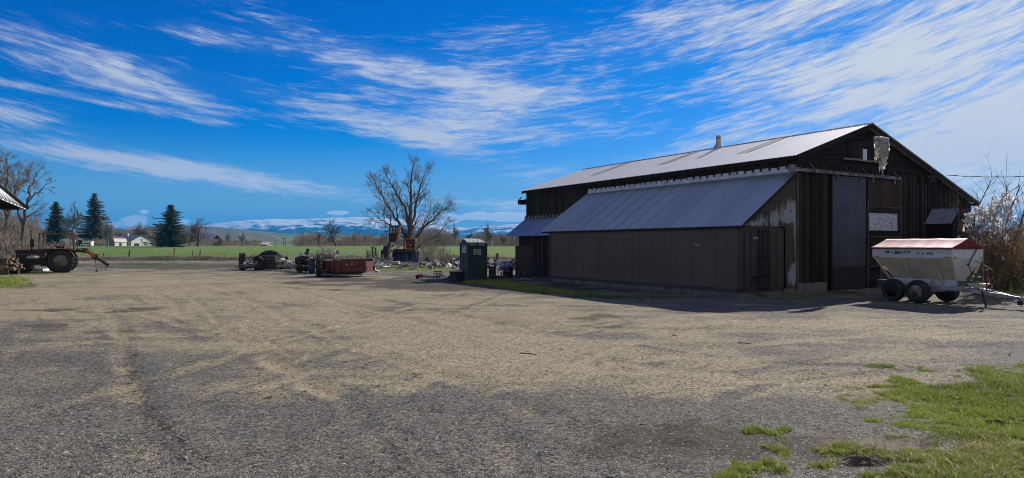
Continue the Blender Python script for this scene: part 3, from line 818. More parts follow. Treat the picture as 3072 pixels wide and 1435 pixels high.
nt.links.new(c, b.inputs['Base Color']); b.inputs['Roughness'].default_value = .6
wa, za = onv(2608, 641, -.14); wb, zb2 = onv(2692, 693, -.14)
MB().box(wa, wb, -.142, -.114, zb2, za+.03).build('window_panel', m, d2)
# track and hangers
s0, z0 = onv(2383, 505.5, -.2); s1_, z1_ = onv(2702, 539.5, -.2); z0 = z1_ = (z0+z1_)/2
trk = MB().box(s0, s1_, -.23, -.17, z0-.055, z0+.055).box(s0, s1_, -.26, -.165, z0+.057, z0+.075).build('door_track', M_TRACK, barn)
mb = MB()
for pxh in (2441, 2546, 2598, 2690):
    s_, _ = onv(pxh, 520, -.2); mb.beam((s_-.03, -.05, z0+.34), (s_+.08, -.25, z0+.06), .05, .03); mb.box(s_+.05, s_+.11, -.27, -.16, z0-.07, z0+.09)
for pxh in (2511, 2583, 2620, 2685):
    s_, _ = onv(pxh, 530, -.2); mb.box(s_-.03, s_+.03, -.215, -.185, z0-.26, z0-.05)
mb.rbox((s0-.12, -.2, z0+.02), (.26, .18, .30)); mb.build_islands('track_hanger', M_TRACK, trk)
# loft opening
pa, pz = onv(2534, 474.7, -.14); pb, pz2 = onv(2663, 489.6, -.14); pz = (pz+pz2)/2
MB().box(pa, pb, -.16, -.06, pz-.04, pz+.03).build('loft_sill', M_PALEWOOD, barn)
la, lz = onv(2545, 430, -.05); lb, _ = onv(2632, 440, -.05); lt = onv(2580, 428, -.05)[1]
mb = MB(); s = la
while s < lb:
    mb.box(s, s+.155, -.055+random.uniform(-.01,.01), -.016, pz+.03, lt + random.uniform(-.03,.03)); s += .165
mb.build('loft_hatch', M_WOOD, barn)
wa, z_a = onv(2589, 447, -.07); wb, z_b = onv(2600.5, 480, -.07)
MB().box(wa, wb, -.078, -.058, z_b, z_a).build('loft_window', mat('milky_pane', (.80,.84,.90), .25, 0, fine=False, amt=.05), barn)
# conduits, meter wires
mb = MB()
for p in (2754, 2769, 2777):
    s_, zt_ = onv(p, 556, -.06); zb_ = onv(p, 770, -.06)[1]; mb.tube([(s_, -.05, zb_), (s_, -.05, zt_)], .022 if p < 2760 else .032, 8)
mb.build_islands('conduit', mat('grey_conduit', (.10,.10,.115), .5, .5), barn)
mb = MB(); s_, z_ = onv(2795, 528, -.12)
for k in range(5):
    pts = [(s_ + .3*random.uniform(-1,1), -.12 - .1*random.random(), z_ + .35*random.uniform(-1,1)) for _ in range(3)]
    mb.tube([(s_, -.06, z_+.1), *pts], .012, 5)
for k in range(3): mb.lathe([(.02,-.03),(.05,-.02),(.05,.02),(.02,.03)], 10, (s_-.3+.28*k, -.14, z_-.05+.12*k), 'y')
mb.build('service_insulator', mat('pale_insulators', (.16,.15,.15), .5), barn)
# small gabled entrance against the wall
PR, PRZ, PL, PLZ, PE, PEZ, PV = 13.27, 3.66, 12.52, 2.92, 14.55, 2.42, -1.22
por = MB().corr((PL, PV-.04, PLZ), (0, -PV, 0), (PR-PL, 0, PRZ-PLZ), 10, .018, per=4).build('porch_roof', galv('porch_galvanised', (.22,.25,.30), (.28,.31,.37), (.1,.08,.07), .8, rustamt=.2), barn)
mb = MB().slab((PR, PV-.06, PRZ), (PE, PV-.06, PEZ), (PE, 0, PEZ), (PR, 0, PRZ), .05); mb.build('porch_roof', M_WOODH, barn)
mb = MB().prism([(PL+.12,.05),(PE-.12,.05),(PE-.12,PEZ+.02),(PR,PRZ-.08),(PL+.12,PLZ+.04)], lambda a,b_: (a, PV, b_), lambda a,b_: (a, PV+.05, b_))
mb.box(PL+.12, PL+.17, PV+.05, 0, .05, PLZ); mb.box(PE-.17, PE-.12, PV+.05, 0, .05, PEZ)
mb.build('porch_wall', M_WOOD, barn)
MB().box(13.05, 13.62, PV-.03, PV-.002, 2.62, 3.12).build('porch_window', mat('brown_board_patch', (.10,.065,.045), .7, 0, scale=3), barn)
MB().lathe([(.03,-.1),(.08,-.08),(.09,0),(.05,.06),(.02,.08)], 14, (12.95, PV-.09, 2.28), 'z').build('porch_lamp', M_LAMPW, barn, smooth=True)
# floodlight box on the far corner
MB().rbox((2.75, 20.0, 4.72), (.46, .30, .30)).build('floodlight_box', M_BLACK, barn)
MB().beam((2.9, 20.0, 4.9), (3.2, 20.0, 4.9), .04, .04).build('lamp_arm', M_DARKMETAL, barn)

# small perched bird on that box
bx_, bz_ = 2.62, 4.87
wp = Vector((OX + bx_*BX + 20.0*AX, OY + bx_*BY + 20.0*AY, bz_))
mb = MB().tube([(-.13,0,.02),(-.06,0,.05),(0,0,.08),(.05,0,.11),(.08,0,.15),(.105,0,.165)], [.008,.03,.045,.04,.028,.006], 8)
mb.tube([(0,.01,.04),(0,.012,0)], .005, 4); mb.tube([(0,-.01,.04),(0,-.012,0)], .005, 4)
o = mb.build('bird', M_BLACK, smooth=True, loc=wp); tag(o, 'small dark bird perched on the floodlight box at the barn corner', 'bird')

# ------------------------------------------------------------------ shipping container under the lean-to
m, nt, b = newmat('container_paint'); P = coords(nt, 'Object'); x, y, z = sep(nt, P)
n1 = noise(nt, P, .5, 5, .6); n2 = noise(nt, comb(nt, x*3, y*3, z*.5), 1.6, 5, .7); n3 = noise(nt, P, 9.0, 5, .75); n4 = noise(nt, comb(nt, x*8, y*2.2, z*7), 2.1, 4, .75)
c = mixc(nt, n1.step(.3, .7), (.088, .062, .042), (.115, .080, .054))
c = mixc(nt, n2.step(.50, .78) * .5, c, (.080, .064, .060))
c = mixc(nt, n3.step(.66, .74) * .35, c, (.17, .15, .125))
c = mixc(nt, ((z * -1).step(-.95, -.15) * (n1*1.3)).clamp() * .55, c, (.13, .11, .085))
c = mixc(nt, (n2 * n1).step(.34, .42) * .4, c, (.055, .045, .042))
c = mixc(nt, n4.step(.735, .76) * .8, c, (.42, .41, .40))
nt.links.new(c, b.inputs['Base Color']); b.inputs['Roughness'].default_value = .62
bump(nt, b, n1*2 + noise(nt, P, 1.6, 2)*1.5, .5, .03)
M_CONT = m
M_CONTD = mat('container_steel', (.052, .042, .036), .55, .2, col2=(.075, .052, .042), scale=1.4)
con = thing('shipping_container', 'brown steel shipping container forming the base of the lean-to shed', 'container', (OX, OY, 0), BROT)
CZ0, CZ1, CV = .17, 2.60, 12.75
mb = MB().box(.02, 2.42, .05, CV, CZ0+.12, CZ1-.02); body = mb.build('body', M_CONT, con)
mb = MB(); v = 1.22
while v < CV - .3: mb.box(.012, .021, v-.008, v+.008, CZ0+.12, CZ1-.1); v += 1.22
mb.build_islands('side_seam', M_CONTD, body)
mb = MB()
for v in (0, CV-.15):
    mb.box(-.012, .14, v, v+.16, CZ0, CZ1); mb.box(2.30, 2.45, v, v+.16, CZ0, CZ1)
mb.box(-.01, .10, .16, CV-.15, CZ0, CZ0+.13); mb.box(-.006, .06, .16, CV-.15, CZ1-.09, CZ1)
mb.box(.14, 2.30, -.01, .10, CZ0, CZ0+.14); mb.box(.14, 2.30, -.01, .10, CZ1-.10, CZ1+.02)
mb.build('frame', M_CONTD, con)
mb = MB()
for s_ in (-.016, 2.30):
    for z_ in (CZ0-.004, CZ1-.11): mb.box(s_, s_+.17, -.016, .17, z_, z_+.12)
mb.build_islands('corner_casting', M_DARKMETAL, con)
M_DOORR = mat('rusted_door_paint', (.095, .062, .045), .7, .1, col2=(.060, .050, .044), scale=2.2)
for (a, e, dm) in ((.15, 1.21, M_CONTD), (1.24, 2.29, M_DOORR)):
    d = MB().box(a, e, -.005, .045, CZ0+.16, CZ1-.12)
    dd = d.build('container_door', dm, con)
    mb = MB(); n = 2 if a < 1 else 2
    for k in range(3): mb.box(a+.02+.36*k, a+.055+.36*k, -.03, -.006, CZ0+.17, CZ1-.13)
    mb.build_islands('door_rib', M_CONTD, dd)
mb = MB()
for s_ in (.98, 1.12, 1.36, 1.52):
    mb.tube([(s_, -.06, CZ0+.04), (s_, -.06, CZ1-.02)], .019, 8)
    for z_ in (CZ0+.1, .75, 1.5, CZ1-.14): mb.box(s_-.04, s_+.04, -.075, -.008, z_-.03, z_+.03)
mb.build('lock_bar', M_DARKMETAL, con)
mb = MB()
for z_ in (.55, .74): mb.beam((.60, -.07, z_), (.98, -.07, z_+.01), .02, .03); mb.box(.74, .80, -.08, -.02, z_-.05, z_+.05)
for z_ in (.55, .74): mb.beam((1.52, -.07, z_), (1.85, -.07, z_+.01), .02, .03)
mb.build('handle', M_DARKMETAL, con)
pl = MB().box(.62, .90, -.040, -.034, 2.17, 2.25).build('nameplate', mat('white_plate', (.55,.55,.56), .5, fine=False, amt=.1), con)
mb = MB()
for k in range(5): mb.box(.65+.045*k, .68+.045*k, -.044, -.041, 2.185, 2.235)
mb.build('lettering', M_BLACK, pl)
# worn white traces of old lettering on the long side
mb = MB()
zs = lambda px, py: onu(px, py, -.001)
def vtrace(px, py, w, h):
    v_, z_ = zs(px, py); mb.box(-.006, .018, v_-w/2, v_+w/2, z_-h/2, z_+h/2)
for k in range(9):
    t = pi + pi*k/8; v_, z_ = zs(2091 + 9*cos(t+pi)*-1, 732); 
    mb.rbox((.014, v_, z_ + .055*sin(t)), (.012, .045, .035 + .02*abs(sin(t))))
for (p, q, w, h) in ((2124,738,.05,.015),(2147,737,.05,.015),(2164,736,.07,.03),(2191,733,.02,.10),(2191,736,.05,.015),(1681,710,.04,.01),(1690,711,.06,.02),(1700,711,.05,.03),(1861,807,.09,.02),(1841,815,.02,.09),(1667,756,.03,.05),(1682,755,.03,.06)):
    vtrace(p, q, w, h)
mb.build('worn_lettering', mat('worn_white_paint', (.42,.42,.43), .7, col2=(.2,.2,.2), scale=20), con)
mb = MB().box(.03, .30, .02, CV, -.1, .165).box(.30, 2.40, .02, .30, -.1, .165); mb.box(.9, 2.0, -.45, .0, -.08, .09)
mb.build('footing', M_CONC, con)

# ------------------------------------------------------------------ torn plastic hanging from the loft
def rag(mb, p0, width, length, du, folds, seed, thick=.09, nu=26, nt_=34, jag=.35, dirv=(1,0,0), shape=None):
    rr_ = random.Random(seed); ph = [rr_.uniform(0, 6.3) for _ in range(8)]
    dirv = Vector(dirv); nrm = Vector((-dirv.y, dirv.x, 0)); o = len(mb.v)
    for i in range(nu+1):
        u = i/nu; L = length * ((shape(u) if shape else 1) - jag*rr_.random()*(.4+.6*abs(sin(9*u+ph[0]))))
        for j in range(nt_+1):
            t = j/nt_
            y = thick*sin(folds*u*6.28+ph[1]+1.6*sin(3*t+ph[2])) + .5*thick*sin(folds*2.7*u*6.28+ph[3]+5*t) + .03*sin(31*t+17*u+ph[5])
            xx = (u-.5)*width*(1-.25*t) + du*t + .04*sin(7*t+ph[4]+5*u) + .012*rr_.uniform(-1,1)
            q = Vector(p0) + dirv*xx + nrm*(-abs(y)*.9 - .05) + Vector((0,0,-L*t + .02*rr_.uniform(-1,1)))
            mb.v.append(tuple(q))
    for i in range(nu):
        for j in range(nt_):
            if j > nt_*.8 and rr_.random() < .10: continue
            a = o+i*(nt_+1)+j; mb.f.append((a, a+1, a+nt_+2, a+nt_+1))
def cloth(name, col, col2, tr=.4):
    m, nt, b = newmat(name); P = coords(nt, 'Object')
    n1 = noise(nt, P, 5, 5, .7); c = mixc(nt, n1.step(.35, .7), col, col2)
    nt.links.new(c, b.inputs['Base Color']); b.inputs['Roughness'].default_value = .55
    t = nt.nodes.new('ShaderNodeBsdfTranslucent'); nt.links.new(c, t.inputs[0])
    mx = nt.nodes.new('ShaderNodeMixShader'); mx.inputs[0].default_value = tr
    nt.links.new(b.outputs[0], mx.inputs[1]); nt.links.new(t.outputs[0], mx.inputs[2]); nt.links.new(mx.outputs[0], nt.nodes['Material Output'].inputs[0])
    bump(nt, b, noise(nt, P, 30, 4), .4, .01)
    return m
M_RAG = cloth('torn_white_plastic', (.95, .94, .92), (.82, .82, .84), .7)
sA, zA = onv(2640, 413, -1.2)
MB().box(sA-.44, sA+.48, -1.20, -1.12, zA-.01, zA+.05).box(sA-.04, sA+.04, -1.12, .0, zA-.01, zA+.05).build('hoist_beam', M_WOODH, barn)
mb = MB()
sh = lambda u: (.62 + .38*math.exp(-((u-.42)/.24)**2)) if u < .8 else .62
rag(mb, (sA+.02, -1.14, zA), .80, 1.72, .0, 3, 5, .13, shape=lambda u: .50+.50*math.exp(-((u-.45)/.22)**2))
rag(mb, (sA+.08, -1.20, zA+.01), .66, 1.35, .02, 4, 6, .12, shape=lambda u: .55+.45*math.exp(-((u-.55)/.25)**2))
rag(mb, (sA-.30, -1.12, zA-.03), .16, .95, .0, 2, 7, .06, nu=6)
rag(mb, (sA+.30, -1.18, zA-.02), .30, .95, -.05, 3, 8, .09, nu=12)
for k in range(14):                                     # loose bunched top
    a = random.uniform(-.40, .42); mb.tube([(sA+a, -1.10, zA+random.uniform(-.05,.05)), (sA+a+random.uniform(-.1,.1), -1.26-random.random()*.08, zA-random.uniform(.0,.10)), (sA+a+random.uniform(-.1,.1), -1.2, zA-random.uniform(.15,.3))], [.02,.045,.015], 6)
o = mb.build('torn_plastic_sheet', M_RAG, smooth=True); o.location = (OX, OY, 0); o.rotation_euler = (0, 0, BROT)
tag(o, 'torn white plastic sheeting hanging from the loft opening of the barn', 'plastic sheet')

# ------------------------------------------------------------------ overhead cable to the barn
p0 = Vector((OX + BX*onv(2842, 526)[0], OY + BY*onv(2842, 526)[0], onv(2842, 526)[1])); p1 = at(3250, 512, 41)
pts = [p0.lerp(p1, t) + Vector((0,0,-.35*4*t*(1-t)*.6)) for t in [i/20 for i in range(21)]]
mb = MB().tube(pts, .016, 6); mb.tube([p + Vector((.0,0,.02*sin(i*2.2))) for i, p in enumerate(pts)], .012, 5)
tag(mb.build('overhead_cable', M_BLACK), 'black overhead power cable running from the barn gable to the right', 'cable')
# ------------------------------------------------------------------ lettering helper
def lettering(txt, size, mat_, parent, loc, rot, shear=0, bold=0.0, name='lettering', sx=1.0, align='LEFT', depth=.002):
    cu = bpy.data.curves.new(name, 'FONT'); cu.body = txt; cu.size = size; cu.shear = shear; cu.offset = bold; cu.extrude = depth; cu.align_x = align
    cu.space_character = 1.0; cu.resolution_u = 3
    t = bpy.data.objects.new(name, cu); COL.objects.link(t)
    dg = bpy.context.evaluated_depsgraph_get(); me = bpy.data.meshes.new_from_object(t.evaluated_get(dg))
    bpy.data.objects.remove(t); bpy.data.curves.remove(cu)
    me.materials.clear(); me.materials.append(mat_)
    o = bpy.data.objects.new(name, me); COL.objects.link(o); o.parent = parent; o.location = loc; o.rotation_euler = rot; o.scale = (sx, 1, 1)
    return o
def make_wheel(parent, c, R, w, rim_r, tmat, rmat, axis='y', lug=0, side=-1, name='wheel', lugh=.03, hub=None, nlug=22):
    """tyre with treads (mesh) > rim > hub ; axle along local y; side = which face the dish looks to"""
    ty = MB(); h = w/2
    ty.lathe([(rim_r, -h*.8), (rim_r+.02, -h*.92), (R-.10*R, -h), (R-.02, -h*.8), (R, -h*.4), (R, h*.4), (R-.02, h*.8), (R-.10*R, h), (rim_r+.02, h*.92), (rim_r, h*.8)], 40, (0,0,0), 'y', closed=True)
    if lug:
        for k in range(nlug):
            for sgn in (-1, 1):
                t = 2*pi*(k + (.5 if sgn > 0 else 0))/nlug
                a = Vector((sin(t)*(R+lugh*.4), sgn*h*.04, cos(t)*(R+lugh*.4))); t2 = t + .20
                b_ = Vector((sin(t2)*(R+lugh*.2), sgn*h*.97, cos(t2)*(R+lugh*.2)))
                ty.beam(a, b_, lugh*2.1, lugh*1.3)
                c_ = Vector((sin(t2)*(R-.10), sgn*h*1.02, cos(t2)*(R-.10))); ty.beam(b_, c_, lugh*1.6, lugh*1.2)
    t_ = ty.build(name, tmat, parent, smooth=False, loc=c)
    for p in t_.data.polygons: p.use_smooth = len(p.vertices) == 4 and not lug
    ri = MB(); s = side
    ri.lathe([(rim_r+.012, s*h*.82), (rim_r-.015, s*h*.80), (rim_r-.03, s*h*.60), (rim_r*.86, s*h*.42), (rim_r*.62, s*h*.30), (rim_r*.40, s*h*.34), (rim_r*.30, s*h*.36), (rim_r*.30, -s*h*.5), (rim_r*.98, -s*h*.6), (rim_r+.01, -s*h*.8)], 32, (0,0,0), 'y')
    r_ = ri.build('rim', rmat, t_, smooth=True)
    hb_ = MB().lathe([(rim_r*.50, s*h*.345), (rim_r*.26, s*h*.40), (rim_r*.24, s*h*.52), (rim_r*.12, s*h*.60), (.01, s*h*.60)], 20, (0,0,0), 'y')
    for k in range(6):
        a = 2*pi*k/6; hb_.lathe([(.016, s*h*.30), (.016, s*h*.42), (.004, s*h*.43)], 8, (sin(a)*rim_r*.42, 0, cos(a)*rim_r*.42), 'y')
        hb_.rbox((sin(a+.52)*rim_r*.70, s*h*.33, cos(a+.52)*rim_r*.70), (.045*rim_r/.2, .02, .09*rim_r/.2), (0, a+.52, 0))
    # hubs are sub-parts of the wheel like the rim
    hb_.build('hub', hub or M_BLACK, t_)
    return t_
# ------------------------------------------------------------------ fertiliser spreader
sp = thing('fertilizer_spreader', 'white fertilizer spreader trailer under a faded red tarp in front of the barn', 'spreader trailer', (14.0, 21.3, 0), atan2(-.917, .4))
m, nt, b = newmat('spreader_white_paint'); P = coords(nt, 'Object'); x, y, z = sep(nt, P)
n1 = noise(nt, P, 1.6, 5, .6); n2 = noise(nt, comb(nt, x*14, y*14, z*1.6), 1.0, 5, .7); n3 = noise(nt, P, 22, 4, .75)
c = mixc(nt, n1.step(.3, .7), (.66, .69, .74), (.54, .56, .59)); c = mixc(nt, n2.step(.50, .75)*.5, c, (.38, .35, .30)); c = mixc(nt, n3.step(.68, .72)*.8, c, (.12, .07, .045))
nt.links.new(c, b.inputs['Base Color']); b.inputs['Roughness'].default_value = .45; bump(nt, b, n1, .3, .02); M_WHITE = m
m, nt, b = newmat('dusty_white_steel'); P = coords(nt, 'Object'); x, y, z = sep(nt, P)
n1 = noise(nt, comb(nt, x*1.3, y, z*1.3), 2.2, 6, .7); n2 = noise(nt, comb(nt, x*9, y*2, z*1.1), 1.4, 5, .7); n3 = noise(nt, P, 11, 4, .75)
c = mixc(nt, n1.step(.35, .65), (.66, .60, .44), (.50, .46, .34))
c = mixc(nt, n2.step(.55, .78)*.6, c, (.36, .32, .24)); c = mixc(nt, n3.step(.64, .68)*.8, c, (.07, .04, .025))
c = mixc(nt, (z * -1).step(-.95, -.70)*.45, c, (.60,.58,.50))
nt.links.new(c, b.inputs['Base Color']); b.inputs['Roughness'].default_value = .55
M_DUSTY = m
M_FRAMEW = mat('chipped_frame_paint', (.36, .37, .40), .5, 0, col2=(.22, .22, .24), scale=3.5, bmp=.2)
M_TYRE = mat('tyre_rubber', (.022, .021, .022), .8, 0, col2=(.035, .032, .028), scale=3)
M_CREAM = mat('cream_rim', (.70, .64, .42), .5, .1, col2=(.28, .24, .15), scale=5)
M_CREAMD = mat('grimy_rim', (.06, .05, .045), .7, .1, col2=(.03, .025, .025), scale=5)
LH, WH = 2.83, 1.52; ZB, ZT, ZL = 1.51, 1.82, .77
YB0, YB1 = .53, .99; XF, XR = -.25, -2.35
hop = MB()
hop.add([(0,0,ZB),(0,WH,ZB),(XF,YB1,ZL),(XF,YB0,ZL),(-LH,0,ZB),(-LH,WH,ZB),(XR,YB1,ZL),(XR,YB0,ZL)],
        [(4,0,3,7),(1,5,6,2),(5,4,7,6),(3,2,6,7)])
hopper = hop.build('hopper', M_DUSTY, sp)
fp = MB().add([(.004,.0,ZB-.002),(.004,WH,ZB-.002),(XF+.004,YB1,ZL),(XF+.004,YB0,ZL)], [(0,1,2,3)]); fp.build('front_plate', M_WHITE, sp)
mb = MB(); t = .03                                       # upper band, four plates round the open top
mb.box(-LH-.01, .01, -.012, t, ZB, ZT); mb.box(-LH-.01, .01, WH-t, WH+.012, ZB, ZT); mb.box(-LH-.01, -LH+t, t, WH-t, ZB, ZT); mb.box(-.02, .012, t, WH-t, ZB, ZT)
mb.box(-LH-.02, .02, -.022, .0-.0125, ZT-.03, ZT+.004)
mb.box(-.004+.014, .018, .30, .36, ZB-.01, ZT-.02); mb.box(.013, .018, .62, .63, ZB, ZT-.02)
band = mb.build('top_band', M_WHITE, sp); bevel_mod(band, .006, 1)
mb = MB()                                                # outside ribs
for x_ in (-LH+.07, -LH/2-.25, -.62, -.02):
    for (y0, y1) in ((-.008, .46), (WH+.008, WH-.46)):
        xb = x_ + (.12 if x_ < -2 else (-.12 if x_ > -.1 else .0)); 
        mb.beam((x_, y0, ZB+.01), (xb if x_ > -2 else -2.42, y1, .66), .05, .05)
mb.build_islands('rib', M_DUSTY, sp)
mb = MB().box(XR-.05, XF+.05, .50, .525, .58, ZL+.02).box(XR-.05, XF+.05, .995, 1.02, .58, ZL+.02).box(XR-.3, XF+.1, .525, .995, .56, .60)
mb.box(-2.30, -.95, .36, .38, .60, .80); mb.build('conveyor', M_WHITE, sp)
mb = MB()                                                # chassis
for y_ in (.36, 1.16): mb.box(-2.6, .12, y_-.04, y_+.04, .46, .585)
for x_ in (-2.5, -1.6, -.7, .05): mb.box(x_-.04, x_+.04, .40, 1.12, .47, .57)
for x_ in (-2.05, -1.16): mb.box(x_-.05, x_+.05, .15, 1.37, .36, .455)
for y_ in (.30, 1.22): mb.beam((-2.35, y_, .50), (-1.6, y_, .40), .07, .05); mb.beam((-1.6, y_, .40), (-.86, y_, .50), .07, .05); mb.rbox((-1.6, y_, .47), (.16, .09, .14))
mb.box(-.35, .15, .10, .40, .50, .62)
mb.build('chassis', M_FRAMEW, sp)
ton = MB()
for y_ in (.34, 1.18): ton.beam((-.05, y_, .54), (1.20, .76 + (y_-.76)*.10, .37), .08, .11)
ton.beam((1.1, .76, .38), (1.62, .76, .32), .10, .09); ton.rbox((1.66, .76, .32), (.12, .14, .13)); ton.lathe([(.045,-.06),(.045,.07)], 10, (1.70,.76,.32))
ton.beam((.42, .45, .49), (.42, 1.07, .49), .05, .05)
tongue = ton.build('tongue', M_FRAMEW, sp)
M_RODS = mat('worn_bright_rod', (.62, .62, .64), .35, .4, scale=5)
mb = MB()
for k, y_ in enumerate((.62, .90)): mb.tube([(.1, y_, .62-.02*k), (.6, y_+.05, .55), (1.2, .74+.06*k, .46), (1.95, .72+.1*k, .38)], .010, 6)
mb.build('hose', M_RODS, tongue)
MB().tube([(1.5,.70,.38),(1.62,.66,.22),(1.60,.70,.08)], .012, 6).tube([(1.45,.80,.36),(1.55,.86,.16),(1.70,.84,.24)], .010, 6).rbox((1.58,.70,.20),(.12,.10,.12)).build('hitch_chain', M_BLACK, tongue)
mb = MB().tube([(.66,.40,.50), (.80, .36, .03)], .028, 8); mb.box(.74,.86,.30,.42,.0,.02)
jk = mb.build('jack_stand', mat('rusty_dark_leg', (.05,.035,.03), .7, .3), sp)
MB().tube([(.64,.66,.50),(.64,.66,1.02)], .022, 10).rbox((.64,.66,1.10),(.09,.09,.18)).build('jack_tube', mat('worn_red_paint', (.20,.045,.03), .6, 0, scale=6), jk)
MB().tube([(.64,.66,.95),(.76,.56,.92),(.80,.54,.78)], .010, 6).lathe([(.03,-.03),(.045,0),(.03,.03)], 10, (.64,.66,.48)).build('crank', M_RODS, jk)
mb = MB()
mb.box(.28, .32, 1.00, 1.05, .55, 1.46); mb.beam((.0,1.2,1.42),(.45,1.25,1.15), .02,.02)
for z_ in (.98, 1.15): mb.beam((.0,.80,z_+.10), (.29,1.02,z_), .03, .02)
mb.box(.02,.28,.66,1.0,.88,.93); mb.rbox((.14,.75,.70),(.28,.26,.20)); mb.rbox((.18,.90,.98),(.09,.09,.12))
mb.tube([(.1,.5,.62),(.3,.62,.60),(.42,.7,.76),(.30,.8,.88)], .014, 6)
for k in range(5): mb.tube([(.0,.5+.1*k,.72),(.16,.55+.08*k,.80+.03*k),(.33,.6+.07*k,.60)], .010, 5)
mb.build('hydraulic_unit', mat('mixed_grey_machinery', (.22,.215,.215), .5, .3, col2=(.05,.05,.05), scale=8), sp)
mb = MB().add([(.16,.58,.60),(.46,.60,.59),(.46,.92,.59),(.16,.92,.60),(.10,.54,.74),(.58,.56,.72),(.58,.96,.72),(.10,.96,.74)], [(0,3,2,1),(4,5,6,7),(0,1,5,4),(1,2,6,5),(2,3,7,6),(3,0,4,7)])
mb.build('tool_tray', M_DUSTY, sp)
mb = MB().rbox((-2.78,.70,.93),(.30,.42,.40)).rbox((-2.80,.62,.55),(.34,.46,.30)).lathe([(.28,.40),(.28,.43)], 20, (-2.95,.76,0)); mb.build('spinner_gearbox', mat('grimy_gearbox', (.12,.12,.13), .6, .2, col2=(.04,.04,.045), scale=7), sp)
make_wheel(sp, (-1.16, .02, .39), .39, .28, .225, M_TYRE, M_CREAM)
make_wheel(sp, (-2.05, .02, .39), .39, .28, .225, M_TYRE, M_CREAMD)
make_wheel(sp, (-1.16, 1.50, .39), .39, .28, .225, M_TYRE, M_CREAMD, side=1)
make_wheel(sp, (-2.05, 1.50, .39), .39, .28, .225, M_TYRE, M_CREAMD, side=1)
# tarp
m, nt, b = newmat('faded_red_tarp'); P = coords(nt, 'Object'); x, y, z = sep(nt, P)
n1 = noise(nt, comb(nt, x*1.2 + y*2, y*2, z), 2.0, 5, .6); n2 = noise(nt, P, 26, 3, .6)
f = z.step(1.84, 1.93)
c = mixc(nt, f, (.20, .022, .035), mixc(nt, n1.step(.35, .7), (.88, .50, .46), (.93, .64, .60)))
geo = nt.nodes.new('ShaderNodeNewGeometry'); 
c = mixc(nt, x.step(-.012, .006), c, (.22, .028, .042))     # the front gable cloth has kept its colour
nt.links.new(c, b.inputs['Base Color']); b.inputs['Roughness'].default_value = .5
bump(nt, b, n1 * 1.2 + n2*.05, .25, .02); M_TARP = m
mb = MB(); NX, NY = 60, 16; ridge_z = 2.165
o = 0
def tz(u, w):
    """u along 0..1 rear to front, w across 0..1"""
    a = 1 - abs(2*w-1)
    zr = ridge_z - .008*abs(sin(u*pi*3)) ; e = 1.865
    sag = -.035*sin(pi*a)*(.6+.4*sin(u*pi*6)**2)
    return e + (zr-e)*a + sag + .002*sin(u*24+w*9)
for i in range(NX+1):
    for j in range(NY+1):
        u, w = i/NX, j/NY; mb.v.append((-LH-.04 + (LH+.06)*u, -.045 + (WH+.09)*w, tz(u, w)))
for i in range(NX):
    for j in range(NY): a = i*(NY+1)+j; mb.f.append((a, a+NY+1, a+NY+2, a+1))
def skirt(idx, dz=-.065):
    o = len(mb.v)
    for k in idx: v_ = mb.v[k]; mb.v.append((v_[0], v_[1], 1.80 + .006*sin(v_[0]*40)))
    for k in range(len(idx)-1): mb.f.append((idx[k], idx[k+1], o+k+1, o+k))
skirt([i*(NY+1) for i in range(NX+1)]); skirt([i*(NY+1)+NY for i in range(NX+1)]); skirt(list(range(NY+1))); skirt([NX*(NY+1)+j for j in range(NY+1)])
tp = mb.build('tarp', M_TARP, sp, smooth=True); q = tp.modifiers.new('thick', 'SOLIDIFY'); q.thickness = .006
for p in tp.data.polygons:
    if len(p.vertices) and all(tp.data.vertices[k].co.z < 1.9 for k in p.vertices): p.use_smooth = False
mb = MB().tube([(.03, 1.16, 1.80), (.035, .72, 1.30), (.03, .95, .98)], .014, 6).rbox((.035,.72,1.31),(.04,.06,.06)); mb.tube([(.03,.72,1.31),(.03,.84,1.34)], .012, 5)
mb.build('tarp_crank', M_BLACK, sp)
# markings
M_BLK = mat('black_decal', (.012,.012,.018), .5, fine=False, amt=.1); M_GRY = mat('grey_decal', (.30,.32,.36), .5, fine=False, amt=.1); M_YEL = mat('yellow_decal', (.42,.36,.12), .6, scale=12); M_ORG = mat('orange_marker', (.52,.32,.13), .5, scale=9)
R0 = (radians(90), 0, 0)
lx = lambda px: None
def side_x(px):
    """x on the near side of the hopper under a photo column"""
    r = (px - CX)/F; return (r*21.3 - 14.0)/(.4 + r*.917)
xa, xb = side_x(2655), side_x(2736)
def fit(txt, x0, x1, z0, h, mat_, **k):
    o = lettering(txt, h/.72, mat_, sp, (x0, -.0135, z0), R0, **k); o.name = 'lettering'
    w = max(v.co.x for v in o.data.vertices) - min(v.co.x for v in o.data.vertices); o.scale = ((x1-x0)/w, 1, 1)
    return o
fit('M', side_x(2655), side_x(2671), 1.655, .100, M_BLK, shear=.35, bold=.006)
mb = MB().lathe([(.030,-.003),(.030,.003)], 14, ((side_x(2673)+side_x(2680))/2, -.0145, 1.695), 'y'); mb.build('lettering', M_BLK, sp)
fit('BILITY', side_x(2682), side_x(2737), 1.645, .100, M_BLK, shear=.35, bold=.006)
fit('512', side_x(2749), side_x(2771), 1.620, .105, M_BLK, bold=.001)
fit('FSC', side_x(2808), side_x(2853), 1.668, .085, M_GRY, shear=.2)
mb = MB(); x0, x1 = side_x(2779), side_x(2801); n = 7
for k in range(n): a = x0 + (x1-x0)*k/n; mb.box(a, a+(x1-x0)/n*.72, -.016, -.013, 1.640, 1.695)
mb.box(x0, x1, -.016, -.013, 1.705, 1.715); mb.box(x0, x1, -.016, -.013, 1.615, 1.625); mb.build('striped_emblem', mat('dark_grey_decal', (.06,.065,.09), .5, fine=False), sp)
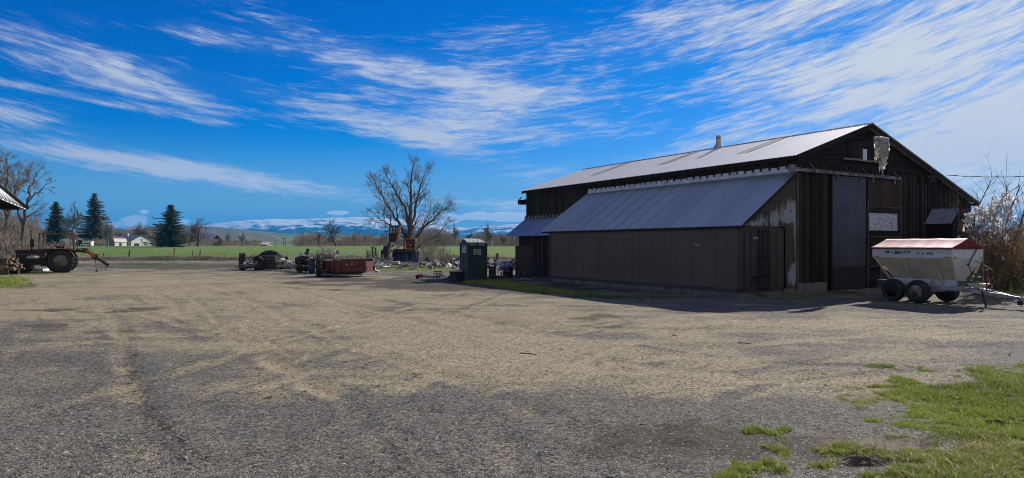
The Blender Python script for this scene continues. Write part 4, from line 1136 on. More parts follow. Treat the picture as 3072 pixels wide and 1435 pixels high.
mb = MB().box(-LH+.0, side_x(2637), -.016, -.013, ZB+.01, ZB+.05); mb.build('marker_strip', M_ORG, sp)
MB().box(side_x(2832), side_x(2854), -.016, -.013, ZB+.02, ZB+.06).build_islands('marker_strip', M_YEL, sp)
MB().box(.0185, .0205, .02, .20, ZB+.01, ZB+.05).box(.0185, .0205, WH-.16, WH-.02, ZB+.01, ZB+.05).build_islands('marker_strip', M_YEL, sp)
# ------------------------------------------------------------------ loose stones and grass
def mass_mesh(name, verts, faces_n, tint, mat_, label, smooth=False):
    """verts (N,k,3) ; faces_n list of index tuples inside one item"""
    N, k, _ = verts.shape
    me = bpy.data.meshes.new(name); me.vertices.add(N*k); me.vertices.foreach_set('co', verts.reshape(-1).astype(np.float32))
    idx = []; st = []; tot = 0; per = []
    loops = np.concatenate([np.array(f) for f in faces_n]); lens = np.array([len(f) for f in faces_n])
    L = (np.arange(N)[:, None] * k + loops[None, :]).reshape(-1)
    starts = (np.arange(N)[:, None] * lens.sum() + np.concatenate([[0], np.cumsum(lens)[:-1]])[None, :]).reshape(-1)
    me.loops.add(len(L)); me.loops.foreach_set('vertex_index', L)
    me.polygons.add(len(starts)); me.polygons.foreach_set('loop_start', starts)
    if smooth: me.polygons.foreach_set('use_smooth', np.ones(len(starts), bool))
    me.update(calc_edges=True)
    a = me.attributes.new('tint', 'FLOAT_COLOR', 'POINT')
    a.data.foreach_set('color', np.repeat(tint, k, axis=0).reshape(-1).astype(np.float32))
    me.materials.append(mat_)
    o = bpy.data.objects.new(name, me); COL.objects.link(o); tag(o, label, kind='stuff'); return o
def tintmat(name, rough=.8, tr=0.0, spec=.3):
    m, nt, b = newmat(name); a = nt.nodes.new('ShaderNodeAttribute'); a.attribute_name = 'tint'
    nt.links.new(a.outputs['Color'], b.inputs['Base Color']); b.inputs['Roughness'].default_value = rough; b.inputs['Specular IOR Level'].default_value = spec
    if tr:
        t = nt.nodes.new('ShaderNodeBsdfTranslucent'); nt.links.new(a.outputs['Color'], t.inputs[0])
        mx = nt.nodes.new('ShaderNodeMixShader'); mx.inputs[0].default_value = tr
        nt.links.new(b.outputs[0], mx.inputs[1]); nt.links.new(t.outputs[0], mx.inputs[2]); nt.links.new(mx.outputs[0], nt.nodes['Material Output'].inputs[0])
    return m
def scatter_px(n, x0, x1, y0, y1):
    px = RNG.uniform(x0, x1, n); py = RNG.uniform(y0, y1, n); Y = EYE*F/(py-HY); X = (px-CX)/F*Y
    return px, py, X, Y
def gz(x, y): return height(np.asarray(x, float), np.asarray(y, float))
def stones(n, smin, smax, y0, y1, power=3.0, x0=-60, x1=3130):
    px, py, X, Y = scatter_px(n, x0, x1, y0, y1)
    T, D, Gn, Dr = masks(px, py, X, Y)
    keep = RNG.random(n) > Gn * .92; px, py, X, Y, T, D = [q[keep] for q in (px, py, X, Y, T, D)]; n = len(X)
    r = smin + (smax-smin) * RNG.random(n)**power
    base = np.array([(1,0,0),(.3,.85,.05),(-.75,.6,0),(-.9,-.35,0),(0,-1,0),(.75,-.6,0),(.35,.1,.75),(-.35,-.05,.8)])
    V = base[None] * (1 + .35*(RNG.random((n, 8, 3))-.5)); V[:, :, 0] *= (.8+.7*RNG.random(n))[:, None]; V[:, :, 2] *= (.55+.5*RNG.random(n))[:, None]
    a = RNG.random(n)*6.283; c, s = np.cos(a)[:, None], np.sin(a)[:, None]
    tl = (RNG.random((n, 1))-.5)*.8
    x = V[:, :, 0]*c - V[:, :, 1]*s; y = V[:, :, 0]*s + V[:, :, 1]*c; z = V[:, :, 2] + V[:, :, 0]*tl
    V = np.stack([x*r[:, None]+X[:, None], y*r[:, None]+Y[:, None], z*r[:, None] + gz(X, Y)[:, None] - r[:, None]*.12], -1)
    g = RNG.random(n)**1.7; v = .07 + .30*g
    grey = np.stack([v*1.06, v*1.0, v*.90], -1); tan_ = np.stack([.24+.52*g, .19+.45*g, .11+.30*g], -1)
    t = np.clip(T*1.1 + (RNG.random(n)-.5)*.7, 0, 1)[:, None]; col = grey*(1-t) + tan_*t
    brn = np.stack([.08+.12*g, .06+.09*g, .045+.06*g], -1); d = (RNG.random(n) < D*.5)[:, None]; col = np.where(d, brn, col)
    wh = (RNG.random(n) < .02)[:, None]; col = np.where(wh, np.array([[.60,.60,.57]]), col)
    return V, np.concatenate([col, np.ones((n,1))], -1)
FS = [(0,1,6),(1,2,7,6),(2,3,7),(3,4,7),(4,5,6,7),(5,0,6)]
va, ta = stones(90000, .0035, .014, 1040, 1445, 3.4); vb_, tb = stones(50000, .006, .022, 850, 1060, 3.2)
vc, tc_ = stones(200, .018, .045, 900, 1440, 4.0); tc_[:, :3] *= .6
mass_mesh('gravel', np.concatenate([va, vb_, vc]), FS, np.concatenate([ta, tb, tc_]), tintmat('gravel_stone', .85, spec=.35), 'loose grey and tan gravel stones on the yard')

def blades(n, x0, x1, y0, y1, hmin, hmax, w, thr=.45, dryk=.0, lean=.5, tuft=None, force=None):
    px, py, X, Y = scatter_px(n, x0, x1, y0, y1)
    T, D, Gn, Dr = masks(px, py, X, Y)
    if force is not None: Gn = force(px, py, X, Y)
    Gn = Gn * np.clip(.25 + 1.6*fbm(X*7, Y*7, 66, 2) - .25, 0, 1.15); keep = RNG.random(n) < np.clip((Gn-.02)*1.25, .0, 1); px, py, X, Y, Dr, Gn = [q[keep] for q in (px, py, X, Y, Dr, Gn)]; n = len(X)
    cl = fbm(X*2.2, Y*2.2, 91, 3); h = (hmin + (hmax-hmin)*RNG.random(n)**1.6) * (.45 + 1.1*cl) * (.3+.7*Gn)
    a = RNG.random(n)*6.283; la = RNG.random(n)*6.283; ln = lean*(.3+.9*RNG.random(n))
    w = w*(.6+.8*RNG.random(n)); cx, cy = np.cos(a)*w, np.sin(a)*w; lx, ly = np.cos(la)*ln*h, np.sin(la)*ln*h
    z0 = gz(X, Y) - .004
    def P_(k, t, wd): return np.stack([X+lx*t*t+cx*wd*k, Y+ly*t*t+cy*wd*k, z0+h*t*(1-.18*t*ln)], -1)
    V = np.stack([P_(-1,0,1), P_(1,0,1), P_(1,.55,.8), P_(-1,.55,.8), P_(0,1,0)], 1)
    g = RNG.random(n); q = np.clip(fbm(X*.9, Y*.9, 95, 3)*1.6-.3, 0, 1)
    c1 = np.stack([.12+.14*g, .17+.15*g, .03+.04*g], -1); c2 = np.stack([.27+.14*g, .33+.15*g, .06+.04*g], -1)
    col = c1*(1-q[:, None]) + c2*q[:, None]
    dry_ = (RNG.random(n) < np.clip(Dr*.25 + .12 + dryk, 0, 1))[:, None]; col = np.where(dry_, np.stack([.42+.15*g, .36+.12*g, .20+.08*g], -1), col)
    return V, np.concatenate([col, np.ones((n,1))], -1)
FB = [(0,1,2,3),(3,2,4)]
M_GRASS = tintmat('grass_blade', .55, .4)
parts_ = [blades(240000, 2050, 3140, 1085, 1450, .014, .070, .0045), blades(2600, 2300, 3100, 1300, 1450, .06, .13, .005, dryk=.75, lean=1.6)]
mass_mesh('grass', np.concatenate([p[0] for p in parts_]), FB, np.concatenate([p[1] for p in parts_]), M_GRASS, 'green spring grass growing over the gravel in the near right corner')
def fpatch(cx, cy, hw, hh, ang=0, amp=1.2):
    def f(px, py, X, Y):
        ca, sa = cos(radians(ang)), sin(radians(ang)); dx_, dy_ = px-cx, -(py-cy)
        return np.clip(amp*np.exp(-(((dx_*ca+dy_*sa)/hw)**2 + ((-dx_*sa+dy_*ca)/hh)**2)) * (.5+fbm(X*.8, Y*.8, 33, 3)) , 0, 1)
    return f
ps = [blades(30000, 1390, 1720, 838, 880, .06, .17, .012, force=fpatch(1500, 852, 95, 8, -4)), blades(20000, 1500, 1760, 850, 890, .05, .15, .012, force=fpatch(1600, 868, 110, 8, -6)),
      blades(16000, 1560, 2250, 845, 905, .05, .16, .012, force=fpatch(1850, 887, 330, 5, -4, .5)),
      blades(7000, 0, 100, 818, 870, .08, .24, .014, force=fpatch(15, 845, 60, 14)), blades(5000, 60, 260, 808, 826, .05, .14, .015, force=fpatch(110, 818, 80, 5)),
      blades(14000, 1120, 1400, 798, 820, .05, .16, .02, force=fpatch(1230, 808, 130, 5)), blades(9000, 2250, 2700, 880, 925, .03, .12, .009, force=fpatch(2370, 893, 180, 7, 0, .8)),
      blades(14000, 2980, 3140, 800, 900, .08, .35, .02, force=lambda px, py, X, Y: np.ones_like(px)*.8)]
mass_mesh('weed_strip', np.concatenate([p[0] for p in ps]), FB, np.concatenate([p[1] for p in ps]), M_GRASS, 'green weeds along the container footing, the toilet and the yard edges')
# dead weeds along the bank at the field's near margin
px, py, X, Y = scatter_px(26000, -40, 1560, 771, 790)
Y = RNG.uniform(81, 88, len(X)); X = (px-CX)/F*Y
dens_ = np.clip(fbm(X*.25, Y*.6, 44, 3)*2.4-.7, 0, 1); k_ = RNG.random(len(X)) < dens_
X, Y = X[k_], Y[k_]; n = len(X); h = .12+.55*RNG.random(n)**2.5; a = RNG.random(n)*6.28; w = .012+.02*RNG.random(n)
z0 = gz(X, Y); lx, ly = np.cos(a)*h*.35, np.sin(a)*h*.35
def P_(k, t, wd): return np.stack([X+lx*t*t+np.cos(a+1.5)*w*wd*k, Y+ly*t*t, z0+h*t], -1)
V = np.stack([P_(-1,0,1), P_(1,0,1), P_(1,.55,.8), P_(-1,.55,.8), P_(0,1,0)], 1); g = RNG.random(n)
col = np.stack([.30+.22*g, .26+.18*g, .14+.10*g, np.ones(n)], -1); gr_ = RNG.random(n) < .35; col[gr_, :3] = np.stack([.10+.1*g[gr_], .17+.1*g[gr_], .03+0*g[gr_]], -1)
mass_mesh('dry_weeds', V, FB, col, M_GRASS, 'pale dead weeds along the dirt bank in front of the green field')
# a few single rocks, sticks and the dug soil clod in the near grass
M_ROCK = mat('yard_rock', (.24, .225, .20), .85, 0, col2=(.12, .115, .11), scale=14, bmp=.4)
def rock(px, py, sz, name='rock', lab='', fl=.55):
    p = gnd(px, py); mb = MB(); rr_ = random.Random(int(px)); n = 10
    mb.lathe([(.2,-.3),(.75,-.15),(1,.12),(.9,.38),(.55,.62),(.12,.72)], 9)
    mb.v = [(x*sz*(1+rr_.uniform(-.16,.16)), y*sz*(.75+rr_.uniform(-.12,.12)), z*sz*fl*(1+rr_.uniform(-.2,.2))) for x, y, z in mb.v]
    z = float(gz(p.x, p.y)); o = mb.build(name, M_ROCK, smooth=True, loc=(p.x, p.y, z)); return tag(o, lab, 'rock')
rock(1832, 1427, .040, lab='rounded tan rock at the bottom edge of the yard')
rock(2023, 1008, .060, lab='flat grey rock in the tan gravel in front of the container')
rock(1925, 1270, .032, lab='dark flat stone standing in the grey gravel left of the grass')
rock(583, 1365, .030, lab='pale flat stone beside the near wheel rut')
M_CLOD = mat('dark_soil_clod', (.09,.07,.052), .95, 0, col2=(.16,.125,.09), scale=18, bmp=.6, bscale=50)
for (cx_, cy_, w_, lab) in ((2600, 1385, .34, 'dark clod of dug soil beside the cut dry stalks in the grass'), (2985, 1272, .22, 'small dark soil clod in the grass by the right edge')):
    p = gnd(cx_, cy_); mb = MB(); N = 15
    for i in range(N):
        for j in range(N):
            u, v_ = i/(N-1)*2-1, j/(N-1)*2-1; r_2 = u*u+v_*v_
            mb.v.append((u*w_*(1+.1*random.uniform(-1,1)), v_*w_*.45*(1+.1*random.uniform(-1,1)), max(0, 1-r_2*(1+.5*random.random()))**.8*.045*(1+.8*random.uniform(-1,1)) - .016))
    mb.f = [(i*N+j, (i+1)*N+j, (i+1)*N+j+1, i*N+j+1) for i in range(N-1) for j in range(N-1)]
    tag(mb.build('soil_clod', M_CLOD, loc=(p.x, p.y, float(gz(p.x, p.y)))), lab, 'soil clod')
M_STALK = mat('dry_stalk', (.50, .45, .34), .8, 0, col2=(.35, .31, .22), scale=9)
mb = MB()
for k in range(60):
    a_, b_ = random.gauss(2790, 45), random.gauss(1330, 7)
    if k > 42: a_, b_ = random.gauss(2625, 35), random.gauss(1345, 12)
    p = gnd(a_, b_); z = float(gz(p.x, p.y)); t = random.uniform(0, 6.28); L = random.uniform(.04, .15)
    mb.tube([(p.x, p.y, z+.004), (p.x+cos(t)*L*.5, p.y+sin(t)*L*.3, z+.02+random.random()*.05), (p.x+cos(t)*L, p.y+sin(t)*L*.7, z+.01+random.random()*.05)], [.003,.0028,.0015], 4)
tag(mb.build('straw', M_STALK), 'scattered pale dry stalks between the two grass patches', kind='stuff')
M_STICK = mat('dark_stick', (.035,.028,.022), .85, scale=10)
for (x0, y0, x1, y1, lab) in ((1562,1062,1610,1068,'dark twig lying on the tan gravel near the middle of the yard'), (2213,1032,2255,1034,'thin dark stick on the gravel ahead of the container door')):
    a_, b_ = gnd(x0, y0), gnd(x1, y1); a_.z = float(gz(a_.x, a_.y))+.012; b_.z = float(gz(b_.x, b_.y))+.012
    tag(MB().tube([a_, a_.lerp(b_, .5)+Vector((0,.015,.008)), b_], [.010,.008,.005], 6).build('stick', M_STICK), lab, 'stick')
# ------------------------------------------------------------------ bare trees
class Tree:
    def __init__(s, seed, thick=1.0):
        s.r = random.Random(seed); s.trunk = MB(); s.crown = MB(); s.thick = thick; s.n = 0
    def limb(s, pts, r0, r1, into, sides):
        k = len(pts); into.tube(pts, [r0 + (r1-r0)*(i/(k-1)) for i in range(k)], sides, cap=False)
    def grow(s, p, d, L, rad, lvl, maxl, kids_, up=.12, crook=.32, split=.7, minr=.004):
        r = s.r; n = 4 if lvl < maxl else 3; pts = [Vector(p)]; d = d.normalized(); q = Vector(p)
        for i in range(n):
            d = (d + Vector((r.gauss(0,crook*.5), r.gauss(0,crook*.5), r.gauss(0,crook*.35)+up))).normalized(); q = q + d*L/n; pts.append(q.copy())
        re = max(minr, rad*(.45 if lvl < maxl else .4))
        s.limb(pts, rad, re, s.trunk if lvl == 0 else s.crown, 7 if lvl == 0 else (5 if lvl == 1 else 3))
        if lvl >= maxl: return
        m = kids_[min(lvl, len(kids_)-1)]
        for k in range(m):
            t = .30 + .70*(k+r.random()*.8)/m; t = min(t, .99); i = min(int(t*n), n-1); f = t*n-i; base = pts[i].lerp(pts[i+1], f)
            dd = (pts[i+1]-pts[i]).normalized(); ax = dd.orthogonal().normalized(); ax.rotate(Quaternion(dd, r.uniform(0, 6.283)))
            nd = (dd*(1-split*.55) + ax*split*r.uniform(.7,1.25)).normalized()
            s.grow(base, nd, L*r.uniform(.5,.78)*(1.05-.35*t), max(minr, rad*(1-.5*t)*r.uniform(.42,.62)), lvl+1, maxl, kids_, up, crook, split, minr)
        s.grow(pts[-1], d, L*.62, re, lvl+1, maxl, kids_, up, crook, split, minr)
    def along(s, pts, r0, r1, maxl, m, L, kids_, up=.12, minr=.004, crook=.32, split=.7):
        """a limb traced by hand with side branches grown on it"""
        r = s.r; P = []
        for a, b_ in zip(pts[:-1], pts[1:]):
            for j in range(3):
                t = j/3; P.append(a.lerp(b_, t) + Vector((r.gauss(0,.05), r.gauss(0,.08), r.gauss(0,.05)))*(1 if P else 0))
        P.append(pts[-1]); k = len(P)
        s.limb(P, r0, r1, s.trunk, 6)
        for j in range(m):
            t = .22 + .78*(j+r.random())/m; t = min(t, .995); x = t*(k-1); i = min(int(x), k-2); base = P[i].lerp(P[i+1], x-i); dd = (P[i+1]-P[i]).normalized()
            ax = dd.orthogonal().normalized(); ax.rotate(Quaternion(dd, r.uniform(0, 6.283)))
            s.grow(base, dd*(.75) + ax*split, L*r.uniform(.6,1.1)*(1.1-.5*t), max(minr, (r0+(r1-r0)*t)*.5), 1, maxl, kids_, up, crook, split, minr)
        s.grow(P[-1], P[-1]-P[-2], L*.35, r1, 1, maxl, kids_, up, crook, split, minr)
def barkmat(name, c1, c2):
    m, nt, b = newmat(name); P = coords(nt, 'Object', (1,1,.35)); n1 = noise(nt, P, 9, 5, .7)
    g = nt.nodes.new('ShaderNodeNewGeometry'); rp = E(nt, g.outputs['Random Per Island'])
    c = mixc(nt, (n1.step(.3,.7)*.5 + rp*.5), c1, c2); nt.links.new(c, b.inputs['Base Color']); b.inputs['Roughness'].default_value = .9; b.inputs['Specular IOR Level'].default_value = .2
    bump(nt, b, n1, .5, .01); return m
M_BARKD = barkmat('dark_bark', (.075,.062,.052), (.17,.142,.118))
M_CROWN = barkmat('pale_twigs', (.13,.11,.09), (.28,.24,.20))
M_BARKG = barkmat('grey_bark', (.17,.15,.13), (.32,.285,.25))
M_BARKB = barkmat('brown_bark', (.12,.092,.074), (.24,.19,.155))
M_BARKR = barkmat('reddish_twigs', (.13,.085,.062), (.22,.15,.11))
def tree_thing(T, name, label, loc, mt, mc=None, rz=0, scale=1, group=None):
    e = thing(name, label, 'tree', loc, rz, group, scale)
    T.trunk.build('trunk', mt, e, smooth=True); T.crown.build('crown', mc or mt, e, smooth=False); return e
# the big many-stemmed tree behind the excavator
Yt = 73.0; base = at(1232, 790, Yt); base.z = 0
def tp_(x, y, dY=0): return at(1050 + x*.3493, 440 + y*.3493, Yt + dY) - base
T = Tree(3)
K = [5, 4, 3, 2]
T.along([Vector((0,0,-.1)), tp_(508,900), tp_(512,780), tp_(515,650), tp_(520,500,.6), tp_(525,350,.8), tp_(532,220,.5), tp_(545,110,.2)], .40, .035, 4, 16, 1.7, K, .10, .009)
T.along([tp_(511,700), tp_(470,480,-1), tp_(400,380,-1.6), tp_(340,280,-2), tp_(300,205,-2.2)], .17, .03, 4, 12, 1.7, K, .08, .009)
T.along([tp_(500,800), tp_(415,640,1), tp_(330,500,1.8), tp_(270,400,2.2), tp_(220,310,2.4), tp_(185,245,2.4)], .19, .03, 4, 13, 1.7, K, .08, .009)
T.along([tp_(470,770), tp_(400,600,-1), tp_(395,500,-1.5), tp_(360,420,-2)], .13, .03, 4, 7, 1.6, K, .06, .009)
T.along([tp_(440,730), tp_(330,650,-.8), tp_(260,615,-1.5), tp_(185,545,-2)], .12, .025, 4, 10, 1.6, K, .03, .009)
T.along([tp_(515,700), tp_(570,500,1), tp_(588,380,1.3), tp_(622,260,1.5), tp_(655,175,1.5)], .18, .03, 4, 13, 1.7, K, .10, .009)
T.along([tp_(535,820), tp_(640,680,-.8), tp_(720,605,-1.4), tp_(790,530,-1.8), tp_(865,505,-2)], .15, .025, 4, 12, 1.65, K, .05, .009)
T.along([tp_(540,860), tp_(600,700,1), tp_(650,640,1.6), tp_(690,560,2), tp_(700,480,2.2)], .12, .025, 4, 10, 1.6, K, .08, .009)
T.along([tp_(560,880), tp_(680,790,-1.2), tp_(780,740,-2), tp_(850,650,-2.4)], .12, .025, 4, 9, 1.6, K, .0, .009)
T.along([tp_(570,880), tp_(620,850,-2), tp_(700,830,-2.6), tp_(790,790,-3)], .09, .02, 4, 6, 1.3, K, -.02, .009)
T.along([tp_(490,790), tp_(350,700,-1.5), tp_(290,715,-2), tp_(260,770,-2.2)], .09, .02, 4, 6, 1.4, K, -.03, .009)
tree_thing(T, 'bare_tree', 'big dark leafless tree with many low limbs behind the orange cab', base, M_BARKD, M_CROWN, 0, .95)
# prototypes for the rest
def proto(seed, H, r, maxl=4, kids_=(6,4,4,3), up=.12, crook=.35, split=.75, minr=.03, lean=(0,0), trunkfrac=.42):
    T = Tree(seed); T.grow(Vector((0,0,-.2)), Vector((lean[0],lean[1],1)), H*trunkfrac, r, 0, maxl, list(kids_), up, crook, split, minr); return T
GR = 'bare trees beyond the field'
def field_base(px, Y): x = (px-CX)/F*Y; return Vector((x, Y, float(height(x, Y))))
protos = [tree_thing(proto(21, 13, .42, minr=.045, lean=(.05,0)), 'bare_tree', 'x', (0,0,0), M_BARKB, M_BARKB, group=GR),
          tree_thing(proto(22, 13, .36, minr=.042, split=.6, up=.18), 'bare_tree', 'x', (0,0,0), M_BARKG, M_BARKG, group=GR),
          tree_thing(proto(23, 13, .50, minr=.05, split=.9, crook=.42, up=.07, kids_=(7,5,4,2)), 'bare_tree', 'x', (0,0,0), M_BARKD, M_BARKB, group=GR),
          tree_thing(proto(24, 13, .30, minr=.045, split=.55, up=.2, kids_=(8,4,3,3)), 'bare_tree', 'x', (0,0,0), M_BARKR, M_BARKR, group=GR)]
hgt = {}
for i, p in enumerate(protos):
    zs_ = [v[2] for ch in kids(p) for v in [ (vv.co.x, vv.co.y, vv.co.z) for vv in ch.data.vertices ]]; hgt[i] = max(zs_)
# photo column, top row, distance, prototype, label
FT = [(1010, 658, 300, 2, 'dark spreading bare tree standing against the snowy mountain'),
      (592, 650, 290, 2, 'dark round bare tree to the right of the third conifer'),
      (566, 672, 300, 0, 'brown bare tree close against the right flank of the third conifer'),
      (222, 600, 262, 1, 'pale grey bare tree between the two left conifers'),
      (322, 640, 270, 1, 'grey bare tree half hidden behind the tallest conifer'),
      (1366, 665, 300, 1, 'grey bare tree just left of the portable toilet roof'),
      (1404, 690, 330, 3, 'slim reddish bare tree rising right above the portable toilet'),
      (1462, 664, 280, 0, 'wide brown bare tree right of the portable toilet'),
      (1330, 686, 320, 3, 'reddish bare tree at the right foot of the big tree'),
      (1560, 688, 250, 1, 'grey bare tree just left of the barn eave'),
      (1515, 700, 270, 3, 'slim bare tree between the toilet and the barn'),
      (1596, 696, 230, 0, 'bare tree seen under the low lean-to roof'),
      (684, 690, 320, 1, 'small grey bare tree beside the dark gabled house'),
      (722, 694, 330, 0, 'small brown bare tree left of the long white shed'),
      (652, 712, 280, 3, 'low reddish bare tree in front of the dark gabled house'),
      (958, 690, 310, 0, 'bushy bare tree left of the spreading one by the mountain'),
      (925, 700, 330, 3, 'low reddish bare tree right of the utility poles'),
      (1062, 698, 320, 1, 'grey bare tree right of the spreading one by the mountain'),
      (1100, 704, 330, 0, 'low brown bare tree behind the black steel frame'),
      (470, 668, 330, 1, 'grey bare tree behind the white farmhouse gable'),
      (400, 672, 350, 3, 'thin bare tree rising over the farmhouse ridge'),
      (360, 676, 355, 1, 'grey bare tree over the left end of the farmhouse roof'),
      (430, 664, 360, 3, 'reddish bare tree behind the farmhouse chimney side'),
      (540, 690, 310, 3, 'low reddish tree at the foot of the third conifer'),
      (1190, 706, 330, 1, 'grey bare tree seen behind the orange cab'),
      (1275, 700, 330, 0, 'brown bare tree seen through the limbs of the big tree'),
      (45, 640, 120, 1, 'tall grey bare tree above the thicket on the left'),
      (1140, 700, 340, 3, 'slim reddish tree left of the orange cab')]
used_ = set()
for i, (px, top, Y, k, lab) in enumerate(FT):
    b_ = field_base(px, Y); H = (EYE + (HY-top)/F*Y) - b_.z; sc = H/hgt[k]; rz = random.uniform(0, 6.28)
    if k not in used_:
        o = protos[k]; o.location = b_; o.rotation_euler = (0,0,rz); o.scale = (sc,)*3; o['label'] = lab; used_.add(k)
    else: copy_tree(protos[k], b_, rz, sc, lab, GR)
# nearer bare trees at the left edge
T = Tree(41); b0 = Vector((at(62, 735, 62).x, 62, 0))
def lp(x, y, dY=0): return at(x*.3742, 450 + y*.3742, 62 + dY) - b0
T.along([Vector((0,0,0)), lp(190,620), lp(205,500), lp(225,400), lp(240,300), lp(275,220), lp(310,175)], .16, .03, 4, 9, 1.3, [3,3,2,2], .05, .010)
T.along([lp(222,420), lp(290,350,-1), lp(340,310,-1.4), lp(385,270,-1.6)], .07, .02, 4, 6, 1.2, [3,2,2], .02, .012)
T.along([lp(200,560), lp(240,520,1), lp(300,490,1.5), lp(335,460,2)], .06, .02, 3, 6, 1.1, [3,2,2], .0, .012)
T.along([lp(185,600), lp(120,470,1), lp(90,350,1.6), lp(60,230,2), lp(30,130,2.2)], .12, .025, 4, 10, 1.3, [4,3,2,2], .08, .010)
tree_thing(T, 'bare_tree', 'crooked leafless tree reaching right above the shed eave', b0, M_BARKD, M_CROWN)
T = Tree(42); b0 = Vector((at(20, 735, 70).x, 70, 0))
def lp(x, y, dY=0): return at(x*.3742, 450 + y*.3742, 70 + dY) - b0
for (pts, r0) in (([(60,760),(55,500),(50,330),(62,150),(60,60)], .2), ([(60,600),(100,400),(130,260),(150,160)], .12), ([(55,560),(10,400),(-20,250),(0,120)], .13), ([(60,500),(130,330),(190,260),(250,230)], .09), ([(55,480),(-30,330),(-60,200)], .1)):
    T.along([Vector((0,0,0)) if i == 0 and r0 == .2 else lp(x, y, i*.4) for i, (x, y) in enumerate(pts)], r0, .025, 4, 12, 1.5, [4,3,3,2], .08, .012)
tree_thing(T, 'bare_tree', 'dense leafless tree behind the pale shed roof at the left edge', b0, M_BARKB, M_CROWN)

# conifers
M_NEEDLE = leafmat('conifer_needles', (.030, .044, .014), (.15, .17, .05), .7, .35, .5)
M_NEEDLE2 = leafmat('olive_conifer_needles', (.05, .056, .02), (.28, .25, .11), .7, .35, .35)
def conifer(seed, H, R, mt, name, label, loc, group, ragged=.25, ex=.8):
    r = random.Random(seed); e = thing(name, label, 'tree', loc, 0, group)
    MB().tube([(0,0,-.2),(0,0,H*.5),(0,0,H*.98)], [H*.022, H*.013, .02], 8).build('trunk', M_BARKD, e, smooth=True)
    mb = MB(); z = H*.05
    lob = [r.uniform(.7, 1.15) for _ in range(14)]
    while z < H*.985:
        f = z/H; rad = R*1.08*(1-f)**ex * (.9+.2*sin(f*23+seed)) ; m = max(5, int(12*(1-f)+4)); a0 = r.uniform(0, 6.28)
        for k in range(m):
            a = a0 + 6.283*k/m + r.uniform(-.15,.15); L = rad*(1-ragged+2*ragged*r.random())*lob[int((a % 6.283)/6.283*14) % 14]
            if r.random() < .06: L *= 1.22
            n = max(4, int(L/.30)); dr = r.uniform(.10, .30)
            for j in range(n):
                t = (j+.6)/n; q = Vector((cos(a)*L*t, sin(a)*L*t, z - L*dr*t + L*.10*t*t*t*2 + r.uniform(-.08,.08)))
                s_ = (.42 + .26*r.random())*(1.05-.25*t)*(.45+.55*H/16)
                for w in range(3):
                    d1 = Vector((cos(a+r.uniform(-1,1)), sin(a+r.uniform(-1,1)), r.uniform(-.45,.45))).normalized()*s_*1.5
                    d2 = Vector((-sin(a)*r.uniform(.4,1), cos(a)*r.uniform(.4,1), r.uniform(-.7,.7))).normalized()*s_*.55
                    o = len(mb.v); mb.v += [tuple(q-d1*.4-d2*.6), tuple(q-d1*.4+d2*.6), tuple(q+d1*.35+d2*.4), tuple(q+d1), tuple(q+d1*.35-d2*.4)]; mb.f.append((o,o+1,o+2,o+3,o+4))
        z += H*.021*(1+.6*(1-f))*.9
    mb.build('crown', mt, e); return e
GC = 'conifers by the farmhouses'
def cplace(seed, px, top, half, Y, mt, label, ex=.8):
    b_ = field_base(px, Y); H = EYE + (HY-top)/F*Y - b_.z; return conifer(seed, H, half/F*Y, mt, 'conifer', label, b_, GC, .42, ex)
cplace(1, 168, 603, 48, 300, M_NEEDLE, 'dark green conifer behind the tractor canopy', .72)
cplace(2, 284, 577, 54, 345, M_NEEDLE2, 'tallest conifer, olive green, left of the gambrel barn', .78)
cplace(3, 512, 613, 56, 262, M_NEEDLE, 'dark broad conifer right of the white farmhouse', .58)
cplace(5, 893, 716, 8, 420, M_NEEDLE, 'tiny far evergreen beside the utility poles') if False else None

# brush: thin stems with forks, one countless mass each
def brush(name, label, spots, mt, seed=5, side=3, fork=5, wmul=1.0):
    """spots: (px0, px1, Y0, Y1, h0, h1, n)"""
    r = random.Random(seed); mb = MB()
    for (p0, p1, y0, y1, h0, h1, n) in spots:
        for _ in range(n):
            Y = r.uniform(y0, y1); X = (r.uniform(p0, p1)-CX)/F*Y; z = float(height(X, Y)) if Y > 60 else 0
            h = r.uniform(h0, h1)*(.35+1.0*float(vnoise(X*.09, Y*.03, 6))); w = wmul*(.004+.00022*Y); a = r.uniform(0,6.28); ln = r.uniform(.0,.30)
            b_ = Vector((X, Y, z)); t = b_+Vector((cos(a)*ln*h, sin(a)*ln*h, h)); m = b_.lerp(t, .5)+Vector((r.gauss(0,.04*h), r.gauss(0,.04*h), 0))
            mb.tube([b_, m, t], [w*1.6, w*1.1, w*.5], side, cap=False)
            for k in range(fork):
                f = r.uniform(.25,.95); q = b_.lerp(m, f*2) if f < .5 else m.lerp(t, f*2-1); a2 = r.uniform(0,6.28); l2 = h*r.uniform(.14,.36)
                e_ = q+Vector((cos(a2)*l2*.7, sin(a2)*l2*.7, l2*r.uniform(.3,.9))); mb.tube([q, q.lerp(e_,.5)+Vector((r.gauss(0,.05)*l2, r.gauss(0,.05)*l2, 0)), e_], [w*.9, w*.7, w*.4], side, cap=False)
    o = mb.build(name, mt); return tag(o, label, kind='stuff')
M_THICK = barkmat('thicket_twigs', (.15,.13,.105), (.33,.29,.23))
brush('thicket', 'dense grey leafless thicket behind the tractor and shed', [(-60,112,58,80,3.0,4.8,820), (108,135,60,75,1.6,3.0,80), (95,225,80,96,.7,2.0,300), (-40,110,52,60,1.2,2.6,260)], M_THICK, 3, fork=7, wmul=1.3)
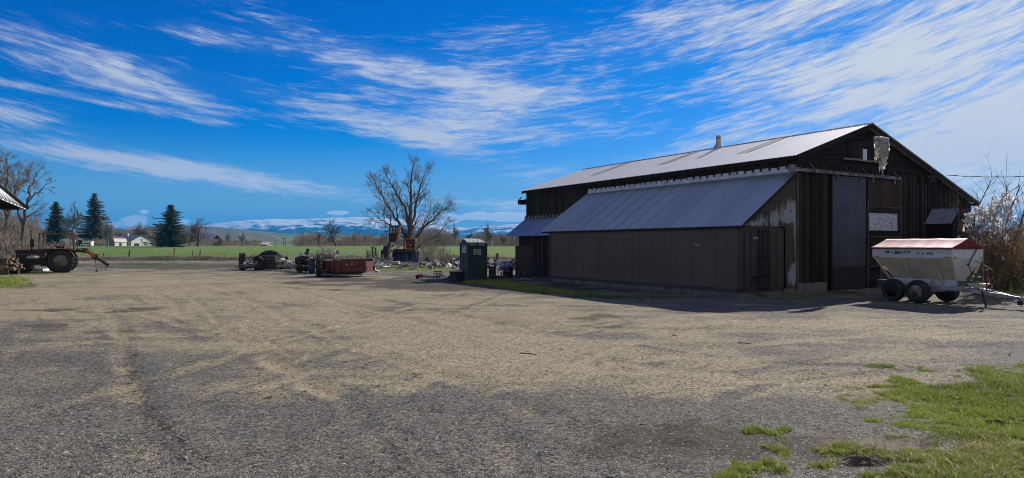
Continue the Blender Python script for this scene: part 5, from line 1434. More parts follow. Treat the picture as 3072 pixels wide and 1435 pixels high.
brush('brush', 'brown and reddish leafless scrub along the far side of the field', [(880,1240,300,350,1.2,4.8,1300), (900,1120,320,350,3,6.5,300), (1240,1640,290,340,2,8,1500), (1420,1640,290,340,5,10,450), (540,780,310,350,1.0,4.2,650), (150,320,310,345,1.0,3.6,380), (455,560,310,350,2,5.5,350), (345,470,360,400,4,10,480)], barkmat('far_scrub', (.20,.15,.115), (.40,.34,.27)), 4, fork=11, wmul=.75)
brush('brush', 'grey leafless bush beside the blue bin and the rubble', [(1255,1300,62,70,.8,2.4,34), (1275,1345,60,68,.5,1.6,60), (1100,1135,62,68,.6,1.4,24), (1380,1500,60,64,.4,1.2,30)], M_THICK, 6, fork=8, wmul=.9)
# ------------------------------------------------------------------ things in the yard
M_MAROON = mat('faded_maroon_paint', (.075,.020,.020), .6, .1, col2=(.040,.014,.014), scale=2.5)
M_REDB = mat('red_box_paint', (.150,.024,.022), .55, .05, col2=(.085,.020,.018), scale=1.5)
M_ORANGE = mat('orange_paint', (.62,.15,.05), .55, .05, col2=(.26,.06,.03), scale=2.2)
M_ORANGE2 = mat('bright_orange_panel', (.62,.20,.09), .55, 0, col2=(.45,.13,.06), scale=3)
M_RUST = mat('rusty_steel', (.14,.080,.055), .8, .2, col2=(.055,.036,.028), scale=3)
M_OLDMET = mat('old_dark_machinery', (.035,.032,.032), .6, .3, col2=(.08,.07,.065), scale=5)
M_GREYPIPE = mat('grey_pipe', (.30,.31,.33), .5, .3, col2=(.20,.20,.21), scale=6)
M_WHITEJ = mat('scuffed_white', (.62,.62,.58), .6, 0, col2=(.40,.40,.37), scale=3)
M_LUMBER = mat('weathered_lumber', (.34,.235,.15), .85, 0, col2=(.20,.14,.09), scale=2, stretch=(1,5,5))
M_LUMBERD = mat('dark_weathered_lumber', (.12,.090,.068), .9, 0, col2=(.07,.055,.045), scale=2, stretch=(1,5,5))
M_BLUEP = mat('blue_barrel_plastic', (.014,.026,.075), .45, 0, col2=(.010,.018,.045), scale=3)
M_TRIM = mat('grey_tractor_rim', (.46,.43,.35), .6, .2, col2=(.28,.26,.21), scale=4)

# tractor with a canopy and a rear boom; local x = to the right, z up, axle at the origin
tr = thing('tractor', 'old maroon tractor with a flat canopy and a rear boom arm', 'tractor', (-31.6, 46.9, 0), radians(26))
def zx(v): return (v-1215)/342
def zz(v): return (1060-v)/287
mb = MB()
mb.add([(zx(285),.52,zz(665)),(zx(285),1.08,zz(665)),(zx(285),1.08,zz(600)),(zx(285),.52,zz(600)),(zx(860),.50,zz(670)),(zx(860),1.10,zz(670)),(zx(860),1.06,zz(588)),(zx(860),.54,zz(588))],
       [(0,3,2,1),(4,5,6,7),(0,1,5,4),(1,2,6,5),(2,3,7,6),(3,0,4,7)])
h_ = mb.build('hood', M_MAROON, tr); bevel_mod(h_, .05, 3)
MB().box(zx(330), zx(830), .515, .525, zz(690), zz(680)).build('trim_strip', M_GREYPIPE, h_)
mb = MB().box(zx(300), zx(860), .60, 1.00, zz(900), zz(664)).box(zx(330), zx(470), .58, 1.02, zz(860), zz(672)); 
for k in range(14): a = random.uniform(zx(480), zx(820)); mb.rbox((a, .58+random.uniform(-.05,.05), random.uniform(.7,1.2)), (random.uniform(.05,.2), .12, random.uniform(.05,.22)), (0, random.uniform(-.4,.4), 0))
mb.tube([(zx(420),.56,zz(880)),(zx(600),.54,zz(800)),(zx(780),.56,zz(830))], .03, 6)
mb.build('engine', M_OLDMET, tr)
MB().box(zx(850), zx(1400), .45, 1.15, zz(830), zz(600)).box(zx(780), zx(1380), .62, .98, zz(930), zz(800)).build('gearbox', M_OLDMET, tr)
mb = MB(); N = 18                                       # fenders over the rear wheels
for y0 in (-.20, 1.35):
    o = len(mb.v)
    for i in range(N+1):
        t = radians(170 - 150*i/N)
        for r_ in (.90, .87):
            for y in (y0, y0+.46): mb.v.append((cos(t)*r_, y, .80+sin(t)*r_*1.0))
    for i in range(N):
        a = o+i*4; mb.f += [(a,a+1,a+5,a+4),(a+2,a+6,a+7,a+3),(a,a+4,a+6,a+2),(a+1,a+3,a+7,a+5)]
fd = mb.build_islands('fender', M_MAROON, tr)
MB().box(zx(860), zx(1500), .1, 1.5, zz(598), zz(578)).box(zx(900),zx(990),-.02,.02,zz(740),zz(650)).build('platform', M_MAROON, tr)
MB().rbox((zx(920), -.05, zz(700)), (.10, .06, .30), (0,.35,0)).rbox((zx(830), .45, zz(740)), (.06,.06,.16), (0,.2,0)).build('tail_plate', mat('pale_plate_red_edge', (.42,.33,.20), .6, col2=(.45,.10,.08), scale=6), tr)
st = MB().rbox((zx(1172), .78, zz(548)), (.48,.50,.12)).rbox((zx(1120), .78, zz(535)), (.40,.52,.08)).rbox((zx(1255), .78, zz(520)), (.08,.5,.40), (0,.12,0)).build('seat', M_REDB, tr)
MB().tube([(zx(960),.78,zz(600)),(zx(1000),.78,zz(545))], .02, 6).lathe([(.20,-.012),(.225,0),(.20,.012),(.19,0)], 24, (zx(1005),.78,zz(540)), 'z', closed=True).build('steering_wheel', M_BLACK, tr)
mb = MB().tube([(zx(598),.80,zz(600)),(zx(598),.80,zz(545))], .05, 10).lathe([(.06,zz(548)),(.125,zz(540)),(.13,zz(400)),(.10,zz(385)),(.04,zz(380))], 16, (zx(606),.80,0)).tube([(zx(590),.80,zz(385)),(zx(585),.80,zz(240)),(zx(592),.80,zz(222)),(zx(608),.80,zz(214))], .030, 8)
mb.build('exhaust_stack', M_OLDMET, tr, smooth=True)
cn = MB().slab((zx(770), -.05, zz(262)), (zx(1505), -.05, zz(268)), (zx(1505), 1.60, zz(268)), (zx(770), 1.60, zz(262)), .06).build('canopy', mat('dusty_canopy', (.20,.115,.075), .7, 0, col2=(.12,.07,.05), scale=2), tr)
mb = MB()
for y in (.02, 1.52): mb.beam((zx(795), y, zz(285)), (zx(782), y, zz(592)), .05, .05)
mb.build_islands('front_post', M_OLDMET, tr)
fr = MB()
for y in (.0, 1.45):
    fr.beam((zx(1418), y, zz(275)), (zx(1412), y, zz(610)), .06, .07)
    fr.beam((zx(1495), y, zz(275)), (zx(1495), y, zz(615)), .05, .05)
    fr.beam((zx(1418), y, zz(380)), (zx(1495), y, zz(290)), .03, .03); fr.beam((zx(1418), y, zz(300)), (zx(1495), y, zz(385)), .03, .03); fr.beam((zx(1418), y, zz(388)), (zx(1495), y, zz(388)), .03, .04)
fr.beam((zx(1455), 0, zz(272)), (zx(1455), 1.45, zz(272)), .22, .05); fr.build('roll_frame', mat('dull_red_frame', (.22,.07,.05), .6, col2=(.34,.22,.17), scale=5), tr)
make_wheel(tr, (0, .02, .80), .80, .42, .44, M_TYRE, M_TRIM, lug=1, lugh=.035, nlug=20)
make_wheel(tr, (.02, 1.54, .80), .80, .42, .44, M_TYRE, M_TRIM, lug=1, lugh=.035, nlug=20, side=1)
for y, sd_ in ((.12, -1), (1.44, 1)): make_wheel(tr, (-2.15, y, .40), .40, .22, .22, M_TYRE, M_CREAMD, side=sd_)
MB().box(-2.6,-1.75,.35,1.2,.30,.55).beam((-2.15,.1,.42),(-2.15,1.45,.42),.09,.09).build('front_axle', M_OLDMET, tr)
# boom behind
bm = MB().beam((zx(1380), .70, zz(640)), (zx(1720), .70, zz(622)), .22, .17).rbox((zx(1690),.70,zz(620)), (.30,.30,.34)).build('lift_frame', M_MAROON, tr)
mb = MB()
for k in range(6): mb.tube([(zx(1430+30*k), .7+random.uniform(-.2,.2), zz(600)), (zx(1520+20*k), .7, zz(572+random.random()*18)), (zx(1640+12*k), .7, zz(585))], .025, 6)
mb.build('hose', M_BLACK, bm)
arm = MB().beam((zx(1690), .66, zz(608)), (zx(1895), .66, zz(748)), .24, .20).build('boom', M_ORANGE, tr)
mb = MB().beam((zx(1860), .66, zz(735)), (zx(2185), .66, zz(925)), .16, .18).rbox((zx(1890),.66,zz(745)), (.34,.22,.36), (0,.6,0)).rbox((zx(2150),.66,zz(918)), (.30,.18,.14), (0,.5,0))
mb.tube([(zx(1700),.66,zz(575)),(zx(1800),.66,zz(615)),(zx(1900),.66,zz(695)),(zx(1990),.66,zz(702)),(zx(2022),.66,zz(740)),(zx(2025),.66,zz(780))], .030, 6)
mb.build('outer_arm', M_OLDMET, tr)
MB().beam((zx(2128),.66,zz(850)),(zx(2130),.66,zz(1046)), .05,.05).build('stand_leg', M_OLDMET, tr)
MB().beam((zx(1905),.66,zz(810)),(zx(1925),.66,zz(1040)), .03,.03).rbox((zx(1930),.66,.03),(.16,.10,.08)).build('stand_leg', M_RUST, tr)

# front loader bucket and loose sheet pieces lying behind the tractor
def xl(px, py, Y=47): return at(px, py, Y)
p = gnd(262, 806); mb = MB()
mb.add([(-.9,0,.55),(-.35,.1,.28),(.95,.1,.20),(1.05,0,.0),(-.8,0,.05),(-.9,.7,.55),(-.35,.7,.28),(.95,.7,.22),(1.05,.7,.0),(-.8,.7,.05)], [(0,1,6,5),(1,2,7,6),(2,3,8,7),(4,3,2,1,0),(5,6,7,8,9)])
tag(mb.build('bent_hood', mat('glossy_black_panel', (.02,.02,.022), .25, .2, col2=(.30,.30,.31), scale=1.2, fine=False), loc=(p.x, 48.5, 0)), 'bent black and grey sheet metal hood on the ground under the boom', 'machine hood')

# lumber stack and old table
def board(mb, x0, x1, y0, y1, z0, z1): mb.box(x0, x1, y0, y1, z0, z1)
lb = thing('lumber_stack', 'stack of tan weathered planks at the left edge', 'lumber', (gnd(0, 824).x, 43.5, 0), radians(4))
r = random.Random(8); sc_ = 43.5/F
z = .28; lay = 0
MB().box(-2.2,.9,.0,.12,0,.28).box(-2.2,.9,1.0,1.12,0,.28).build_islands('bearer', M_LUMBERD, lb)
while z < 1.02:
    th = r.choice((.05,.09,.12)); y = 0
    while y < 1.1:
        w = r.uniform(.12,.26); mm = M_LUMBER if r.random() < .55 else M_LUMBERD
        MB().box(-2.6, .55+r.uniform(-.35,.45)+ (.3 if z < .7 else 0), y, y+w-.015, z, z+th-.008).build('plank', mm, lb); y += w
    z += th
tb = thing('work_table', 'old table with a pale top edge and brown panels beside the lumber', 'table', (gnd(62, 818).x, 45.2, 0), radians(12))
MB().box(-1.0,.22,0,.8,.98,1.03).build('table_top', M_WHITEJ, tb)
MB().slab((.20,0,1.0),(.24,0,1.0),(.24,.8,1.0),(.20,.8,1.0),.02).box(.16,.20,.0,.8,.0,.98).build('side_panel', mat('brown_veneer', (.16,.095,.045), .6, col2=(.10,.06,.03), scale=3), tb)
MB().box(-.04,-.01,-.02,.6,.0,.96).build('side_panel', mat('tan_veneer', (.34,.24,.15), .6, scale=3), tb)
MB().beam((.16,-.02,1.0),(.10,-.02,.0),.03,.05).build('leg', M_WHITEJ, tb)
MB().beam((-.95,-.02,1.0),(-.98,-.02,.0),.05,.05).build('leg', M_WHITEJ, tb)
MB().box(-.8,-.1,.05,.7,.25,.75).build('drawer', M_LUMBERD, tb)
tag(MB().lathe([(.30,0),(.36,.06),(.34,.16),(.12,.2)], 18, (-32.6, 45.6, 1.03)).build('white_bundle', M_WHITEJ), 'pale folded tarp bundle lying on the old table', 'tarp bundle')
tag(MB().beam((gnd(6,815).x, 42.6, 0), (gnd(6,815).x+.05, 42.6, 2.45), .14, .14).build('timber_post', M_LUMBERD), 'grey weathered timber post beside the lumber stack', 'post')

# open shed whose roof corner shows at the upper left
Ys = 38.0; tip = at(81, 630, Ys); sh_ = thing('pole_shed', 'open shed with a pale metal roof, only its eave corner in view', 'shed', (tip.x, tip.y, 0), BROT)
zt = tip.z; sl_ = .95
MB().corr((0, .1, zt), (0, -16, 0), (-5, 0, 5*sl_), 80, .012).build('roof', M_ROOF, sh_)
mb = MB()
for k in range(12): mb.slab((-.05,-16+1.4*k,zt-.08),(-5,-16+1.4*k,zt-.08+5*sl_-.25),(-5,-15.92+1.4*k,zt-.08+5*sl_-.25),(-.05,-15.92+1.4*k,zt-.08),.14)
mb.build_islands('rafter', M_WOODH, sh_)
MB().slab((-.02,.08,zt-.03),(-5,.08,zt-.03+5*sl_),(-5,.12,zt-.03+5*sl_),(-.02,.12,zt-.03),.20).build('rake_board', M_WOODH, sh_)
MB().prism([(-.25,zt-.02),(-5,zt-.02),(-5,zt+4.6*sl_)], lambda a,b_: (a, -.02, b_), lambda a,b_: (a, .04, b_)).build('gable_boarding', M_WOODH, sh_)
MB().box(-1.9,-1.75,-.1,.05,0,zt+.9).box(-1.9,-1.75,-8.1,-7.95,0,zt+.9).box(-1.9,-1.75,-15.9,-15.75,0,zt+.9).build_islands('post', M_LUMBERD, sh_)

# ---- manure spreader
Yb = 41.0; k_ = Yb/F
def fr4(zx_, zy_): return 900 + zx_*.09144, 730 + zy_*.09144
ms = thing('manure_spreader', 'red manure spreader box with one large wheel and a white emblem', 'manure spreader', (gnd(1022, 831).x, Yb, 0), radians(-8))
def L4(zx_, zy_, y=0): px, py = fr4(zx_, zy_); return ((px-1022)*k_, y, EYE + (HY-py)*k_ )
side_ = [(640,560),(1230,625),(1270,560),(1350,545),(2140,520),(2130,640),(2100,700),(2200,760),(2195,935),(1330,930),(1100,940),(640,870)]
mb = MB()
for y in (0, 1.45): mb.prism([L4(*p)[0::2] for p in side_], lambda a,b_: (a, y, b_), lambda a,b_: (a, y+.05, b_))
mb.box(L4(640,0)[0], L4(2180,0)[0], .05, 1.45, L4(0,930)[2], L4(0,905)[2])
mb.box(L4(2130,0)[0], L4(2160,0)[0], .05, 1.45, L4(0,905)[2], L4(0,600)[2])
bdy = mb.build('box_body', M_REDB, ms)
mb = MB()
for zx__ in (760, 940, 1090, 1310): a = L4(zx__,0)[0]; mb.box(a-.03, a+.03, -.05, -.002, L4(0,925)[2], L4(0,625)[2])
mb.beam(L4(1700,800,-.03), L4(2110,700,-.03), .04, .05); mb.box(L4(1330,0)[0], L4(2140,0)[0], -.04, -.002, L4(0,555)[2], L4(0,525)[2])
mb.build_islands('stake_rib', M_MAROON, ms)
M_EMB = mat('pale_emblem', (.55,.50,.48), .6, fine=False, amt=.1)
mb = MB()
for (dx_, dz_) in ((0,.035),(-.045,-.03),(.045,-.03)):
    cx_, _, cz_ = L4(1700, 672); mb.prism([(cx_+dx_-.035,cz_+dz_-.022),(cx_+dx_+.035,cz_+dz_-.022),(cx_+dx_,cz_+dz_+.04)], lambda a,b_: (a,-.006,b_), lambda a,b_: (a,-.002,b_))
mb.build('emblem', M_EMB, ms)
a, _, c_ = L4(1540, 692); MB().box(a-.05, a+.05, -.008, -.002, c_-.03, c_+.03).build('name_plate', M_EMB, ms)
mw_ = make_wheel(ms, (L4(590,0)[0], -.10, .56), .56, .34, .30, M_TYRE, mat('ochre_rim', (.20,.15,.06), .7, col2=(.10,.08,.04), scale=4), lug=1, lugh=.03, nlug=16)
mw_.rotation_euler = (0, 0, radians(-68))
make_wheel(ms, (L4(575,0)[0], 1.70, .56), .56, .34, .30, M_TYRE, M_CREAMD, lug=1, lugh=.03, nlug=16, side=1)
mb = MB().add([L4(490,370,-.02),L4(560,380,-.02),L4(610,560,-.02),L4(530,600,-.02),L4(490,370,.10),L4(560,380,.10),L4(610,560,.10),L4(530,600,.10)], [(0,3,2,1),(4,5,6,7),(0,1,5,4),(1,2,6,5),(2,3,7,6),(3,0,4,7)])
mb.tube([L4(530,380,.05), L4(640,360,.2), L4(690,430,.3)], .025, 6); mb.build('beater_bracket', M_RUST, ms)
mb = MB()
for i in range(3): mb.tube([(L4(600+60*i,0)[0], .05, .75+.12*i), (L4(600+60*i,0)[0], 1.4, .75+.12*i)], .05, 8)
mb.build_islands('beater', M_RUST, ms)
mb = MB().beam(L4(640,955,.4), L4(2040,960,.4), .10, .10); mb.beam(L4(700,1060,.2), L4(1880,1090,.3), .07, .06); mb.box(L4(1850,0)[0], L4(2045,0)[0], .1,.4, L4(0,985)[2], L4(0,930)[2])
for zx__ in (1150,1500,1750): mb.rbox((L4(zx__,0)[0], .5, .22), (.5,.5,.22))
mb.beam(L4(1880,940,.1), L4(2000,1060,.1), .04,.04); mb.build('chassis', M_OLDMET, ms)
# scrap lying under and round it
def scrap(name, lab, cat, mb, mt, loc=(0,0,0), rz=0, group=None, smooth=False):
    o = mb.build(name, mt, loc=loc, smooth=smooth); o.rotation_euler = (0,0,rz); return tag(o, lab, cat, group)
def W4(zx_, zy_, Y): px, py = fr4(zx_, zy_); return at(px, py, Y)
scrap('bent_pipe', 'pale bent pipe lying under the red spreader box', 'pipe', MB().tube([W4(680,1055,40.6), W4(900,1010,40.8), W4(1050,1045,40.5), W4(1440,1060,40.6), W4(1850,1100,40.5)], .03, 8), M_GREYPIPE, smooth=True)
scrap('scrap_sheet', 'crumpled pale sheet behind the big wheel of the red spreader', 'scrap sheet', MB().slab(W4(680,1060,41.2), W4(1000,1045,41.1), W4(880,930,42.2), W4(700,940,42.2), .02), M_GREYPIPE)

# blue drum
Yd = 45.5; p = at(936, 735, Yd); dr = thing('drum', 'dark blue drum with a pale lid left of the red spreader', 'drum', (p.x, Yd, 0))
hd = EYE - (774-735)/F*Yd; hb_ = EYE - (816-735)/F*Yd
MB().lathe([(.20,.0),(.215,.03),(.205,.30),(.215,.32),(.205,.34),(.205,.62),(.215,.64),(.205,.66),(.205,hd-.03),(.19,hd)], 24).build('body', M_BLUEP, dr, smooth=True)
MB().lathe([(.215,hd-.035),(.22,hd+.01),(.18,hd+.03)], 24).build('lid', M_WHITEJ, dr)
# heap of branches and scrap on a low wagon behind
Yw = 47.5
def Wp(px, py, Y=Yw): return at(px, py, Y)
wg = thing('flat_wagon', 'low flat wagon loaded with old tyres and brush', 'wagon', (Wp(955,735).x, Yw, 0), 0)
MB().box(-1.5,1.1,-.6,.8,.42,.50).box(-1.45,1.05,-.5,-.4,.32,.42).box(-1.45,1.05,.6,.7,.32,.42).build('deck', M_LUMBERD, wg)
for x_, y_ in ((-1.1,-.62),(.8,-.62),(-1.1,.8),(.8,.8)): make_wheel(wg, (x_, y_, .30), .30, .18, .16, M_TYRE, M_CREAMD)
r = random.Random(12)
def tyre(name, lab, c, R, w, rot, lug=0, group=None, rim=None):
    e = thing(name, lab, 'tyre', c, 0, group); 
    t = MB(); h = w/2; rr_ = R*.52
    t.lathe([(rr_,-h*.7),(rr_+.03,-h*.95),(R*.88,-h),(R*.98,-h*.75),(R,-h*.3),(R,h*.3),(R*.98,h*.75),(R*.88,h),(rr_+.03,h*.95),(rr_,h*.7),(rr_-.02,0)], 32, (0,0,0), 'y', closed=True)
    if lug:
        n = 18
        for k in range(n):
            for sg in (-1,1):
                a = 2*pi*(k+(.5 if sg>0 else 0))/n; t.beam((sin(a)*(R+.01),0,cos(a)*(R+.01)), (sin(a+.22)*(R+.005), sg*h*.98, cos(a+.22)*(R+.005)), .10*R, .10*R)
    o = t.build('tread_ring', M_TYRE, e, smooth=False); o.rotation_euler = rot
    if rim:
        q = MB().lathe([(rr_,-h*.5),(rr_*.6,-h*.2),(.05,-h*.2),(.05,h*.2),(rr_*.6,h*.2),(rr_,h*.5)], 24, (0,0,0), 'y').build('rim', rim, e); q.rotation_euler = rot
    return e
GT = 'scrap tyres on the ground'
tyre('tyre', 'dark tyre lying on the wagon under the white board', tuple(Wp(908, 782)), .55, .35, (radians(70),0,radians(20)), group=GT)
tyre('tyre', 'dark tyre lying on the wagon beside the blue drum', tuple(Wp(918, 787, 48.3)), .50, .30, (radians(80),.1,0), group=GT)
scrap('white_board', 'long white board lying across the top of the wagon load', 'board', MB().beam(Wp(904,758), Wp(972,765), .25, .13), M_WHITEJ)
scrap('white_bucket', 'small white bucket at the left end of the long white board', 'bucket', MB().lathe([(.08,-.16),(.11,.14),(.10,.14)], 14, Wp(903,764,47.2)), M_WHITEJ)
scrap('blue_plank', 'dark blue plank standing tilted on the wagon load', 'plank', MB().beam(Wp(918,765,47.2), Wp(925,747,47.3), .04, .22), mat('slate_blue_plank', (.06,.075,.12), .6, scale=4))
def stickheap(name, lab, cx, cy, w, h, Y, n, mt, seed, L=(.4,1.1), rad=(.012,.035), depth=1.0):
    r = random.Random(seed); mb = MB()
    for _ in range(n):
        u = r.gauss(0,.42); zt_ = (1-min(1, abs(u))**1.6); c = Wp(cx+u*w, cy, Y) + Vector((0, r.gauss(0,depth*.35), 0)); c.z += zt_*h*r.random()
        d = Vector((r.gauss(0,1), r.gauss(0,.7), r.gauss(0,.55))).normalized()*r.uniform(*L)*.5; m = c+Vector((r.gauss(0,.06),0,r.gauss(0,.08)))
        q = r.uniform(*rad); mb.tube([c-d, m, c+d], [q, q*.9, q*.5], 5, cap=True)
    return tag(mb.build(name, mt), lab, kind='stuff')
stickheap('brush_pile', 'tangled heap of cut branches and scrap loaded behind the red spreader', 978, 778, 36, .55, 46.5, 330, mat('cut_branches', (.16,.15,.12), .85, col2=(.42,.41,.34), scale=2.5), 3, depth=1.3)
stickheap('brush_pile', 'pale sticks topping the brush heap behind the red spreader', 992, 768, 34, .30, 46.2, 46, M_WHITEJ, 4, L=(.25,.7), rad=(.012,.03))
scrap('grey_board', 'small grey board standing on top of the brush heap', 'board', MB().slab(Wp(1008,762,46),Wp(1018,763,46),Wp(1016,751,46.1),Wp(1009,752,46.1),.03), mat('blue_grey_board', (.20,.23,.29), .6, scale=4))
stickheap('scrap_heap', 'low scrap heap in front of the boom right of the red spreader', 1135, 796, 40, .40, 58, 170, mat('dark_scrap', (.07,.06,.06), .7, .2, col2=(.40,.38,.36), scale=2), 5, L=(.5,1.8), rad=(.02,.05), depth=2)
stickheap('scrap_heap', 'pale boards and scrap strewn between the red spreader box and the loader', 1140, 803, 45, .25, 55.5, 90, M_WHITEJ, 25, L=(.2,1.1), rad=(.015,.06), depth=2)
stickheap('scrap_heap', 'low strewn scrap in front of the blue bin', 1215, 803, 45, .35, 60, 110, mat('mixed_scrap', (.10,.09,.085), .7, .2, col2=(.50,.47,.44), scale=2), 26, L=(.2,1.2), rad=(.02,.06), depth=2)
stickheap('scrap_heap', 'tangle of metal offcuts between the wagon and the ribbed tank', 888, 800, 26, .35, 49.5, 110, mat('pale_scrap', (.16,.15,.14), .6, .2, col2=(.62,.60,.55), scale=2), 6, L=(.4,1.3), rad=(.015,.04), depth=1)

# ---- tyres, ribbed tank and the old trailer further left
Yc = 51.5; kc = Yc/F
def C3(x, y, Y=Yc): return at(700 + x*.09317, 740 + y*.09317, Y)
tyre('lugged_tyre', 'huge lugged tractor tyre standing behind the black ribbed tank', tuple(C3(1180, 560, 53)), 1.02, .62, (0,0,radians(12)), lug=1, group=GT)
tyre('lugged_tyre', 'lugged tractor tyre standing at the left end of the scrap row', tuple(C3(290, 480, 52)), .62, .42, (0,.0,radians(-62)), lug=1, group=GT)
tyre('tyre', 'black tyre leaning beside the huge lugged tyre', tuple(C3(790, 470, 51.9)), .42, .22, (0,.1,radians(-18)), group=GT)
tyre('tyre', 'small black tyre leaning on the ribbed tank', tuple(C3(885, 480, 51.0)), .26, .17, (.15,0,radians(8)), group=GT)
tyre('tyre', 'narrow tyre standing between the left lugged tyre and the tank', tuple(C3(515, 530, 51.8)), .33, .22, (0,0,radians(-75)), group=GT)
tyre('tyre', 'flat tyre on the ground at the foot of the small leaning tyre', tuple(C3(780, 680, 50.9)), .28, .20, (radians(60),0,0), group=GT)
mb = MB(); a, b_ = C3(960, 720).x, C3(1370, 720).x; n = 7
zt0, zt1 = C3(0,735).z, C3(0,290).z; o = 0
prof = []
for k in range(n):
    z0 = zt0 + (zt1-zt0)*k/n; dz = (zt1-zt0)/n; prof += [(.46,z0),(.50,z0+dz*.2),(.50,z0+dz*.7),(.455,z0+dz*.82)]
prof = [(0.44, zt0)] + prof + [(.36, zt1)]
mb.v = []; P_ = [(p[0]-.5, p[1]) for p in prof]
L_ = (b_-a)
for (dy, z_) in P_: mb.v += [(0, -dy-.5, z_), (L_, -dy-.5, z_)]
m_ = len(P_)
for i in range(m_-1): mb.f.append((2*i, 2*i+1, 2*i+3, 2*i+2))
for (dy, z_) in P_: mb.v += [(0, dy+.5, z_), (L_, dy+.5, z_)]
for i in range(m_-1): mb.f.append((2*m_+2*i, 2*m_+2*i+2, 2*m_+2*i+3, 2*m_+2*i+1))
mb.f.append(tuple([2*i for i in range(m_)] + [2*m_+2*i for i in reversed(range(m_))])); mb.f.append(tuple([2*i+1 for i in reversed(range(m_))] + [2*m_+2*i+1 for i in range(m_)]))
mb.f.append((2*m_-2, 2*m_-1, 4*m_-1, 4*m_-2))
scrap('ribbed_tank', 'black ribbed plastic tank in front of the huge lugged tyre', 'tank', mb, mat('black_ribbed_plastic', (.055,.057,.060), .35, 0, col2=(.018,.018,.02), scale=3), loc=(a, Yc+.3, 0))
for p_ in bpy.data.objects['ribbed_tank'].data.polygons: pass
tl = thing('scrap_trailer', 'small rusty trailer carrying broken concrete', 'trailer', (C3(1500,720).x, Yc, 0), radians(-4))
def T3(x, y, yy=0): q = C3(x, y); return (q.x - C3(1500,0).x, yy, q.z)
x0, x1 = T3(1360,0)[0], T3(1650,0)[0]; z0, z1 = T3(0,635)[2], T3(0,480)[2]
mb = MB().box(x0, x1, 0, .04, z0, z1).box(x0, x1, 1.1, 1.14, z0, z1).box(x0, x0+.04, .04, 1.1, z0, z1).box(x1-.04, x1, .04, 1.1, z0, z1).box(x0, x1, .04, 1.1, z0, z0+.04); mb.build('tray', mat('rusty_pale_tray', (.32,.25,.19), .7, .1, col2=(.16,.10,.07), scale=4), tl)
MB().box(x0-.03, x1+.03, -.04, 0, z0-.03, z0+.03).box(x0-.03, x0+.02, -.04, 0, z0, z1).box(x1-.02, x1+.02, -.04, 0, z0, z1).box(x0,x1,-.05,0,z1-.03,z1+.02).build('tray_frame', M_WHITEJ, tl)
make_wheel(tl, (T3(1715,0)[0], -.05, .36), .36, .22, .24, M_TYRE, M_CREAM)
make_wheel(tl, (T3(1715,0)[0], 1.2, .36), .36, .22, .24, M_TYRE, M_CREAM, side=1)
mb = MB().beam((x1,.1,.5),(T3(2050,0)[0],.4,.5),.06,.08).beam((x1,1.0,.5),(T3(2050,0)[0],.5,.5),.06,.08).tube([(x1-.1,-.02,.58),(T3(1715,0)[0]-.15,-.04,.80),(T3(1715,0)[0]+.2,-.04,.78),(T3(1850,0)[0],-.02,.5)], .03, 6)
mb.build('drawbar', M_RUST, tl)
MB().box(T3(1850,0)[0], T3(2055,0)[0], .1, .5, T3(0,590)[2], T3(0,485)[2]).build('toolbox', M_OLDMET, tl)
r = random.Random(5)
def chunk(mb, c, s, r):
    o = len(mb.v); n = 7
    pts = [Vector((r.gauss(0,1), r.gauss(0,1), r.gauss(0,.8))).normalized()*s*r.uniform(.7,1.1) for _ in range(10)]
    bmh = __import__('bmesh').new(); [bmh.verts.new(p) for p in pts]; bm_ = __import__('bmesh'); h = bm_.ops.convex_hull(bmh, input=bmh.verts); bmh.verts.ensure_lookup_table()
    vs = [v for v in bmh.verts if v.link_faces]; ix = {v: i for i, v in enumerate(vs)}
    mb.add([v.co + Vector(c) for v in vs], [tuple(ix[v] for v in f.verts) for f in bmh.faces]); bmh.free()
mb = MB()
for k in range(16): chunk(mb, (r.uniform(x0+.08, x1-.1), r.uniform(.1,1.0), z1-.03+r.random()*.14), r.uniform(.08,.19), r)
tag(mb.build('broken_concrete', M_WHITEJ, loc=(C3(1500,720).x, Yc, 0)), 'pale broken concrete heaped on the small rusty trailer', kind='stuff')
scrap('grey_sheet_piece', 'grey angular sheet standing behind the trailer load', 'scrap sheet', MB().slab(C3(1520,430,52.6), C3(1640,480,52.6), C3(1670,360,52.7), C3(1560,335,52.7), .03), M_GREYPIPE)
scrap('black_seat_pan', 'black upright scrap panel behind the small trailer', 'scrap panel', MB().slab(C3(1640,460,53), C3(1780,470,53), C3(1750,325,53.1), C3(1660,325,53.1), .10), M_BLACK)
scrap('white_pipe', 'long white pipe lying on the ground before the tank and trailer', 'pipe', MB().tube([C3(1360,768,50.6), C3(1640,752,50.6), C3(1945,738,50.7)], .045, 8), M_WHITEJ)
scrap('white_pipe', 'short white pipe end left of the long white pipe', 'pipe', MB().tube([C3(1250,772,50.5), C3(1345,768,50.5)], .045, 8), M_WHITEJ)
scrap('steel_channel', 'pale steel channel leaning from the scrap to the blue drum', 'steel channel', MB().beam(C3(2150,470,49.5), C3(2440,560,48), .08,.08), M_GREYPIPE)
stickheap('scrap_heap', 'dark machine scrap between the left lugged tyre and the tank', 752, 799, 26, .30, 51.5, 120, mat('dark_scrap_two', (.05,.05,.052), .6, .3, col2=(.40,.40,.41), scale=2.2), 9, L=(.2,.8), rad=(.02,.06), depth=.8)

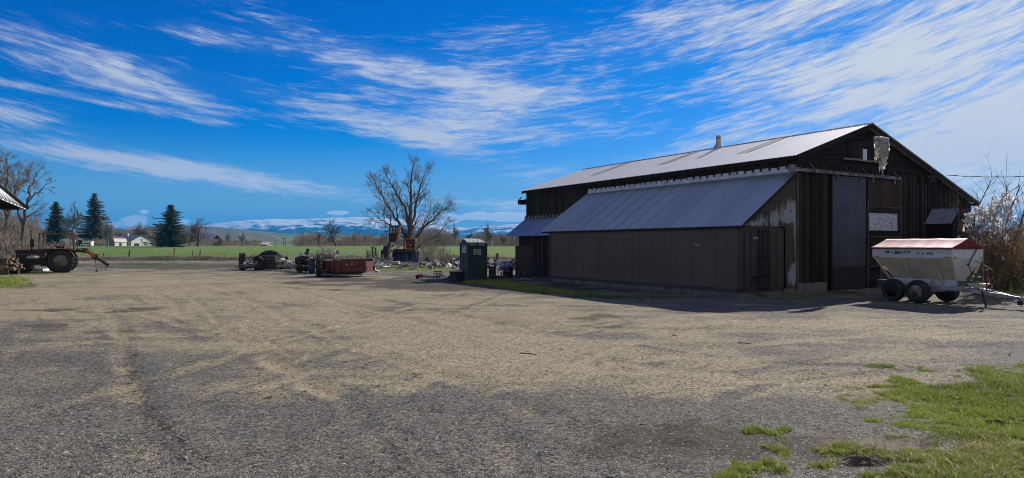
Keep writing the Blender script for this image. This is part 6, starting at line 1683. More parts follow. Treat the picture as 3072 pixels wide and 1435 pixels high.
# ---- black steel frame
Yf = 62; 
def Q5(x, y, Y): return at(1080 + x*.1663, 650 + y*.1663, Y)
sf = thing('steel_rack', 'tall narrow black steel frame beside the scrap heap', 'steel frame', tuple(Vector((Q5(258,0,Yf).x, Yf, 0))))
o0 = Vector((Q5(258,0,Yf).x, Yf, 0))
MB().beam(Q5(228,565,Yf)-o0, Q5(242,805,Yf)-o0, .09,.09).build('post', M_BLACK, sf)
MB().beam(Q5(284,570,Yf)-o0, Q5(292,800,Yf)-o0, .09,.09).build('post', M_BLACK, sf)
MB().beam(Q5(180,548,Yf)-o0, Q5(232,556,Yf)-o0, .12,.07).beam(Q5(225,560,Yf)-o0, Q5(290,572,Yf)-o0, .08,.07).build('top_bar', M_BLACK, sf)

# ---- knuckle boom loader standing over a blue bin
Ye = 68.0; e0 = Vector((Q5(700,0,Ye).x, Ye, 0))
ex = thing('boom_loader', 'old orange and maroon boom loader cab with a grey folded arm', 'loader', tuple(e0))
def R5(x, y, yy=0): q = Q5(x, y, Ye) - e0; return (q.x, yy, q.z)
mb = MB()
def b5(x0, y0, x1, y1, ya, yb, mb=None): a, b_ = R5(x0,y0), R5(x1,y1); return (mb or MB()).box(a[0], b_[0], ya, yb, b_[2], a[2])
b5(540,320,700,470,-.6,.9).build('cab_body', M_MAROON, ex)
mb = MB()
for xx in (545, 600, 648, 690): b5(xx,178,xx+13,322,-.6,-.52, mb); b5(xx,178,xx+13,322,.82,.9, mb)
b5(545,165,735,188,-.66,.95, mb); b5(545,300,700,325,-.62,-.52, mb); mb.build('cab_frame', M_MAROON, ex)
b5(560,190,690,318,-.50,-.47).build('cab_window', mat('dusty_blue_glass', (.12,.18,.28), .2, .2, col2=(.30,.38,.50), scale=2.5, fine=False), ex)
b5(690,318,725,420,-.70,-.55).build('corner_panel', M_ORANGE2, ex)
mb = MB(); b5(705,190,745,325,-.68,-.60, mb); mb.build('corner_post', mat('tan_orange_post', (.55,.30,.16), .6, scale=5), ex)
MB().beam(R5(540,470,-.5), R5(600,545,-.5), .5, .4).build('cab_base', M_MAROON, ex)
b5(845,415,1005,590,-.55,.9).build('engine_bay', M_OLDMET, ex)
mb = MB(); b5(818,398,1010,414,-.72,.95, mb); b5(800,400,835,600,-.72,-.56, mb); b5(1003,414,1020,600,-.72,-.56, mb); b5(850,500,1003,510,-.68,-.56, mb); b5(850,570,1003,582,-.68,-.56, mb); b5(640,582,1010,615,-.72,-.56, mb); b5(880,440,890,580,-.66,-.58, mb)
mb.build('engine_frame', M_ORANGE, ex)
mb = MB(); mb.tube([R5(935,555,-.75), R5(925,520,-.75), R5(950,505,-.75)], .05, 6); b5(930,605,1000,640,-.85,-.6, mb); mb.build('lamp_cluster', mat('peach_paint', (.62,.42,.28), .6, scale=4), ex)
b5(520,600,1020,640,-.9,1.2).build('deck', M_OLDMET, ex)
mb = MB()
mb.beam(R5(600,500,-1.0), R5(540,830,-1.2), .16,.20); mb.beam(R5(640,490,-1.05), R5(605,800,-1.2), .06,.06); mb.beam(R5(560,560,-1.1), R5(490,760,-1.3), .10,.14); mb.beam(R5(560,640,-1.3), R5(525,830,-1.35), .04,.05)
mb.beam(R5(575,495,-1.0), R5(640,480,-1.0), .20,.25); mb.build('boom', mat('pale_grey_boom', (.62,.57,.52), .55, .1, col2=(.30,.27,.25), scale=4), ex)
mb = MB().beam(R5(640,600,-1.0), R5(770,520,-1.0), .12,.14); mb.tube([R5(655,595,-1.12), R5(760,535,-1.12)], .05, 8)
for k in range(12): mb.tube([R5(640+random.uniform(0,150),450+random.uniform(-30,60),-.9), R5(680+random.uniform(0,140),420+random.uniform(-30,60),-1.0), R5(700+random.uniform(0,120),500+random.uniform(-30,40),-.9)], .035, 5)
mb.build('hydraulics', mat('mixed_hydraulics', (.16,.17,.18), .45, .2, col2=(.60,.62,.64), scale=6), ex)
mb = MB(); 
for (p, q) in (((430,760),(505,760)),((430,760),(420,880)),((420,880),(475,892)),((505,760),(475,892))): mb.beam(R5(*p,-1.4), R5(*q,-1.4), .05,.05)
mb.build('grab_frame', mat('tan_grab', (.34,.27,.22), .6, scale=4), ex)
MB().lathe([(.3,0),(.34,.15),(.30,.42),(.12,.5)], 14, R5(495,612,.3)).build('hydraulic_tank', M_OLDMET, ex)
# blue bin
bn = thing('blue_bin', 'weathered dark blue steel bin under the orange loader', 'bin', tuple(Vector((Q5(845,0,69.5).x, 69.5, 0))))
m, nt, b = newmat('streaked_blue'); P = coords(nt, 'Object'); x, y, z = sep(nt, P)
n1 = noise(nt, comb(nt, x*1.3, y, z*1.1), 1.7, 4, .6); n2 = noise(nt, comb(nt, x*6, y, z*1.5), 1.6, 5, .7)
c = mixc(nt, (n1*.7+n2*.4).step(.42,.68), (.016,.022,.055), (.13,.19,.50)); c = mixc(nt, n2.step(.60,.78)*.6, c, (.28,.32,.56))
nt.links.new(c, b.inputs['Base Color']); b.inputs['Roughness'].default_value = .6
kb = 69.5/F*.1663; w_ = 235*kb; zt_ = EYE-(650+648*.1663-735)/F*69.5
MB().box(-w_,w_,-.9,.9,.12,zt_).build('bin_body', m, bn)
mb = MB().box(-w_-.06,w_+.06,-.98,.98,zt_,zt_+.10)
for x_ in (-w_, -w_*.35, w_*.35, w_-.10): mb.box(x_-.03,x_+.10,-.98,-.902,.12,zt_)
mb.build('bin_frame', M_OLDMET, bn)
bt = thing('steel_tank', 'dark blue-black square tank left of the blue bin', 'tank', tuple(Vector((Q5(455,0,67).x, 67, 0))))
w2 = 62*67/F*.1663; z2 = EYE-(650+612*.1663-735)/F*67
q_ = MB().box(-w2,w2,-.6,.6,.0,z2).build('tank_body', mat('blue_black_tank', (.020,.026,.045), .5, .2, scale=3), bt); bevel_mod(q_, .05, 2)
MB().box(-w2-.03,w2+.03,-.64,.64,z2,z2+.05).lathe([(.30,z2+.05),(.34,z2+.2),(.25,z2+.45),(.05,z2+.5)], 16, (w2*.3,0,0)).build('tank_lid', M_OLDMET, bt)
# foreground junk ahead of them
Yj = 58.5
scrap('tan_crate', 'pale tan box lying in front of the grey folded arm', 'box', (lambda a,b_: MB().box(a.x, b_.x, Yj, Yj+.6, b_.z, a.z))(Q5(560,810,Yj), Q5(695,862,Yj)), mat('pale_tan_box', (.40,.33,.26), .7, col2=(.55,.48,.42), scale=2))
scrap('red_scrap_sheet', 'dark red metal sheet lying in front of the blue bin', 'scrap sheet', MB().slab(Q5(520,900,Yj-.6), Q5(780,905,Yj-.6), Q5(770,850,Yj+.9), Q5(560,862,Yj+.9), .03), M_MAROON)
scrap('steel_rail', 'long pale rail lying over the dark scrap by the loader', 'rail', MB().beam(Q5(230,835,Yj-1), Q5(475,892,Yj-1.2), .07,.07), M_GREYPIPE)
for (x_, y_, s_, lab) in ((712,945,.42,'pale torn foam block in the grass left of the white sack'),(930,938,.40,'white crumpled sack on the grass in front of the blue bin'),(250,960,.34,'flat white scrap on the ground beside the red spreader box'),(320,982,.30,'thin white scrap strip in the grass near the red spreader box'),(800,962,.2,'small white scrap between the foam block and the sack')):
    Y_ = EYE*F/(650+(y_+25)*.1663-735); q = Q5(x_, y_, Y_); mb = MB(); r = random.Random(x_)
    chunk(mb, (0,0,0), 1, r); mb.v = [(a*s_, b_*s_*.6, c_*s_*.42) for a, b_, c_ in mb.v]
    scrap('white_scrap', lab, 'scrap', mb, M_WHITEJ, loc=(q.x, Y_, s_*.25))
mb = MB(); r = random.Random(77)
for k in range(520):
    u = r.random(); px = 1262 + 268*u; prof_ = .55+.35*sin(u*9+1)**2; Y_ = r.gauss(57.5, 1.6); px_ = px
    if 1378 < px < 1465 and r.random() < .3: continue
    zz_ = r.random()**1.5*1.0*prof_*(1-min(1,abs(Y_-57.5)/3.6)); q = at(px_, 735, Y_); chunk(mb, (q.x, Y_, zz_*.95), r.choice((.06,.09,.12,.18,.26))*r.uniform(.8,1.3), r)
m, nt, b = newmat('broken_rubble'); g = nt.nodes.new('ShaderNodeNewGeometry'); rp = E(nt, g.outputs['Random Per Island'])
c = mixc(nt, rp.step(.25,.8), (.14,.125,.11), (.82,.80,.76)); c = mixc(nt, (rp*7.3).f('FRACT').step(.75,.8), c, (.05,.045,.04))
nt.links.new(c, b.inputs['Base Color']); b.inputs['Roughness'].default_value = .9
tag(mb.build('rubble', m), 'long low heap of broken white and grey rubble behind the toilet', kind='stuff')
stickheap('brush_pile', 'cut brush mixed into the rubble heap behind the toilet', 1330, 800, 60, .5, 58, 120, M_BARKB, 15, L=(.5,1.4), rad=(.01,.03), depth=2)
# dark heap at the barn end
mb = MB(); r = random.Random(78)
for k in range(230):
    u = r.random(); px = 1498 + 70*u; top = (1-u)*.2 + u*1.25; Y_ = r.gauss(52.5, .9); q = at(px, 735, Y_); chunk(mb, (q.x, Y_, r.random()*top), r.choice((.07,.1,.14)), r)
tag(mb.build('rubble', mat('dark_stony_soil', (.06,.052,.045), .9, col2=(.20,.18,.15), scale=3)), 'dark heap of stony soil beside the barn end', kind='stuff')

# ---- portable toilet
pt = thing('portable_toilet', 'dark green portable toilet with a white roof and small signs', 'portable toilet', (-2.41, 36.6, 0), radians(27.4))
M_PT = mat('dark_green_plastic', (.020,.050,.060), .5, 0, col2=(.016,.036,.046), scale=1.5)
M_PTR = cloth('translucent_white_roof', (.72,.74,.74), (.60,.62,.62), .35)
PW, PD, PH = 1.17, 1.15, 2.06
mb = MB().box(.03, PW-.03, .03, PD-.03, .12, PH); bd = mb.build('body', M_PT, pt)
mb = MB()
for (x_, y_) in ((0,0),(PW-.07,0),(0,PD-.07),(PW-.07,PD-.07)): mb.box(x_, x_+.07, y_, y_+.07, .10, PH)
mb.build_islands('corner_post', M_PT, pt)
MB().box(-.02, PW+.02, -.02, PD+.02, .03, .12).box(.05,.2,-.04,PD+.04,0,.05).box(PW-.2,PW-.05,-.04,PD+.04,0,.05).build('skid_base', M_OLDMET, pt)
mb = MB()
for x_ in (.28,.50,.72,.94): mb.box(x_-.02, x_+.02, .018, .032, .25, 1.45)
mb.build_islands('side_rib', M_PT, pt)
dr_ = MB().box(.012, .032, .14, PD-.14, .16, PH-.14); dd = dr_.build('door', mat('grey_green_door', (.055,.070,.085), .5, scale=2), pt)
mb = MB()
for (y0, y1, z0, z1) in ((.32,.44,.3,1.25),(.72,.60,.3,1.25),(.44,.32,1.25,.3),(.30,.40,.9,1.5),(.74,.64,.9,1.5)): mb.beam((.004,y0,z0),(.004,y1,z1),.02,.025)
mb.build('door_ribbing', M_PT, dd)
MB().rbox((-.01,.24,1.12),(.04,.05,.10)).build('handle', M_GREYPIPE, dd)
# roof: ridge along the wide face, small lip
mb = MB(); N = 16; zr = .235
prof = [(-.05, PH-.01), (-.05, PH+.03), (PD*.25, PH+zr*.72), (PD*.5, PH+zr), (PD*.75, PH+zr*.72), (PD+.05, PH+.03), (PD+.05, PH-.01)]
xs_ = [-.06, -.03, .10] + [ .10 + (PW-.1+.03)*i/12 for i in range(1,12)] + [PW-.03+.02, PW+.06]
o = 0
for i, x_ in enumerate(xs_):
    t = (x_+.06)/(PW+.12); drop = .0 if t < .62 else ((t-.62)/.38)**1.8*.17
    for (y_, z_) in prof: mb.v.append((x_, y_, max(z_ - drop*(z_ > PH+.04)*1.0, PH-.01) + (.012 if (i % 3 == 0 and 2 < i < len(xs_)-2 and z_ > PH+.04) else 0)))
m_ = len(prof)
for i in range(len(xs_)-1):
    for j in range(m_-1): a = i*m_+j; mb.f.append((a, a+m_, a+m_+1, a+1))
rf = mb.build('roof', M_PTR, pt); q = rf.modifiers.new('thick', 'SOLIDIFY'); q.thickness = .012
mb = MB()
for x_ in (.36,.60,.84): mb.slab((x_-.012,-.03,PH+.055),(x_+.012,-.03,PH+.055),(x_+.012,PD*.5,PH+zr+.012),(x_-.012,PD*.5,PH+zr+.012),.012)
mb.build_islands('roof_rib', M_GREYPIPE, rf)
mb = MB().prism([(.02,PH-.02),(PD-.02,PH-.02),(PD*.75,PH+zr*.68),(PD*.5,PH+zr-.03),(PD*.25,PH+zr*.68)], lambda a,b_: (.04,a,b_), lambda a,b_: (.07,a,b_)); mb.build('gable_panel', M_PT, pt)
M_VENT = mat('grey_vent_slats', (.42,.43,.42), .6, scale=9)
for x0_ in (.10,.62):
    mb = MB().box(x0_-.01, x0_+.42, .022, .0295, PH-.145, PH-.03)
    for k in range(9): mb.box(x0_+.045*k, x0_+.045*k+.030, -.006, .028, PH-.14, PH-.035)
    mb.build('louvre_vent', M_VENT, pt)
M_SIGN = mat('white_sign', (.66,.68,.68), .5, fine=False, amt=.12, scale=2); M_SBLK = mat('sign_black', (.012,.012,.02), .5, fine=False, amt=.1)
s_ = MB().box(.36,.78,-.004,.028,1.40,1.70).build('sign', M_SIGN, pt)
def fit2(par, txt, x0, x1, z0, h, mt, y, rot=R0, flip=False):
    o = lettering(txt, h/.72, mt, par, (x0, y, z0), rot, bold=.006)
    w = max(v.co.x for v in o.data.vertices) - min(v.co.x for v in o.data.vertices); o.scale = ((x1-x0)/w, 1, 1); return o
fit2(s_, 'ASAP', .395, .745, 1.585, .085, M_SBLK, -.007)
fit2(s_, 'SEPTIC', .385, .76, 1.475, .065, M_SBLK, -.007)
fit2(s_, '208', .46, .70, 1.415, .035, M_SBLK, -.007)
s2 = MB().box(-.002, .016, .30, .74, 1.52, 1.88).build('sign', M_SIGN, dd)
mb = MB(); 
for (y0, y1, z0, z1) in ((.36,.52,1.80,1.76),(.36,.60,1.72,1.69),(.40,.66,1.64,1.61),(.36,.56,1.57,1.55)): mb.box(-.006,-.003,y0,y1,z1,z0)
mb.prism([(.50,1.86),(.62,1.74),(.70,1.86)], lambda a,b_: (-.006,a,b_), lambda a,b_: (-.003,a,b_)); mb.build('sign_print', M_SBLK, s2)

# ---- small things round the toilet
Yk = 41.5; a = at(1302,815,Yk); c_ = at(1325,829,Yk); cr = thing('wire_crate', 'small open black crate standing on the dirt left of the toilet', 'crate', (a.x, Yk, 0), radians(5))
w_ = c_.x-a.x; z1 = EYE-(815-735)/F*Yk; z0 = max(0.0, EYE-(829.5-735)/F*Yk)
mb = MB()
for i in range(4): x_ = w_*i/3; mb.box(x_-.02, x_+.02, -.02, .02, z0, z1); mb.box(x_-.015, x_+.015, .26, .30, z0, z1)
for z_ in (z0, (z0+z1)/2, z1): mb.box(-.02, w_+.02, -.022, .022, z_-.02, z_+.02); mb.box(-.02, w_+.02, .26, .30, z_-.02, z_+.02); mb.box(-.022,.018,.02,.26,z_-.02,z_+.02); mb.box(w_-.02,w_+.02,.02,.26,z_-.02,z_+.02)
mb.build('crate_frame', M_BLACK, cr)
MB().box(0, w_, .0, .28, z0+.005, z0+.03).build('crate_floor', M_BLACK, cr)
au = thing('auger', 'long grey auger pipe with a red motor end lying left of the toilet', 'auger', tuple(gnd(1290, 843)), 0); o0 = gnd(1290, 843)
def G5(px, py, z, Y=36.5, _o=1.4): q = at(px, py, Y+_o); return Vector((q.x, Y+_o, z)) - o0
MB().tube([G5(1264,0,.16,36.9), G5(1318,0,.13,36.3)], .075, 12).build('tube', M_GREYPIPE, au, smooth=True)
MB().rbox(G5(1262,0,.17,36.9), (.26,.22,.20)).tube([G5(1266,0,.17,36.9), G5(1250,0,.15,36.9)], .10, 10).build('motor', mat('dull_red_motor', (.26,.05,.04), .6, col2=(.12,.03,.03), scale=6), au)
MB().tube([G5(1254,0,.14,36.9), G5(1248,0,.10,36.9)], .12, 10).build('pulley_cover', M_BLACK, au)
mb = MB()
for k in range(7): mb.tube([G5(1306+3*k,0,.16,36.3), G5(1316+3*k,0,.26+.05*random.random(),36.2), G5(1326+3*k,0,.05,36.1)], .014, 5)
mb.build('wire', M_GREYPIPE, au)
p = gnd(1368, 846); wt = thing('washtub', 'grey round plastic washtub against the toilet door side', 'tub', (p.x-.05, p.y+.35, 0))
MB().lathe([(.27,0),(.28,.02),(.33,.50),(.36,.52),(.36,.55),(.33,.55),(.32,.50),(.26,.05),(.0,.04)], 28).build('tub_shell', mat('dark_grey_tub', (.055,.065,.075), .45, scale=3), wt, smooth=True)
MB().lathe([(.335,.50),(.37,.53),(.37,.56),(.335,.57)], 28, closed=True).build('rim_lip', mat('pale_tub_rim', (.42,.45,.48), .4), wt, smooth=True)
MB().rbox((.2,.55,.30),(.5,.3,.55)).build('tub_prop', M_BLACK, wt)
scrap('black_sheet', 'flat black sheet leaning down beside the washtub', 'rubber sheet', MB().slab(at(1330,840,37.6), at(1358,842,37.2), at(1366,816,38.2), at(1360,818,38.4), .02), M_BLACK)  # plain dark wedge set on the dirt beside the tub
# right of the toilet
def U(px, py, Y): return at(1460 + px*.09975, 740 + py*.09975, Y)
Yu = 38.5
for (x0, y0, x1, y1, dy, lab) in ((60,600,280,760,.5,'dark wooden crate behind the paired boxes'),(150,870,420,1000,0,'dark crate in the bottom row right of the toilet'),(430,870,640,990,.1,'dark crate below the black barrel')):
    a, c_ = U(x0,y0,Yu+dy), U(x1,y1,Yu+dy); q = thing('wooden_crate', lab, 'crate', (a.x, Yu+dy, 0), radians(3), 'dark crates by the toilet'); w_ = c_.x-a.x; h0, h1 = max(0,c_.z), a.z
    if y0 < 700: h0 = 0
    mb = MB().box(.02,w_-.02,.02,.48,h0+.01,h1-.02); mb.build('crate_box', M_LUMBERD, q)
    mb = MB()
    for z_ in (h0+.03, (h0+h1)/2, h1-.05): mb.box(0,w_,-.005,.02,z_-.03,z_+.04)
    for x_ in (0, w_-.06): mb.box(x_,x_+.06,-.02,-.005,h0,h1)
    mb.build_islands('slat', M_OLDMET, q)
scrap('white_jug', 'small white jug on the crates between toilet and black barrel', 'jug', MB().lathe([(.04,0),(.05,.02),(.05,.10),(.02,.13),(.02,.15)], 12, U(340,790,Yu-.15)), M_WHITEJ)
scrap('white_can', 'dull white can standing right of the small jug', 'can', MB().lathe([(.055,-.02),(.06,0),(.06,.16),(.055,.17)], 12, U(445,850,Yu-.15)), M_GREYPIPE)
p = U(640, 0, 39.3); zt = U(0,500,39.3).z; bb = thing('trash_barrel', 'black barrel lined with a blue and white bag near the barn', 'barrel', (p.x, 39.3, 0))
MB().lathe([(.28,0),(.29,.03),(.29,.35),(.305,.37),(.29,.39),(.29,.70),(.305,.72),(.29,.74),(.29,zt-.04),(.27,zt)], 26).build('barrel_body', mat('blue_black_barrel', (.012,.014,.030), .4, scale=3), bb, smooth=True)
mb = MB(); N = 30
for i in range(N):
    t = 2*pi*i/N
    for (r_, z_) in ((.28, zt-.02), (.33+.03*sin(5*t), zt+.03+.03*sin(3*t+1)), (.38+.05*sin(4*t+2), zt-.10+.05*sin(7*t)), (.34+.04*sin(6*t), zt-.24+.06*sin(5*t+1))): mb.v.append((cos(t)*r_, sin(t)*r_, z_))
for i in range(N):
    for j in range(3): a = i*4+j; c2 = ((i+1) % N)*4+j; mb.f.append((a, c2, c2+1, a+1))
mb.build('bag_liner', cloth('blue_white_bag', (.05,.12,.42), (.60,.66,.78), .2), bb, smooth=True)
mb = MB().lathe([(.02,.10),(.22,.06),(.30,-.03)], 20, (0,0,zt)); mb.build('bag_contents', mat('navy_bag', (.015,.02,.07), .35), bb, smooth=True)
p = U(400, 0, 40.2); ch = MB()
for i in range(14): t = pi*(.1+.8*i/13); 
N = 14; 
for i in range(N):
    t = radians(20+140*i/(N-1))
    for (r_, z_) in ((.62, .78+.12*sin(t)), (.22, .98)): ch.v.append((-cos(t)*r_, -sin(t)*r_*.8, z_ - (.0 if r_ < .5 else .10)))
for i in range(N-1): a = i*2; ch.f.append((a, a+2, a+3, a+1))
o = scrap('grey_canopy_cloth', 'grey cloth spread over the boxes left of the trash barrel', 'cloth', ch, cloth('grey_cloth', (.30,.31,.31), (.16,.16,.17), .1), loc=(p.x+.35, 40.1, 0)); q = o.modifiers.new('t','SOLIDIFY'); q.thickness=.01
# sawhorse and leaning panel by the barn end
Yh = 38.6; sw = thing('sawhorse', 'dark sawhorse standing before the leaning black panel', 'sawhorse', (U(1080,0,Yh).x, Yh, 0), radians(-5)); o0 = Vector((U(1080,0,Yh).x, Yh, 0))
MB().beam(U(930,725,Yh)-o0, U(1230,690,Yh)-o0, .12, .07).build('top_beam', M_LUMBERD, sw)
for (x0, x1, dy, mt) in ((985,930,-.25,M_LUMBERD),(985,1010,.3,M_LUMBERD),(1085,1150,-.25,M_GREYWOOD),(1085,1050,.3,M_LUMBERD)):
    q = U(x1, 960, Yh)-o0; q.y += dy; q.z = 0.0; MB().beam(U(x0,730,Yh)-o0, q, .06,.05).build('leg', mt, sw)
scrap('white_rag', 'white crumpled scraps on the grass under the sawhorse', 'rag', MB().tube([U(1020,960,38.0), U(1060,955,38.0), U(1110,968,37.9)], [.02,.04,.02], 6).tube([U(1170,970,37.9), U(1230,975,37.9), U(1295,978,37.8)], [.015,.03,.015], 6), M_WHITEJ)
p = at(1546, 738, 40.0); p2 = at(1597, 738, 40.0); scrap('leaning_panel', 'tall black plywood panel leaning at the barn lean-to end', 'panel', MB().slab((p.x, 39.9, 0), (p2.x, 39.7, 0), (p2.x, 40.05, p2.z), (p.x, 40.25, p.z), .04), mat('black_ply', (.014,.014,.015), .6, col2=(.022,.021,.021), scale=2))
# ------------------------------------------------------------------ field fence
GP = 'posts of the wire fence along the field'
for i, (px, top, bot, w, lab) in enumerate(((387,751,779,.10,'dark wooden fence post with brambles left of the green strip'),(522,745,779,.09,'tall dark fence post below the dark broad conifer'),(577,752,779,.07,'thin fence post right of the tall dark one'),
        (600,751,778,.07,'leaning fence post with dead weeds'),(762,762,780,.07,'thin fence post above the huge lugged tyre'),(871,767,781,.06,'thin fence post above the small trailer'),(690,764,779,.05,'pale short marker post in the field grass'),(310,760,780,.06,'thin fence post right of the boom arm'))):
    Y = 85.0; p = at(px, 0, Y); z = float(height(p.x, Y)); h = EYE - (top-735)/F*Y
    o = MB().tube([(0,0,-.1),(.02*(i % 3),0,(h-z)*.5),(.04*(i % 2)+(.12 if i == 0 else 0),0,h-z)], [w, w*.95, w*.8], 7).build('fence_post', M_LUMBERD if w > .055 else M_WHITEJ, loc=(p.x, Y, z)); tag(o, lab, 'fence post', GP)
for i, px in enumerate((1104,1110,1116,1124,1131)):
    Y = 80; p = at(px, 0, Y); tag(MB().beam((0,0,0),(.03*i-.05,0,1.35-.1*(i%2)), .05,.05).build('fence_post', M_GREYPIPE, loc=(p.x, Y, float(height(p.x, Y)))), ['grey steel stake left of the black frame, first','grey steel stake left of the black frame, second','grey steel stake beside the black frame, third','grey steel stake within the black frame','grey steel stake right of the black frame'][i], 'fence post', GP)
p = at(1491, 0, 62); tag(MB().tube([(0,0,0),(.05,0,1.0),(.0,0,1.18)], [.12,.12,.11], 8).build('fence_post', M_LUMBERD, loc=(p.x, 62, 0)), 'thick dark wooden post between the toilet and the barn', 'fence post', GP)
for j, zz_ in enumerate((.45, .75, 1.02)):
    pts = []
    for k in range(40): px = -60 + 1160*k/39; p = at(px, 0, 85); pts.append((p.x, 85, float(height(p.x, 85))+zz_-.03*abs(sin(k*1.1))))
    tag(MB().tube(pts, .006, 3).build('fence_wire', M_OLDMET), ['lowest','middle','topmost'][j] + ' thin wire of the fence along the field', 'wire', 'fence wires')

# ------------------------------------------------------------------ far farm buildings
M_FWHITE = mat('far_white_siding', (.86,.86,.85), .7, 0, col2=(.76,.76,.76), scale=.5, fine=False)
M_FGREY = mat('far_grey_siding', (.30,.32,.38), .7, 0, col2=(.24,.26,.31), scale=.5, fine=False)
M_FROOFB = mat('far_blue_grey_roof', (.16,.22,.26), .6, .2, col2=(.12,.17,.20), scale=.3, fine=False)
M_FROOFW = mat('far_white_roof', (.62,.64,.66), .5, .1, col2=(.5,.5,.5), scale=.3, fine=False)
M_FROOFR = mat('far_rust_roof', (.14,.075,.07), .7, 0, col2=(.09,.05,.05), scale=.6, fine=False)
M_FDARK = mat('far_dark', (.03,.03,.032), .6, fine=False)
M_FPINK = mat('far_pale_tin', (.50,.47,.44), .6, .1, col2=(.36,.33,.31), scale=1.4, stretch=(4,1,1))
def house(name, label, cat, px, Y, rot, w, L, hw, hr, mw, mr, parts=(), ov=.35, mg=None):
    """gable front along local x from the corner; ridge along local y"""
    b_ = field_base(px, Y); e = thing(name, label, cat, b_, radians(rot)); e.location.z -= .1
    MB().box(0,w,0,L,0,hw).build('wall', mw, e)
    MB().prism([(0,hw),(w,hw),(w/2,hr-.1)], lambda a,b_: (a,.0,b_), lambda a,b_: (a,.12,b_)).build('gable', mg or mw, e)
    MB().prism([(0,hw),(w,hw),(w/2,hr-.1)], lambda a,b_: (a,L-.12,b_), lambda a,b_: (a,L,b_)).build('gable', mg or mw, e)
    sl = (hr-hw)/(w/2); z0 = hw-sl*ov
    MB().slab((-ov,-ov,z0),(-ov,L+ov,z0),(w/2,L+ov,hr),(w/2,-ov,hr),-.15).slab((w+ov,-ov,z0),(w/2,-ov,hr),(w/2,L+ov,hr),(w+ov,L+ov,z0),-.15).build('roof', mr, e)
    for (nm, mt, bx) in parts:
        MB().box(*bx).build(nm, mt, e)
    return e
house('farmhouse', 'white farmhouse with a broad gable and a blue-grey metal roof', 'house', 393, 330, 68, 12.3, 13.5, 2.7, 5.6, M_FWHITE, M_FROOFB,
      (('carport_opening', M_FDARK, (1.8,4.6,-.05,.02,0,1.3)), ('window', M_FGREY, (5.3,6.4,-.05,.02,2.4,3.6)), ('window', M_FDARK, (7.4,8.6,-.05,.02,.5,1.3)), ('side_annex', M_FGREY, (-.9,-.02,2,11,0,2.4)), ('chimney', M_FWHITE, (4.6,5.2,8,8.6,4.4,6.4))))
# gambrel barn
b_ = field_base(344, 300); e = thing('gambrel_barn', 'small grey gambrel barn with a rusty upper and pale lower roof', 'barn', b_, radians(70)); wG, LG = 5.0, 6.1
pr = [(0,0),(0,1.9),(.7,3.4),(2.5,4.3),(4.3,3.4),(5.0,1.9),(5.0,0)]
# the gambrel end looks left: ridge runs along local x
MB().prism(pr, lambda a,b_: (0,a,b_), lambda a,b_: (LG,a,b_)).build('wall', mat('far_violet_grey', (.24,.25,.33), .7, fine=False), e)
MB().slab((-.15,-.12,1.8),(LG+.2,-.12,1.8),(LG+.2,.72,3.45),(-.15,.72,3.45),-.08).build('lower_roof', M_FPINK, e)
MB().slab((-.15,.68,3.42),(LG+.2,.68,3.42),(LG+.2,2.5,4.38),(-.15,2.5,4.38),-.08).slab((-.15,4.35,3.40),(-.15,2.5,4.36),(LG+.2,2.5,4.36),(LG+.2,4.35,3.40),.08).build('upper_roof', M_FROOFR, e)
MB().box(.0,LG,-.03,.0,.1,1.75).build('side_wall', M_FWHITE, e); MB().box(2.3,3.5,-.06,-.03,.1,1.5).build('door', M_FDARK, e)
MB().box(-.05,0,.0,5,1.85,1.98).build('trim_band', M_FDARK, e)
MB().box(-.06,0,2.2,2.8,3.0,3.6).build('loft_window', M_FDARK, e)
house('dark_gabled_house', 'dark gabled house with a white metal roof beyond the field', 'house', 632, 350, 22, 6.6, 9, 3.2, 6.0, M_FDARK, M_FROOFW, mg=M_FDARK)
house('low_outbuilding', 'low outbuilding with a pale roof in front of the dark gabled house', 'outbuilding', 652, 325, 38, 3.6, 9.5, 2.0, 3.1, mat('far_tan_siding', (.30,.27,.20), .7, fine=False), M_FROOFW, (('door', M_FDARK, (1.2,2.2,-.05,.02,0,1.5)),))
house('long_shed', 'long low shed with a white roof across the field', 'shed', 800, 345, 84, 9.0, 11.5, .9, 1.9, mat('far_tan_wall', (.34,.26,.16), .8, fine=False), M_FROOFW)
house('small_shed', 'tiny white roofed shed left of the long low shed', 'shed', 716, 345, 70, 3.0, 3.4, .7, 1.5, M_FGREY, M_FROOFW)
# hoop shed
b_ = field_base(224, 300); e = thing('hoop_shed', 'white hoop shed with a dark arched mouth', 'shed', b_, radians(38))
ar = [(cos(t)*1.9+1.9, 1.5+sin(t)*1.9) for t in [pi*i/12 for i in range(13)]]; mb = MB(); n = len(ar)
mb.prism([(3.8,0)]+ar+[(0,0)], lambda a,b_: (a,.1,b_), lambda a,b_: (a,6,b_)); mb.build('cover', M_FWHITE, e)
MB().prism([(3.4,.02)]+[((a-1.9)*.78+1.9, (z_-1.5)*.78+1.5) for a, z_ in ar]+[(.4,.02)], lambda a,b_: (a,.02,b_), lambda a,b_: (a,.09,b_)).build('opening', M_FDARK, e)
MB().box(-5.5,-.05,.6,6,0,3.3).slab((-5.6,.4,3.3),(0,.4,4.2),(0,6,4.2),(-5.6,6,3.3),.1).build('side_bay', M_FWHITE, e)
b_ = field_base(247, 296); e = thing('white_trailer', 'white box trailer with dark marks beside the hoop shed', 'trailer', b_, radians(6))
MB().box(0,3.9,0,1.8,.75,2.3).build('box_body', M_FWHITE, e); MB().box(-.1,3.7,-.05,1.9,2.65,3.0).build('roof_panel', M_FDARK, e)
mb = MB()
for k in range(9): mb.rbox((.35+.4*k,-.03,1.55+.12*sin(k*2.1)), (.16,.03,.65), (0,.35*sin(k*3.3),0))
